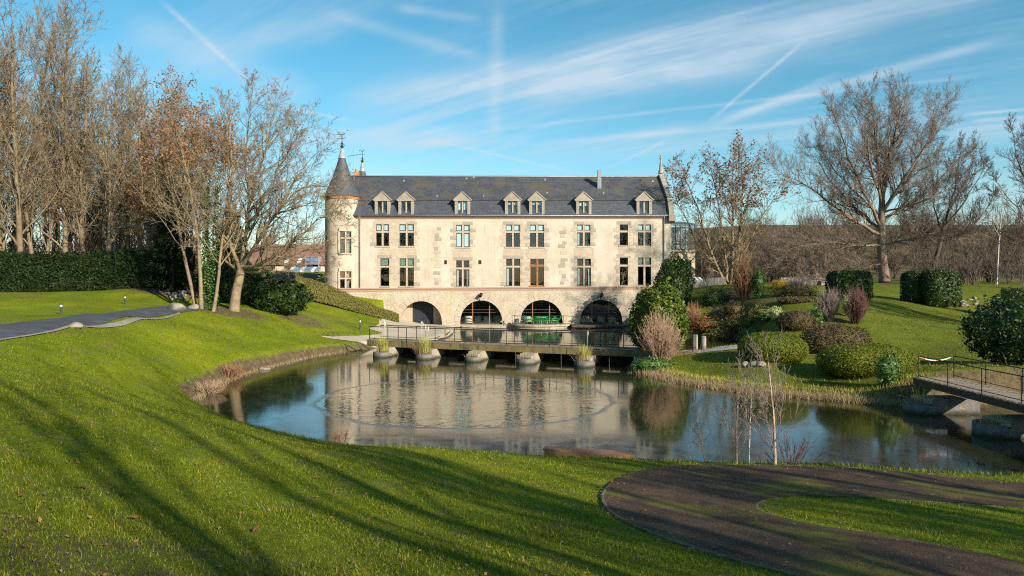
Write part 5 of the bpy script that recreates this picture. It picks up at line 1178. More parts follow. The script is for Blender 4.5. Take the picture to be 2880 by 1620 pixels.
# -- big bare tree on the right lawn
b3 = on(2490, 86.0); Yb = 86.0
tr_p = [(b3-np.array([0,0,.5]), .72), (q(2482,740), .54), (q(2478,660), .47), (q(2480,590), .38), (q(2482,520), .3)]
limbs = [([q(2482,560),q(2470,470),q(2460,370,1),q(2450,270,1)], .34, .05), ([q(2481,540),q(2500,440),q(2530,340,-1),q(2540,260,-1)], .34, .05),
         ([q(2480,600),q(2530,520,-2),q(2590,430,-3),q(2650,350,-3)], .28, .04), ([q(2480,620),q(2550,580,2),q(2630,520,3),q(2700,440,3)], .26, .04),
         ([q(2478,640),q(2430,540,-2),q(2380,430,-3),q(2350,330,-3)], .28, .04), ([q(2478,660),q(2400,620,-1),q(2320,560,-2),q(2240,500,-2.5),q(2190,490,-3)], .28, .03),
         ([q(2479,650),q(2420,600,3),q(2340,520,4),q(2290,430,4)], .24, .03), ([q(2478,690),q(2400,690,-2),q(2310,680,-3),q(2220,700,-3),(q(2180,740,-3))], .2, .03),
         ([q(2480,690),q(2560,670,-2),q(2640,650,-3),q(2720,690,-3)], .2, .03), ([q(2482,560),q(2510,430,3),q(2500,300,4)], .22, .04), ([q(2481,580),q(2440,430,-3),q(2410,300,-4)], .22, .04),
         ([q(2481,590),q(2570,470,3),q(2620,380,4),(q(2640,300,4))], .2, .035), ([q(2480,740),q(2420,760,-3),q(2350,790,-4),q(2270,770,-5)], .14, .03), ([q(2480,610),q(2360,500,1),q(2300,400,1)], .18, .03), ([q(2480,600),q(2620,560,-3),q(2720,500,-4)], .18, .03)]
fineB = [dict(seg=5, sides=4, wig=.12, up=.10, tip=.25), dict(n=7, t0=.12, ang=34, len=.5, fall=.3, rr=.6, seg=4, sides=3, wig=.14, up=.09, tip=.3),
         dict(n=6, t0=.12, ang=34, len=.5, fall=.3, rr=.62, seg=2, sides=3, wig=.15, up=.08, tip=.35), dict(n=5, t0=.1, ang=36, len=.75, fall=.3, rr=.6, seg=1, sides=1, wig=.15, up=.05, tip=.4)]
limb_tree('great_tree', np.random.default_rng(21), b3, tr_p, limbs, fineB, mats['bark_brown'], 'huge bare tree with a domed crown on the right lawn', .0095, dens=2.0, reach=3.5)
# -- its neighbour and the tree at the right edge
b4 = on(2615, 93.0); Yb = 93.0
tr_p = [(b4-np.array([0,0,.4]), .36), (q(2640,700), .28), (q(2660,620), .24)]
limbs = [([q(2660,620),q(2690,520),q(2700,420)], .2, .03), ([q(2655,640),q(2720,560,-2),q(2770,470,-2)], .16, .03), ([q(2650,660),q(2620,560,2),q(2640,460,2)], .14, .03), ([q(2645,680),q(2740,640,-2),q(2790,560,-2)], .14, .03), ([q(2640,690),q(2580,640,1),q(2550,560,1)], .13, .03), ([q(2662,610),q(2730,480,3),q(2740,420,3)], .14, .03)]
limb_tree('bare_tree', np.random.default_rng(22), b4, tr_p, limbs, fineB, mats['bark_grey'], 'slimmer bare tree leaning right beside the huge domed tree', .013, dens=1.1)
b5 = on(2960, 76.0); Yb = 76.0
tr_p = [(b5-np.array([0,0,.4]), .4), (q(2958,700), .3), (q(2955,600), .25)]
limbs = [([q(2955,620),q(2900,540),q(2860,450),q(2850,380)], .2, .03), ([q(2956,650),q(2890,620,-2),q(2840,560,-3),q(2810,520,-3)], .17, .03), ([q(2955,600),q(2960,480),q(2940,350)], .2, .03), ([q(2957,690),q(2880,680,1),q(2830,660,1)], .14, .03), ([q(2955,600),q(3010,500),q(3050,400)], .2, .03), ([q(2955,620),(q(2905,520,3)),q(2890,420,3)], .16, .03)]
limb_tree('bare_tree', np.random.default_rng(23), b5, tr_p, limbs, fineB, mats['bark_grey'], 'dark bare tree cut off by the right edge of the picture', .012, dens=1.0)
# white birch stem on the far lawn
rg = np.random.default_rng(24)
tree('birch_tree', rg, on(2803, 86), [((0,0,-.3),(.0,0,1),11.5,.13)], [dict(seg=10, sides=6, wig=.03, up=.02, tip=.2), dict(n=16, t0=.4, ang=35, len=.24, fall=.4, rr=.4, seg=4, sides=4, wig=.1, up=.08, tip=.3), dict(n=5, t0=.2, ang=35, len=.45, fall=.3, rr=.6, seg=3, sides=3, wig=.12, up=.05), dict(n=3, t0=.2, ang=35, len=.45, fall=.3, rr=.6, seg=1, sides=3, wig=.12)], mats['bark_pale'], 'thin pale birch on the far lawn near the right edge', minr=.010)
# -- young birches at the near water's edge
def sapling(px, py, h, r, bark, label, seed, n1, lean=0.0, s0=.25):
    rg = np.random.default_rng(seed); b = gp(px, py)
    return tree('young_birch', rg, b, [((0,0,-.1),(lean,0,1),h,r)], [dict(seg=10, sides=7, wig=.02, up=.02, tip=.2, flare=1.1),
        dict(n=n1, t0=s0, ang=42, len=.42, fall=.5, rr=.38, seg=6, sides=4, wig=.06, up=.10, tip=.3), dict(n=7, t0=.25, ang=30, len=.42, fall=.3, rr=.6, seg=3, sides=3, wig=.08, up=.06, tip=.4), dict(n=3, t0=.3, ang=28, len=.5, fall=.2, rr=.7, seg=2, sides=3, wig=.08)], bark, label, group='young birches by the near bank', minr=.0045, twig=mats['twig_grey'])
sapling(2180,1306,3.0,.045,mats['bark_birch'],'young birch with the thickest orange-white stem on the near bank',31,22,.0,.02)
sapling(2107,1302,2.3,.022,mats['bark_pale'],'very thin white birch stem left of the thickest young birch',32,8,-.02,.3)
sapling(2072,1302,2.6,.028,mats['bark_brown'],'brown-stemmed young birch, second of the close pair left of the thickest',33,16,-.03,.05)
sapling(1985,1297,1.5,.016,mats['twig_red'],'small forked sapling on the near bank, nearest the timber beam',34,7,-.25,.1)
# ------------------------------------------------------------------ twiggy shrubs
def twig_shrub(name, base, w, h, n, mat, label, seed, cat='shrub', group=None, depth=None, minr=.007, levels=3, flat=0.0, cone=.75, fan=1.0):
    rg = np.random.default_rng(seed); st = []
    for k in range(n):
        a = rg.uniform(0, 2*pi); u = sqrt(rg.uniform(0,1)); ex, ey = u*cos(a)*w/2, u*sin(a)*(depth or w)/2; ez = h*(1-flat*u*u)*rg.uniform(.7,1.0)*sqrt(max(1-.75*u*u,.05))
        s0 = np.array([ex*.22, ey*.22, -.1]); d = np.array([ex*fan, ey*fan, ez])-s0; L = np.linalg.norm(d)
        st.append((s0, d, L*cone, .012+.006*h/2))
    lv_ = [dict(seg=5, sides=4, wig=.05, up=.04, tip=.4), dict(n=5, t0=.3, ang=22, len=.42, fall=.3, rr=.6, seg=3, sides=3, wig=.08, up=.08, tip=.4), dict(n=3, t0=.2, ang=24, len=.5, fall=.3, rr=.7, seg=2, sides=3, wig=.1, up=.06)][:levels]
    root = empty(name, base, label, cat, group); V, Q, _ = grow(rg, st, lv_, minr)
    nv, nb = n*6*4, n*5*4
    obj('stems', mesh_np('stems', V[:nv], [Q[:nb]], True), mat, root)
    if levels > 1: obj('twigs', mesh_np('twigs', V[nv:], [Q[nb:]-nv], True), mat, root)
    TRI[0] += 2*len(Q); return root
# ------------------------------------------------------------------ leafy shrubs and clipped hedges
def ico(n=2):
    import bmesh
    bm = bmesh.new(); bmesh.ops.create_icosphere(bm, subdivisions=n, radius=1); V = np.array([v.co[:] for v in bm.verts]); Fc = np.array([[v.index for v in f.verts] for f in bm.faces]); bm.free(); return V, Fc
ICO_V, ICO_F = ico(3)
def superel(V, e):
    """unit sphere -> rounded box, e=1 sphere, smaller = boxier"""
    return V/((np.abs(V)**(2/e)).sum(1, keepdims=True)**(e/2)+1e-9)
def leaf_shape(rng, n, radii, leaf, e=1.0, lump=.10, shell=.25, aspect=.5, zmin=-.95, tilt=.9, lseed=0, stray=.16):
    """leaf quads through the outer shell of a lumpy rounded body centred on the origin"""
    d = nrm(rng.normal(0,1,(n*2,3))); d = d[d[:,2] > zmin-.2][:n]; n = len(d)
    if e < .7:
        pc_ = rng.uniform(-1,1,(n,3)); ax_ = rng.integers(0,5,n); pc_[np.arange(n), np.where(ax_ < 2, 0, np.where(ax_ < 4, 1, 2))] = np.where(ax_ == 4, 1, np.where(ax_ % 2 == 0, 1, -1)); d = nrm(pc_)
    s = superel(d, e) if e < 1 else d
    ph = np.random.default_rng(lseed).uniform(0, 6, 6)
    lum = 1+lump*(np.sin(s[:,0]*5+ph[0])*np.sin(s[:,1]*5+ph[1])+np.sin(s[:,2]*6+ph[2])*np.sin(s[:,0]*7+ph[3]))*.7
    r = lum*(1-shell*rng.uniform(0,1,n)**2)*(1+stray*rng.uniform(0,1,n)**7)
    c = s*r[:,None]*np.array(radii); nr_ = nrm(d/np.array(radii)); 
    u = nrm(np.cross(nr_+rng.normal(0,tilt,(n,3)), rng.normal(0,1,(n,3)))); w = nrm(np.cross(u, nr_+rng.normal(0,tilt*.6,(n,3)))); sz = leaf*np.exp(rng.normal(0,.32,(n,1)))
    gp_ = np.sin(s[:,0]*9+ph[4])*np.sin(s[:,1]*8+ph[5])*np.sin(s[:,2]*10+ph[0])+rng.normal(0,.12,n)
    keep = (c[:,2] > zmin*radii[2]) & ((gp_ < .42) | (e < 1)); c, u, w, sz = c[keep], u[keep], w[keep], sz[keep]; n = len(c)
    V = np.stack([c-u*sz*.5, c+w*sz*aspect*.5, c+u*sz*.5, c-w*sz*aspect*.5], 1).reshape(-1,3)
    core = (superel(ICO_V, e) if e < 1 else ICO_V).copy(); cl = 1+lump*(np.sin(core[:,0]*5+ph[0])*np.sin(core[:,1]*5+ph[1])+np.sin(core[:,2]*6+ph[2])*np.sin(core[:,0]*7+ph[3]))*.7
    core = core*cl[:,None]*(1-shell*1.0)*np.array(radii); core[:,2] = np.maximum(core[:,2], zmin*radii[2])
    return V, np.arange(n*4).reshape(-1,4), core
def bush(name, base, size, n, leaf, mat, label, seed, e=1.0, lump=.1, cat='shrub', group=None, shell=.25, stem=True, aspect=.5, sink=.12, rz=0.0, core_mat=None, tilt=.9, stray=.16):
    rg = np.random.default_rng(seed); w, dp, h = size; rad = (w/2, dp/2, h/2)
    root = empty(name, base, label, cat, group, rz); V, Q, core = leaf_shape(rg, n, rad, leaf, e, lump, shell, aspect, lseed=seed, tilt=tilt, stray=stray)
    off = np.array([0,0,h/2-sink])
    obj('foliage', mesh_np('foliage', V+off, [Q]), mat, root); TRI[0] += 2*len(Q)
    obj('inner_growth', mesh_np('inner_growth', core+off, [ICO_F], True), core_mat or mat, root)
    if stem:
        sm_ = MB()
        for k in range(4):
            a = k*1.6+seed; sm_.tube([(.08*cos(a),.08*sin(a),-.2),(w*.18*cos(a),dp*.18*sin(a),h*.5)], [.05,.025], 5)
        obj('stem', sm_.mesh('stem'), mats['bark_brown'], root)
    return root
def span(x0, x1, y0, y1, Y=None):
    """photo box -> base point on the ground, width, height (at the base's own distance)"""
    b = gp((x0+x1)/2, y1) if Y is None else on((x0+x1)/2, Y)
    Y = b[1]; return b, (x1-x0)/F*Y, (H-(y0-HZ)/F*Y)-b[2]
# ------------------------------------------------------------------ footbridges with planted piers
mats['deck_wood'] = M('deck_wood', [(.3,(.15,.115,.08)),(.7,(.28,.225,.165))], 1.5, .85, .3, 14)
mats['bridge_beam'] = M('bridge_beam', [(.3,(.11,.085,.04)),(.55,(.2,.15,.06)),(.75,(.17,.16,.05))], 1.8, .9, .5, 12, stretch=(1,1,.6), layers=[((.05,.045,.03),2.2,.52,.66,.7)])
mats['pier'] = M('pier', [(.3,(.27,.225,.165)),(.7,(.38,.32,.24))], 1.2, .9, .3, 12)
mats['pot_stone'] = M('pot_stone', [(.3,(.095,.085,.078)),(.7,(.2,.18,.165))], 2.5, .9, .5, 14, layers=[((.45,.28,.04),1.8,.6,.7,.7)])
tidemark(mats['pier'], .02, .22, (.05,.05,.02)); tidemark(mats['pot_stone'], .02, .22, (.03,.034,.014))
BL0, BL1 = np.array([-10.0,49.8]), np.array([10.6,41.7]); bu = (BL1-BL0)/np.linalg.norm(BL1-BL0); bn_ = np.array([-bu[1], bu[0]]); BLEN = np.linalg.norm(BL1-BL0); BW = 1.5; BZ = 1.02
def bp(s, t, z): p = BL0+bu*s+bn_*t; return (p[0], p[1], z)
br1 = empty('footbridge', (0, 46, 0), 'long low wooden footbridge with thin black railings across the pond', 'bridge')
plank = MB().box(-.5,.5,-.5,.5,-.5,.5).mesh('plank'); plank.materials.append(mats['deck_wood'])
def planks(par, n, L, w, place, ang):
    for k in range(n):
        s = L*(k+.5)/n; c = place(s); o = piece('plank', plank, None, par, c[0], c[1], c[2]+(.006 if k % 3 else 0), L/n-.022, w, .045); o.rotation_euler = (0,0,ang)
planks(br1, 112, BLEN+.6, BW, lambda s: bp(s-.3, BW/2, BZ-.02), math.atan2(bu[1], bu[0]))
for t in (.06, BW-.06): obj('side_beam', MB().beam(bp(-.2,t,BZ-.24), bp(BLEN+.2,t,BZ-.24), .14, .38), mats['bridge_beam'], br1)
mats['weir'] = M('weir', [(.3,(.012,.011,.008)),(.7,(.03,.028,.018))], 2, .9, .3)
for k in range(12): obj('weir_board', MB().beam(bp(1.0+BLEN*.86*k/12,BW-.25,.02), bp(1.0+BLEN*.86*(k+1)/12-.04,BW-.25,.02), .08, .95), mats['weir'], br1)
NP = 15
for t in (.05, BW-.05):
    railing(br1, [bp(BLEN*k/NP, t, BZ) for k in range(NP+1)], .93, mats['iron'], .12, r=.024)
def reed_clump(rng, c, n, h, spread, mat_, par, name, droop=.35, w=.012):
    a = rng.uniform(0, 2*pi, n); u = np.sqrt(rng.uniform(0,1,n)); b = np.array(c)+np.stack([u*spread*np.cos(a), u*spread*np.sin(a), np.zeros(n)], 1)
    hh = h*rng.uniform(.55,1.1,n); ln = droop*rng.uniform(.1,1,n)*u; dx = np.stack([np.cos(a+rng.normal(0,.5,n)), np.sin(a+rng.normal(0,.5,n)), np.zeros(n)], 1)
    side = np.stack([-dx[:,1], dx[:,0], np.zeros(n)], 1)*w; up = np.array([0,0,1.])
    p1 = b+up*(hh*.55)[:,None]+dx*(hh*ln*.4)[:,None]; p2 = b+up*(hh*(1-.35*ln))[:,None]+dx*(hh*ln*1.3)[:,None]
    V = np.stack([b-side, b+side, p1+side*.8, p1-side*.8, p2], 1).reshape(-1,3); i = np.arange(n)*5
    off = np.array(par.location) if par is not None else 0
    return obj(name, mesh_np(name, V-off, [np.stack([i,i+1,i+2,i+3],1), np.stack([i+3,i+2,i+4],1)]), mat_, par)
def planter(s_px, wl, zt, label, plant, seed, x_y=None, axis_=None, box=True, pierlen=2.9, grp='planted stone piers of the long footbridge'):
    """pier wall under the deck with a round-nosed planter at its upstream end"""
    if x_y is None:
        # intersection of the photo column with the line 0.75 m in front of the bridge
        k = (s_px-CX)/F; o = BL0-bn_*1.0; s = (k*o[1]-o[0])/(bu[0]-k*bu[1]); c = o+bu*s; ax_u, ax_n = bu, bn_
    else: c, (ax_u, ax_n) = np.array(x_y), axis_
    rg = np.random.default_rng(seed); root = empty('pier_planter', (c[0], c[1], 0), label, 'planter', grp)
    W3 = lambda u, n, z: (c[0]+ax_u[0]*u+ax_n[0]*n, c[1]+ax_u[1]*u+ax_n[1]*n, z)
    r = wl/2
    wallm = MB(); th = r*.8; wallm.hexa([W3(-th,.25,-.9),W3(th,.25,-.9),W3(th,pierlen,-.9),W3(-th,pierlen,-.9)], [W3(-th,.25,.6),W3(th,.25,.6),W3(th,pierlen,.6),W3(-th,pierlen,.6)])
    obj('pier_wall', wallm, mats['pier'] if x_y is None else mats['pot_stone'], root)
    pot = MB(); n = 14; a0 = math.atan2(ax_u[1], ax_u[0])
    pot.lathe([(r*.97,-.9),(r*1.02,.05),(r,zt),(r-.09,zt),(r-.1,zt-.14),(0,zt-.14)], (c[0], c[1], 0), n, a0+pi, a0+2*pi)
    pot.hexa([W3(-r,0,-.9),W3(r,0,-.9),W3(r,.45,-.9),W3(-r,.45,-.9)], [W3(-r,0,zt-.1),W3(r,0,zt-.1),W3(r,.45,zt-.1),W3(-r,.45,zt-.1)])
    obj('planter_wall', pot, mats['pot_stone'], root)
    if box:
        bx_ = MB()
        for (u0,u1,n0,n1) in ((-r*.75,r*.75,-.1,.0),(-r*.75,-r*.65,.0,.55),(r*.65,r*.75,.0,.55)):
            bx_.hexa([W3(u0,n0,zt-.05),W3(u1,n0,zt-.05),W3(u1,n1,zt-.05),W3(u0,n1,zt-.05)], [W3(u0,n0,zt+.16),W3(u1,n0,zt+.16),W3(u1,n1,zt+.16),W3(u0,n1,zt+.16)])
        obj('wooden_box', bx_, mats['pier'], root)
    obj('soil', MB().hexa([W3(-r*.7,-.3,zt-.1),W3(r*.7,-.3,zt-.1),W3(r*.7,.5,zt-.1),W3(-r*.7,.5,zt-.1)], [W3(-r*.6,-.2,zt+.05),W3(r*.6,-.2,zt+.05),W3(r*.6,.5,zt+.12),W3(-r*.6,.5,zt+.12)]), mats['soil'], root)
    pc = np.array([c[0]+ax_n[0]*.1, c[1]+ax_n[1]*.1, zt+.02])
    if plant:
        lab, hgt, nb, plumes, dry = plant
        g = empty('grass_clump', pc, lab, 'grass clump', 'ornamental grasses on the piers')
        reed_clump(rg, pc, nb, hgt, r*.62, mats['reed'], g, 'blades', .45)
        if dry: reed_clump(rg, pc-np.array([r*.5,.25,.05]), dry, hgt*.75, r*.6, mats['dry_reed'], g, 'dead_blades', 1.3)
        for k in range(plumes):
            a = rg.uniform(0,6.3); x0 = pc+np.array([.2*cos(a),.1*sin(a),0]); hp = hgt*rg.uniform(1.35,1.9); t_ = x0+np.array([rg.uniform(-.12,.12),0,hp])
            obj('plume', MB().tube([x0, x0*.5+t_*.5, t_*.8+x0*.2, t_*.9+x0*.1, t_], [.006,.006,.012,.045,.008], 6), mats['plume'], g)
    return root
G_ = 'ornamental grasses on the piers'
planter(1073,1.12,.34,'stone pier planter nearest the left bank under the footbridge',('bright clump of tall grass with plumes on the pier nearest the left bank',1.15,170,4,30),51,box=False)
planter(1193,1.12,.34,'stone pier planter second from the left, overhung with dead grass',('fullest clump of tall grass with dead blades hanging, second pier from the left',1.25,230,4,150),52,box=False)
planter(1330,1.08,.3,'low stone pier planter third from the left with short weeds',('few short weeds on the third pier from the left',.35,35,0,15),53)
planter(1478,1.15,.34,'stone pier planter fourth from the left with yellow lichen and dead stalks',('sparse dead stalks on the fourth pier from the left',.55,12,0,30),54)
planter(1642,1.18,.36,'stone pier planter fifth from the left with a box and one bright grass clump',('bright grass clump with one white plume on the pier nearest the big bush',1.05,130,1,50),55)
planter(1800,1.1,.3,'dark stone pier at the right bank under the big bush',None,56,box=False)
b_g = empty('grass_clump', bp(7.3, 2.6, .1), 'single clump of green grass standing in the water behind the footbridge', 'grass clump', 'ornamental grasses on the piers'); reed_clump(np.random.default_rng(57), np.array(b_g.location), 130, 1.1, .35, mats['reed'], b_g, 'blades', .4)
# right-hand footbridge
br2 = empty('footbridge', (17.7, 24, 0), 'short plank footbridge leaving the picture at the right edge', 'bridge')
RX0, RX1, RZ = 16.85, 18.45, 1.2; RY0, RY1 = 16.5, 29.9
for k in range(78):
    piece('plank', plank, None, br2, (RX0+RX1)/2+.02*sin(k*2.1), RY1-(k+.5)*.172, RZ-.02+.006*(k%2), RX1-RX0, .15, .05)
for x in (RX0+.08, RX1-.08): obj('side_beam', MB().beam((x,RY0,RZ-.17),(x,RY1,RZ-.17),.13,.24), mats['dark_wood'], br2)
for x in (RX0+.06, RX1-.06): railing(br2, [(x, 29.6-2.0*k, RZ) for k in range(7)], .92, mats['iron'], .12, r=.017)
tape = MB(); n = 10
for k in range(n): pass
tp_ = [(RX0+.06+(RX1-RX0-.12)*k/10, 29.6, RZ+.90-.16*sin(pi*k/10)) for k in range(11)]
mats['tape_red'] = M('tape_red', [(.3,(.55,.12,.05)),(.7,(.65,.16,.07))], 3, .6, 0); mats['tape_white'] = M('tape_white', [(.3,(.7,.7,.68)),(.7,(.78,.78,.76))], 3, .6, 0)
tpe = empty('barrier_tape', (RX0,29.6,RZ+.8), 'red and white barrier tape across the end of the plank footbridge', 'tape')
for k in range(10): obj('tape_stripe', MB().beam(tp_[k], tp_[k+1], .006, .035), mats['tape_red' if k in (0,1,5) else 'tape_white'], tpe)
ax2 = (np.array([0.,-1.]), np.array([1.,0.]))
planter(0,1.2,.45,'stone planter with dry grass under the far end of the plank footbridge',('dry tufts of grass in the planter under the far end of the plank footbridge',.5,25,0,70),58,(16.35,28.5),ax2,True,2.1,'planted stone piers of the plank footbridge')
planter(0,1.3,.42,'stone planter with dry grass at the right edge under the plank footbridge',('dry tufts of grass in the planter at the right edge of the picture',.55,30,0,80),59,(16.55,24.4),ax2,True,2.1,'planted stone piers of the plank footbridge')

# ------------------------------------------------------------------ hedges and evergreens
def hedge(name, line, w, h, n, leaf, mat, label, seed, hfun=None, lump=.12, step=.7, cat='hedge'):
    """clipped or loose hedge along a ground line: leaves on a lumpy prism over a core"""
    rg = np.random.default_rng(seed); A = resample(np.array(line, float)[:, :2], 60); S = np.concatenate([[0], np.cumsum(np.linalg.norm(np.diff(A, axis=0), axis=1))]); L = S[-1]
    T = np.gradient(A, axis=0); T = T/np.linalg.norm(T, axis=1)[:,None]; N = np.stack([-T[:,1], T[:,0]], 1)
    hw = lambda t: (h if hfun is None else np.interp(t, np.linspace(0,1,len(hfun)), hfun))
    def surf(t, a, r):      # a in 0..1 round the section from one foot over the top to the other
        x = np.interp(t*L, S, A[:,0]); y = np.interp(t*L, S, A[:,1]); nx = np.interp(t*L, S, N[:,0]); ny = np.interp(t*L, S, N[:,1])
        ang = pi*a; cu = np.sign(np.cos(ang))*np.abs(np.cos(ang))**.45*w/2; cv = np.abs(np.sin(ang))**.45*hw(t)
        lm = 1+lump*(np.sin(t*L*1.1+a*5+seed)*.5+np.sin(t*L*2.7+a*9)*.5)
        f = r*lm; X = x+nx*cu*f; Y = y+ny*cu*f
        return np.stack([X, Y, tz(x, y)+cv*(1-(1-f)*.6)], 1), np.stack([nx*np.cos(ang), ny*np.cos(ang), np.sin(ang)], 1)
    t, a = rg.uniform(0,1,n), rg.uniform(0,1,n); lowa = np.arcsin(rg.uniform(0,1,n)**2.22)/pi; sel = rg.uniform(0,1,n); a = np.where(sel < .4, lowa, np.where(sel < .8, 1-lowa, a))
    c, d = surf(t, a, 1-.22*rg.uniform(0,1,n)**2); c[:,2] -= .05
    u = nrm(np.cross(d+rg.normal(0,.8,(n,3)), rg.normal(0,1,(n,3)))); w_ = nrm(np.cross(u, d+rg.normal(0,.5,(n,3)))); sz = leaf*rg.uniform(.6,1.35,(n,1))
    base = np.array([A[30,0], A[30,1], float(tz(A[30,0],A[30,1])[0])]); root = empty(name, base, label, cat)
    V = np.stack([c-u*sz*.5, c+w_*sz*.28, c+u*sz*.5, c-w_*sz*.28], 1).reshape(-1,3)
    obj('foliage', mesh_np('foliage', V-base, [np.arange(n*4).reshape(-1,4)]), mat, root); TRI[0] += 2*n
    nt_, na = 60, 13; tt, aa = np.meshgrid(np.linspace(0,1,nt_), np.linspace(0,1,na), indexing='ij'); cv_, _ = surf(tt.ravel(), aa.ravel(), np.full(tt.size, .84)); i = (np.arange(nt_-1)[:,None]*na+np.arange(na-1)[None]).ravel()
    obj('inner_growth', mesh_np('inner_growth', cv_-base, [np.stack([i,i+na,i+na+1,i+1],1)], True), mat, root); return root
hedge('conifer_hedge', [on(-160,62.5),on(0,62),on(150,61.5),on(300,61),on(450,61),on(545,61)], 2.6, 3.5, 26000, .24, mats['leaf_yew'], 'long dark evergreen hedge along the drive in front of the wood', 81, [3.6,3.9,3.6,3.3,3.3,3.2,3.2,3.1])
wl_pts = [gp(1128,913),gp(1060,900),gp(1000,888),gp(940,877),gp(890,868),gp(862,858)]
hl = [(-11.9,74.4),(-13.8,74.0),(-15.8,73.2),(-17.8,72.3),(-19.8,71.0),(-21.4,69.4)]
hedge('sloping_hedge', hl, 2.4, 1.5, 16000, .15, mats['leaf_hedge_brown'], 'olive-brown clipped hedge sloping down to the first arch', 82, [.9,1.1,1.2,1.3,1.5,1.8])
hedge('bank_hedge', [(-14.6,75.6),(-16.6,75.4),(-18.6,75.1),(-20.6,74.6),(-22.5,73.8)], 1.5, 1.2, 9000, .15, mats['leaf_hedge_brown'], 'upper strip of clipped olive hedge against the retaining wall left of the arches', 83, [1.0,1.2,1.4,1.6,1.8])
b, w_, h_ = span(655,862,782,882,57.5)
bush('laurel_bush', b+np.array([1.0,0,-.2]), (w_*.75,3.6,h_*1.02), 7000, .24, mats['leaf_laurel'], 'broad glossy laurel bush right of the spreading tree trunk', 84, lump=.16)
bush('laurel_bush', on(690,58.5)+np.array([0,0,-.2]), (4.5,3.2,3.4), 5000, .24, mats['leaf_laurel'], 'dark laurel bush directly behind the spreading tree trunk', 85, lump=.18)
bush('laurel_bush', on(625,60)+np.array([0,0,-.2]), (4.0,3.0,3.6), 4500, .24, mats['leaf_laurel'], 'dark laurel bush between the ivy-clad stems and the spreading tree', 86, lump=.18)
b, w_, h_ = span(700,760,752,790,86); bush('shrub', b, (3.2,2.5,2.0), 1500, .22, mats['leaf_ivy'], 'small bright green shrub before the outbuilding', 87)
# conifers in the wood
def conifer(px, Y, h, w, label, seed):
    rg = np.random.default_rng(seed); b = on(px, Y); n = 6500; z = h*(.08+.92*(1-np.sqrt(rg.uniform(0,1,n)))); a = rg.uniform(0,2*pi,n); lay = .82+.18*np.sin(z*5.5+a*2)
    r = w/2*(1-z/h)**.75*lay*np.sqrt(rg.uniform(.35,1,n))+.1
    c = np.stack([r*np.cos(a), r*np.sin(a), z-.25*r], 1); out = np.stack([np.cos(a), np.sin(a), np.full(n,-.35)], 1)
    u = nrm(out+rg.normal(0,.35,(n,3))); v_ = nrm(np.cross(u, rg.normal(0,1,(n,3)))); s = rg.uniform(.25,.6,(n,1))
    V = np.stack([c-u*s*.5, c+v_*s*.16, c+u*s*.6, c-v_*s*.16], 1).reshape(-1,3); root = empty('conifer', b, label, 'tree', 'dark conifers in the wood')
    obj('crown', mesh_np('crown', V, [np.arange(n*4).reshape(-1,4)]), mats['leaf_yew'], root); obj('trunk', MB().tube([(0,0,-.3),(0,0,h*.9)], [.2,.04], 7).mesh('trunk'), mats['bark_brown'], root)
conifer(482,59.5,9.6,4.4,'tall dark conifer just left of the ivy-clad stems',91); conifer(262,84,10,4,'dark conifer deep among the trunks left of centre of the wood',92); conifer(650,70,8.5,5,'dark conifer behind the spreading tree',93); conifer(60,86,9,4.5,'dark conifer deep in the wood near the left edge',94)
# ivy on the clump stems
rg = np.random.default_rng(95); n = 2600; zi = rg.uniform(0,9,n)**1.0; k = rg.integers(0,2,n)
sx_ = np.where(k == 0, -.1, .45)+zi*np.where(k == 0, .01, .03); ai = rg.uniform(0,2*pi,n); ri = .3*rg.uniform(.6,1.3,n)*(1-zi/14)
c = np.stack([sx_+ri*np.cos(ai), .25+ri*np.sin(ai), zi], 1); u = nrm(rg.normal(0,1,(n,3))); v_ = nrm(np.cross(u, rg.normal(0,1,(n,3)))); s = .2*rg.uniform(.6,1.2,(n,1))
iv = empty('ivy', b0, 'green ivy climbing the multi-stemmed tree beside the drive', 'ivy'); obj('leaves', mesh_np('leaves', np.stack([c-u*s*.5,c+v_*s*.3,c+u*s*.5,c-v_*s*.3],1).reshape(-1,3), [np.arange(n*4).reshape(-1,4)]), mats['leaf_ivy'], iv)
# wood undergrowth
def thicket(name, pts, hs, mat, label, seed, cat='undergrowth', minr=.012, per=5):
    rg = np.random.default_rng(seed); st = []
    for (x, y), h in zip(pts, hs):
        z = float(tz(x,y)[0])
        for k in range(per):
            a = rg.uniform(0,2*pi); ln = rg.uniform(.05,.5); st.append(((x+rg.normal(0,.3),y+rg.normal(0,.3),z-.2),(sin(ln)*cos(a),sin(ln)*sin(a),cos(ln)),h*rg.uniform(.5,1),.02+.01*h))
    V, Q, _ = grow(rg, st, [dict(seg=4,sides=3,wig=.1,up=.05,tip=.4), dict(n=6,t0=.2,ang=38,len=.45,fall=.3,rr=.6,seg=2,sides=3,wig=.15,up=.08,tip=.4), dict(n=7,t0=.15,ang=36,len=.6,fall=.3,rr=.7,seg=1,sides=1,wig=.15,up=.06)], minr)
    TRI[0] += 2*len(Q); return obj(name, mesh_np(name, V, [Q], True), mat, None, label=label, cat=cat, kind='stuff')
rg = np.random.default_rng(96)
px_, Yy = rg.uniform(-150,560,150), rg.uniform(66,100,150)
thicket('wood_undergrowth', [((p-CX)/F*y, y) for p, y in zip(px_, Yy)], rg.uniform(2.5,7,150), mats['bark_brown'], 'tangle of bare undergrowth between the trunks of the wood', 97, minr=.014)
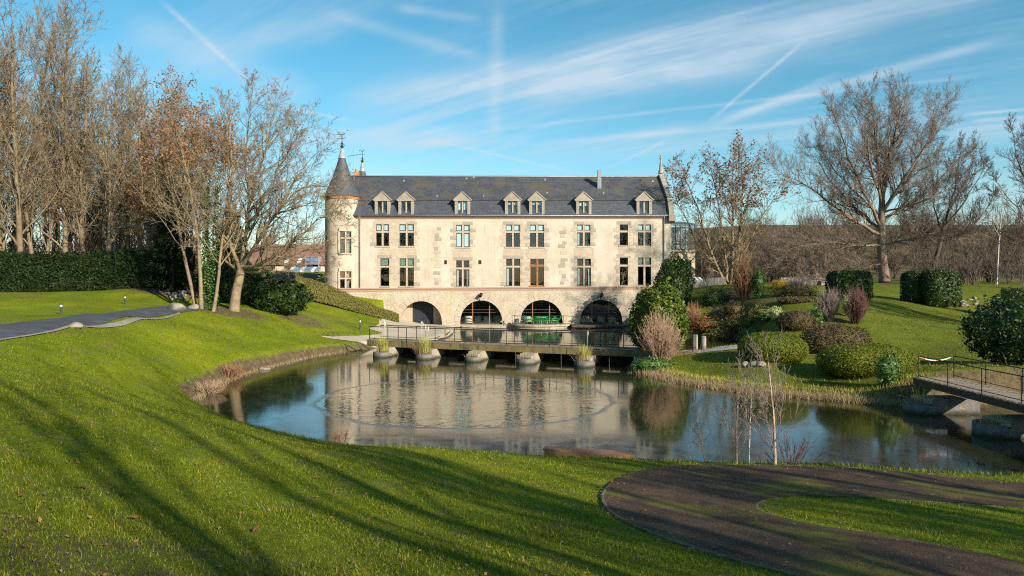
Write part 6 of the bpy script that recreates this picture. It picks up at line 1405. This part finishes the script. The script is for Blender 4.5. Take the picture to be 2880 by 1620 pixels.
# hillside wood at the back right and behind the left wood
xs_, ys_ = rg.uniform(10,190,330), rg.uniform(104,230,330); ok = (xs_/ys_ < .85) & (xs_/ys_ > .12); xs_, ys_ = xs_[ok], ys_[ok]
thicket('hillside_wood', list(zip(xs_, ys_)), (3.5+5*sstep(ys_,110,180)+rg.uniform(-1.5,2.5,len(xs_)))*(1+.35*np.sin(xs_*.21+ys_*.05)*np.sin(xs_*.07+1)), mats['twig_far'], 'far brown bare wood covering the low hillside behind the garden', 98, 'wood', .03, 6)
xs_, ys_ = rg.uniform(-110,-20,80), rg.uniform(118,190,80)
thicket('far_wood', list(zip(xs_, ys_)), rg.uniform(4,9,80), mats['twig_far'], 'far brown bare wood behind the outbuilding and the left wood', 99, 'wood', .03, 5)
xs_, ys_ = rg.uniform(20,66,110), rg.uniform(84,104,110); ok = (xs_/ys_ > .24) & ((xs_/ys_ < .44) | (xs_/ys_ > .56) ); xs_, ys_ = xs_[ok], ys_[ok]
thicket('scrub', list(zip(xs_, ys_)), rg.uniform(2,5.5,len(xs_)), mats['bark_grey'], 'grey-brown bare scrub along the far side of the right lawn', 100, 'scrub', .013, 5)
# ------------------------------------------------------------------ right-hand garden shrubs
b, w_, h_ = span(1776,1932,826,1028); b = on(1853, 43.5)
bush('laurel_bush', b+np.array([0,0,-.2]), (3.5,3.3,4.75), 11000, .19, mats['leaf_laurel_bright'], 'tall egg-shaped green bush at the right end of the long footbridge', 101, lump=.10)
twig_shrub('twig_bush', on(1856,41.2)+np.array([0,0,-.1]), 2.75, 3.35, 190, mats['twig_beige'], 'round pinkish-brown leafless bush in front of the egg-shaped green bush', 102, flat=.0, cone=.78, minr=.006)
bush('ivy_mound', on(1838,40.2), (2.6,1.2,.9), 1400, .12, mats['leaf_ivy'], 'low dark ivy at the foot of the pinkish-brown bush', 103, stem=False, cat='ivy')
b, w_, h_ = span(1848,1945,722,850,66.5); bush('holly', on(1896,69.5)+np.array([0,0,-.2]), (3.5,3.2,5.4), 6500, .21, mats['leaf_laurel'], 'tall dark evergreen in front of the right end of the manor', 104, e=1, lump=.16, cat='tree')
TOP = [('topiary_dome',2080,2266,930,1022,'clipped green dome, the smaller one nearer the gravel',105,.9,3.0), ('topiary_dome',2308,2568,962,1064,'wide clipped green dome beside the plank footbridge',106,.9,3.2)]
for nm, x0, x1, y0, y1, lab, sd, e_, dp in TOP:
    b, w_, h_ = span(x0,x1,y0,y1+(-6)); bb = b+np.array([(b[0]/b[1])*dp*.25, dp*.25, 0]); bb[2] = float(tz(bb[0],bb[1])[0])
    h_ = H-(y0-HZ)/F*(bb[1])-bb[2]
    bush(nm, bb+np.array([0,0,-.25]), (w_*1.03,dp,h_+.3), 18000, .075, mats['leaf_topiary'], lab, sd, e=.85, lump=.03, shell=.12, cat='topiary', group='clipped domes', tilt=.6, stray=.03)
def block(x0, x1, y0, y1, Y, dp, lab, sd, n=5000):
    bb = on((x0+x1)/2, Y); w_ = (x1-x0)/F*Y; h_ = H-(y0-HZ)/F*Y-bb[2]
    bush('square_hedge', bb+np.array([0,0,-.15]), (w_,dp,h_+.15), n, .19, mats['leaf_laurel'], lab, sd, e=.42, lump=.03, shell=.14, cat='hedge', group='clipped evergreen blocks', tilt=.7, stray=.05)
block(2333,2441,758,845,62,2.8,'dark square-cut evergreen block standing alone left of the pair',111)
block(2542,2600,760,845,64.5,1.8,'narrow left block of the pair of clipped evergreens',112,3500)
block(2590,2686,757,847,63.5,2.9,'broad rounded right block of the pair of clipped evergreens',113)
bush('laurel_bush', on(2862,60)+np.array([0,0,-.2]), (3.6,3,2.9), 4000, .2, mats['leaf_laurel'], 'rounded evergreen at the right edge above the great laurel', 114, cat='shrub')
bush('laurel_bush', on(2905,34.0)+np.array([0,0,-.3]), (5.6,4.8,3.9), 12000, .17, mats['leaf_laurel'], 'great dark laurel at the right edge behind the plank footbridge', 115, lump=.14, shell=.3)
def low(x0,x1,y0,y1,Y,dp,mat,lab,sd,n=4000,leaf=.09,e=.8,sh=.2):
    bb = on((x0+x1)/2, Y); w_ = (x1-x0)/F*Y; h_ = max(H-(y0-HZ)/F*Y-bb[2], .5)
    return bush('low_hedge', bb+np.array([0,0,-.15]), (w_,dp,h_+.15), n, leaf, mats[mat], lab, sd, e=e, lump=.06, shell=sh, cat='shrub', group='clipped brownish shrubs', stray=.07)
low(2255,2442,907,1005,42,2.6,'leaf_olive','wide clipped brown-green hedge behind the two domes',121,8000,.11)
low(2188,2290,870,935,52,2.6,'leaf_olive','rounded brown-red clipped shrub left of the upright twig bushes',122,4500,.11)
low(2190,2300,835,875,60,2.2,'leaf_olive','low dark trimmed shrub above the rounded brown-red one',123,3000,.12)
twig_shrub('twig_bush', on(2332,53), 2.0, 2.5, 110, mats['twig_grey'], 'upright grey-purple twig bush left of the red-topped one', 124, minr=.008, flat=.0, cone=.85)
twig_shrub('twig_bush', on(2406,52), 1.9, 2.7, 120, mats['twig_maroon'], 'upright twig bush with a dark red top below the square evergreen block', 125, minr=.008, cone=.85)
twig_shrub('twig_bush', on(2092,65), 2.4, 4.2, 120, mats['twig_rust'], 'tall rust-brown twig bush beside the rusty-leaved tree trunk', 126, minr=.009, cone=.85)
bush('shrub', on(2133,64), (1.1,1.1,3.0), 1500, .14, mats['leaf_ivy'], 'narrow upright green shrub right of the rust-brown twig bush', 127, lump=.32, shell=.4)
bush('shrub', on(1978,64.5), (2.8,2,2.0), 1500, .14, mats['leaf_rust'], 'rust-red leafy shrub on the bank behind the egg-shaped bush', 128, lump=.4, shell=.6)
twig_shrub('twig_bush', on(1945,65.5), 2.4, 2.6, 80, mats['twig_rust'], 'loose reddish twigs on the bank right of the dark evergreen', 129, minr=.009)
bush('shrub', on(2030,62.5), (3.0,2,1.5), 2500, .12, mats['leaf_hedge_brown'], 'spreading olive shrub on the bank below the rusty-leaved tree', 130, lump=.32, shell=.4)
bush('shrub', on(2195,70), (1.7,1.4,1.1), 900, .12, mats['leaf_yellow'], 'small bright yellow shrub left of the lone square block', 131, lump=.15)
twig_shrub('twig_bush', on(2245,69), 3.0, 1.6, 60, mats['twig_grey'], 'low grey twig bush right of the yellow shrub', 132, minr=.009)
bush('shrub', on(2183,57), (1.2,1,1.1), 900, .11, mats['leaf_cream'], 'small cream-variegated shrub at the left of the clipped brown shrubs', 133, lump=.15)
bush('shrub', on(2382,54.5), (.8,.8,1.8), 700, .11, mats['leaf_cream'], 'thin pale-leaved shrub between the two upright twig bushes', 134, lump=.15)
bush('shrub', on(2295,52), (1.0,.9,1.5), 900, .13, mats['leaf_ivy'], 'bright green shrub tucked between the brown shrub and the grey twigs', 135, lump=.32, shell=.4)
bush('shrub', on(2160,59), (1.6,1.2,.9), 1200, .12, mats['leaf_ivy'], 'low green shrub below the narrow upright shrub', 136, lump=.32, shell=.4)
bush('shrub', on(2092,62.0)+np.array([0,0,-.2]), (3.0,2.2,1.7), 2600, .12, mats['leaf_hedge_brown'], 'olive shrub on the slope right of the spreading olive one', 151, lump=.3, shell=.4)
bush('shrub', on(2118,58.5)+np.array([0,0,-.2]), (2.6,2.0,1.4), 2200, .12, mats['leaf_ivy'], 'green shrub low on the slope above the gravel', 152, lump=.3, shell=.4)
bush('shrub', on(2066,64.5)+np.array([0,0,-.2]), (2.4,1.8,1.6), 1800, .13, mats['leaf_olive'], 'brown shrub on the slope between the rust-brown twigs and the water', 153, lump=.3, shell=.4)
twig_shrub('twig_bush', on(2060,63.0), 2.6, 1.6, 60, mats['twig_rust'], 'low rusty twigs at the water edge below the rusty-leaved tree', 154, minr=.009)
bush('shrub', on(2150,60.5)+np.array([0,0,-.2]), (2.6,2.0,1.3), 2000, .11, mats['leaf_hedge_brown'], 'low olive shrub left of the cream-variegated one', 155, lump=.3, shell=.4)
bush('shrub', on(2235,63.0)+np.array([0,0,-.2]), (4.2,2.0,1.2), 2400, .12, mats['leaf_olive'], 'long low brown planting below the yellow shrub', 156, lump=.3, shell=.4)
bush('shrub', on(2010,66.5), (3.0,1.8,1.8), 2000, .13, mats['leaf_laurel'], 'dark low evergreen left of the rusty-leaved tree', 137, lump=.32, shell=.4)
# ivy and weeds on the far right bank, dead grass along the waterline
def bank_tufts(name, line, n, h, mat, label, seed, spread=.25, droop=.9, up=.12, w=.012):
    rg = np.random.default_rng(seed); A = resample(np.array(line, float), 200); i = rg.integers(0,199,n); t = rg.uniform(0,1,n)[:,None]; c = A[i]*(1-t)+A[i+1]*t + rg.normal(0,spread,(n,2))
    z = np.maximum(tz(c[:,0], c[:,1]), 0)-.02; a = rg.uniform(0,2*pi,n); hh = h*rg.uniform(.4,1.1,n); dx = np.stack([np.cos(a),np.sin(a)],1)*(hh*droop*rg.uniform(.1,1,n))[:,None]
    b = np.c_[c, z]; side = np.c_[-np.sin(a), np.cos(a), np.zeros(n)]*w; p2 = b+np.c_[dx, hh]
    V = np.stack([b-side, b+side, p2], 1).reshape(-1,3); TRI[0] += n
    return obj(name, mesh_np(name, V, [np.arange(n*3).reshape(-1,3)]), mats[mat], None, label=label, cat='grass', kind='stuff')
right_shore = POND[27:34]; left_shore = POND[0:8]; near_shore = np.concatenate([POND[38:], POND[:1]])
bank_tufts('bank_grass', right_shore, 9000, .34, 'dry_reed', 'straw-coloured dead grass hanging over the right bank of the pond', 141, .28)
bank_tufts('bank_grass', left_shore, 3000, .16, 'dry_reed', 'brown dead grass and bramble along the left shore', 142, .2)
bank_tufts('bank_grass', right_shore+np.array([.5,.6]), 5000, .22, 'reed', 'green tufts on top of the right bank', 143, .35)
bank_tufts('bank_grass', near_shore+np.array([0,-.35]), 9000, .12, 'blade', 'green grass fringe on the near bank above the water', 144, .18)
rg = np.random.default_rng(150); n = 26000; Xc = rg.uniform(7,36,n); Yc = rg.uniform(30,72,n)
cl_ = np.sin(Xc*1.1+Yc*.5)+np.sin(Yc*.9-Xc*.7)+rg.normal(0,.7,n); k_ = (cl_ > .1) & ~inside(Xc, Yc, POND) & (Xc/Yc < .75) & ((Xc < 24+.0*Yc) | (rg.uniform(0,1,n) < .35)) & ~((Xc > RX0-.3) & (Xc < RX1+.3) & (Yc < 30.2))
Xc, Yc = Xc[k_], Yc[k_]; n = len(Xc); hh = rg.uniform(.05,.22,n); a = rg.uniform(0,2*pi,n); b_ = np.stack([Xc, Yc, tz(Xc,Yc)-.02], 1); sd = np.stack([-np.sin(a), np.cos(a), np.zeros(n)], 1)*.018; tpz = b_+np.stack([np.cos(a)*hh*.7, np.sin(a)*hh*.7, hh], 1)
h2 = n*2//3
obj('ground_cover', mesh_np('ground_cover', np.stack([b_-sd,b_+sd,tpz],1)[:h2].reshape(-1,3), [np.arange(h2*3).reshape(-1,3)]), mats['leaf_hedge_brown'], None, label='low olive ground cover over the right-hand garden', cat='plants', kind='stuff')
obj('dead_stalks', mesh_np('dead_stalks', np.stack([b_-sd*.7,b_+sd*.7,tpz],1)[h2:].reshape(-1,3), [np.arange((n-h2)*3).reshape(-1,3)]), mats['dry_reed'], None, label='scattered straw-coloured dead stalks in the right-hand garden', cat='plants', kind='stuff')
iv2 = bush('ivy', on(2497,31.2), (1.1,.7,1.5), 1200, .10, mats['leaf_ivy'], 'ivy-covered stump on the right bank before the wide dome', 145, stem=False, cat='ivy')
twig_shrub('bramble', gp(640,1062), 2.2, .9, 60, mats['twig_rust'], 'reddish bramble tangle at the left end of the pond', 146, minr=.006)
twig_shrub('bramble', gp(590,1105), 1.8, .7, 50, mats['twig_beige'], 'dry twiggy tangle at the left tip of the pond', 147, minr=.006)
twig_shrub('bramble', gp(962,1246), .8, .62, 14, mats['twig_red'], 'small red-twigged shrub on the near bank in front of the reflection', 148, minr=.004)
twig_shrub('bramble', gp(2225,1306), 2.4, 1.0, 16, mats['twig_maroon'], 'wine-red arching twigs round the thickest young birch', 149, minr=.0035)
# ------------------------------------------------------------------ small things
mats['beam_wood'] = M('beam_wood', [(.3,(.14,.08,.045)),(.7,(.30,.17,.09))], 2, .8, .5, 10, stretch=(.4,3,3))
p0, p1 = P(1530,1270,21.4), P(1786,1290,20.8); z0 = .10
bm_ = empty('timber_beam', (p0+p1)/2*np.array([1,1,0]), 'long brown timber beam lying at the near edge of the water', 'beam')
obj('top_board', MB().beam((p0[0],p0[1],z0+.16),(p1[0],p1[1],z0+.12),.42,.05), mats['beam_wood'], bm_); obj('side_board', MB().beam((p0[0],p0[1]-.19,z0),(p1[0],p1[1]-.19,z0-.04),.045,.27), mats['beam_wood'], bm_); obj('end_board', MB().beam((p1[0]-.01,p1[1]-.16,z0-.04),(p1[0]-.01,p1[1]+.2,z0-.04),.05,.27), mats['beam_wood'], bm_)
for nm in ((.1,),(.9,)):
    t = nm[0]; c = p0*(1-t)+p1*t; obj('support', MB().box(c[0]-.08,c[0]+.08,c[1]-.1,c[1]+.1,-.8,z0), mats['dark_wood'], bm_)
mats['lamp_post'] = M('lamp_post', [(.3,(.03,.03,.035)),(.7,(.06,.06,.065))], 3, .5, 0); mats['lamp_white'] = M('lamp_white', [(.3,(.7,.7,.68)),(.7,(.78,.78,.76))], 3, .5, 0)
for px, py, lab in [(172,884,'black bollard light with a white top, the left one along the drive'),(352,856,'black bollard light with a white top, the right one along the drive'),(1013,926,'grey bollard light with a white top on the lawn by the footbridge')]:
    c = gp(px, py); h = .62 if px < 900 else .85
    l = empty('bollard_light', c, lab, 'lamp', 'bollard lights')
    obj('post', MB().lathe([(.06,-.1),(.06,h*.70)], c, 10), mats['lamp_post'], l, sm=True); obj('lens', MB().lathe([(.055,h*.70),(.06,h*.72),(.06,h*.85),(.05,h*.88)], c, 10), mats['lamp_white'], l, sm=True); obj('cap', MB().lathe([(.085,h*.88),(.085,h),(0,h+.02)], c, 10), mats['lamp_post'], l)
mats['rock'] = M('rock', [(.3,(.17,.14,.105)),(.7,(.30,.26,.205))], 2, .9, .6, 8, .05)
def rock(base, size, label, seed, group=None, mat='rock', cat='rock'):
    rg = np.random.default_rng(seed); V = ICO_V[:]; n = np.ones(len(V))
    for k in range(5):
        d = nrm(rg.normal(0,1,3)); n = np.minimum(n, 1/np.maximum(V@d, 1e-3)*rg.uniform(.55,.85))
    V = V*n[:,None]*np.array(size)/2+np.array([0,0,size[2]*.25])
    o = obj('rock', mesh_np('rock', V, [ICO_F]), mats[mat], None, label=label, cat=cat, group=group); o.location = tuple(base); return o
rock(gp(497,872), (1.5,.9,.75), 'large pale boulder beside the drive left of the multi-stemmed tree', 161); rock(gp(210,922), (.75,.5,.35), 'flat pale rock on the lawn edge of the drive', 162); rock(gp(544,869), (.8,.6,.55), 'grey-white rock at the foot of the multi-stemmed tree', 163)
rgk = np.random.default_rng(164)
for k in range(16):
    px, py = rgk.uniform(468,524), rgk.uniform(816,846); rock(gp(px,py), (rgk.uniform(.3,.7),rgk.uniform(.3,.5),rgk.uniform(.2,.45)), 'pale stone in the rockery heap at the end of the dark hedge', 170+k, 'rockery stones by the hedge')
for k in range(12):
    px, py = rgk.uniform(2668,2760), rgk.uniform(835,868); rock(gp(px,py), (rgk.uniform(.3,.6),rgk.uniform(.3,.5),rgk.uniform(.2,.4)), 'pale stone in the heap right of the pair of clipped blocks', 190+k, 'stone heap on the right lawn')
rock(gp(744,1040), (.75,.35,.25), 'pale stone slab lying on the left shore', 205)
for k, px in enumerate((2098,2122,2140)): rock(gp(px,1030), (.5,.4,.35), ['pale stone under the smaller dome, left one of three','pale stone under the smaller dome, middle one of three','pale stone under the smaller dome, right one of three'][k], 207+k, 'stones under the smaller dome')
hp = gp(928,946); hr = empty('low_hoop_rail', hp, 'low black hoop rail on the lawn at the tip of the pale path', 'rail')
for k in range(3):
    x = hp[0]-.3+.4*k; obj('hoop', MB().tube([(x-.25,hp[1]-.1*k,hp[2]-.05),(x-.22,hp[1]-.1*k,hp[2]+.26),(x,hp[1]-.1*k,hp[2]+.36),(x+.22,hp[1]-.1*k,hp[2]+.26),(x+.25,hp[1]-.1*k,hp[2]-.05)], .02, 6), mats['iron'], hr)
for k, (px, py0, py1) in enumerate([(1955,941,976),(1979,946,970)]):
    Y = 54.0+2*k; c = on(px, Y); zt = H-(py0-HZ)/F*Y
    o_ = empty('mooring_post', (c[0],Y,-.3), ['pale wooden post in the water behind the gravel, the left one','pale wooden post in the water behind the gravel, the right one'][k], 'post', 'wooden posts behind the gravel'); obj('post', MB().lathe([(.2,-.8),(.2,zt-.06),(.17,zt),(0,zt+.01)], (c[0],Y,0), 10), mats['pier'], o_); obj('post_cap', MB().lathe([(.205,zt-.12),(.21,zt-.09),(.205,zt-.06)], (c[0],Y,0), 10), mats['bridge_beam'], o_)
# timber terrace with leaning poles on the far lawn
py_ = 82.0; fxp = lambda px: (px-CX)/F*py_
zl = float(tz(fxp(2270), py_)[0])
pfn = empty('picket_fence', (fxp(2260),py_,zl), 'pale low wooden fence on the far lawn left of the lone square block', 'fence')
for k in range(34): piece('picket', slat, None, pfn, fxp(2198)+k*.155, py_, zl+.4, .10, .03, .9)
obj('rail', MB().box(fxp(2198)-.05,fxp(2198)+5.3,py_+.02,py_+.06,zl+.62,zl+.72), mats['pier'], pfn)
obj('timber_box', MB().box(fxp(2306),fxp(2329),py_-.4,py_+.4,zl-.1,zl+.48), mats['pier'], None, label='pale square timber box beside the low fence on the far lawn', cat='box')
tpp = empty('pole_frame', (fxp(2310),py_+1,zl), 'bare frame of leaning wooden poles beside the low fence on the far lawn', 'pole frame')
for x0_, x1_ in ((2304,2308),(2310,2309.5),(2315,2311),(2320,2313),(2297,2284)): obj('pole', MB().tube([(fxp(x0_),py_+1,zl-.1),(fxp(x1_),py_+1.2,H-(768-HZ)/F*py_)], .045, 6), mats['twig_beige'], tpp)
# fallen leaves on the lawn
lfm = MB().add([(0,-.5,0),(.22,-.15,.06),(.3,.1,.03),(.1,.3,.08),(0,.5,.02),(-.14,.25,.05),(-.3,.05,.1),(-.2,-.2,.02)], [(0,1,2),(0,2,3),(0,3,4),(0,4,5),(0,5,6),(0,6,7)]).mesh('fallen_leaf'); lfm.materials.append(mats['leaf_rust'])
for k, (px, py) in enumerate([(250,1322),(376,1467),(60,1200),(388,1170),(215,1047),(152,972),(295,1048),(522,1072),(108,1140),(470,990),(700,1150),(1125,1276),(238,1380),(60,1405),(1655,1490),(1640,1525),(890,1350),(1290,1560),(720,1500),(75,1550),(1100,1340),(178,1037)]):
    c = gp(px, py); o_ = obj('fallen_leaf', lfm, None, None, label='fallen red-brown leaf lying on the near lawn', cat='leaf', group='fallen leaves'); s = .085+.05*((k*37) % 10)/10; o_.scale = (s,s,s); o_.location = (c[0],c[1],c[2]+.055); o_.rotation_euler = (.5*sin(k*3.1),.4*cos(k*2.3),k*1.9)
# ------------------------------------------------------------------ grass blades and daisies
rg = np.random.default_rng(300); N = 270000
Yg = np.exp(rg.uniform(np.log(5.2), np.log(58), N)); Xg = rg.uniform(-.86,.86,N)*Yg
pn = np.sin(Xg*1.7+Yg*.7)*np.sin(Yg*1.9-Xg*.4)
bad = inside(Xg, Yg, POND) | inside(Xg, Yg, PATH_POLY) | inside(Xg, Yg, COURT_POLY) | ((Xg < np.interp(Yg, rA[:,1], rA[:,0])) & (Yg > 22)) | (seg_dist(Xg, Yg, oW[4:, :2], False) < .03)
Xg, Yg, pn = Xg[~bad], Yg[~bad], pn[~bad]; Zg = tz(Xg, Yg); n = len(Xg)
hg = rg.uniform(.012,.045,n)*(1+.35*pn)*(1+Yg/50)*np.where(rg.uniform(0,1,n) < .06, 1.8, 1.0); wg_ = .0036*(1+Yg/8); a = rg.uniform(0,2*pi,n); ln = rg.uniform(.2,.9,n)*hg; b_ = np.stack([Xg,Yg,Zg-.005],1); sd = np.stack([-np.sin(a),np.cos(a),np.zeros(n)],1)*wg_[:,None]
a2 = a+rg.normal(0,.6,n); tpz = b_+np.stack([np.cos(a2)*ln, np.sin(a2)*ln, hg],1)
obj('grass_blades', mesh_np('grass_blades', np.stack([b_-sd,b_+sd,tpz],1).reshape(-1,3), [np.arange(n*3).reshape(-1,3)]), mats['blade'], None, label='short green grass covering the near lawn', cat='grass', kind='stuff'); TRI[0] += n
dm = rg.uniform(0,1,n) < .0011; dc = b_[dm & (Yg < 21)]+np.array([0,0,.05]); nd = len(dc)
V = (dc[:,None]+np.stack([.019*np.cos(2*pi*np.arange(6)/6), .019*np.sin(2*pi*np.arange(6)/6)-.0, .013*np.sin(2*pi*np.arange(6)/6)*-1],1)[None]).reshape(-1,3)
mats['daisy'] = M('daisy', [(.3,(.7,.7,.68)),(.7,(.8,.8,.78))], 3, .7, 0)
obj('daisies', mesh_np('daisies', V, [np.arange(nd*6).reshape(-1,6)]), mats['daisy'], None, label='tiny white daisies scattered over the near lawn', cat='flowers', kind='stuff')
# leaf litter, too small to pick apart
rg = np.random.default_rng(310); n = 2600; Yl = np.exp(rg.uniform(np.log(5.5), np.log(30), n)); Xl = rg.uniform(-.8,.8,n)*Yl; k_ = ~inside(Xl, Yl, POND); Xl, Yl = Xl[k_], Yl[k_]
w1 = rg.integers(0, len(oW), 700); Xl = np.r_[Xl, oW[w1,0]+rg.normal(0,.16,700)]; Yl = np.r_[Yl, oW[w1,1]+rg.normal(0,.16,700)]; n = len(Xl)
cl = np.stack([Xl, Yl, tz(Xl,Yl)+.045], 1); u = nrm(np.stack([rg.normal(0,1,n), rg.normal(0,1,n), rg.normal(0,.3,n)], 1)); v_ = nrm(np.cross(u, np.stack([rg.normal(0,.4,n), rg.normal(0,.4,n), np.ones(n)], 1))); s_ = rg.uniform(.02,.055,(n,1))
obj('leaf_litter', mesh_np('leaf_litter', np.stack([cl-u*s_*.6, cl+v_*s_*.35, cl+u*s_*.6, cl-v_*s_*.35],1).reshape(-1,3), [np.arange(n*4).reshape(-1,4)]), mats['leaf_dry'], None, label='tiny brown leaf litter scattered over the near lawn and path', cat='leaves', kind='stuff')
print('TRIS', TRI[0])
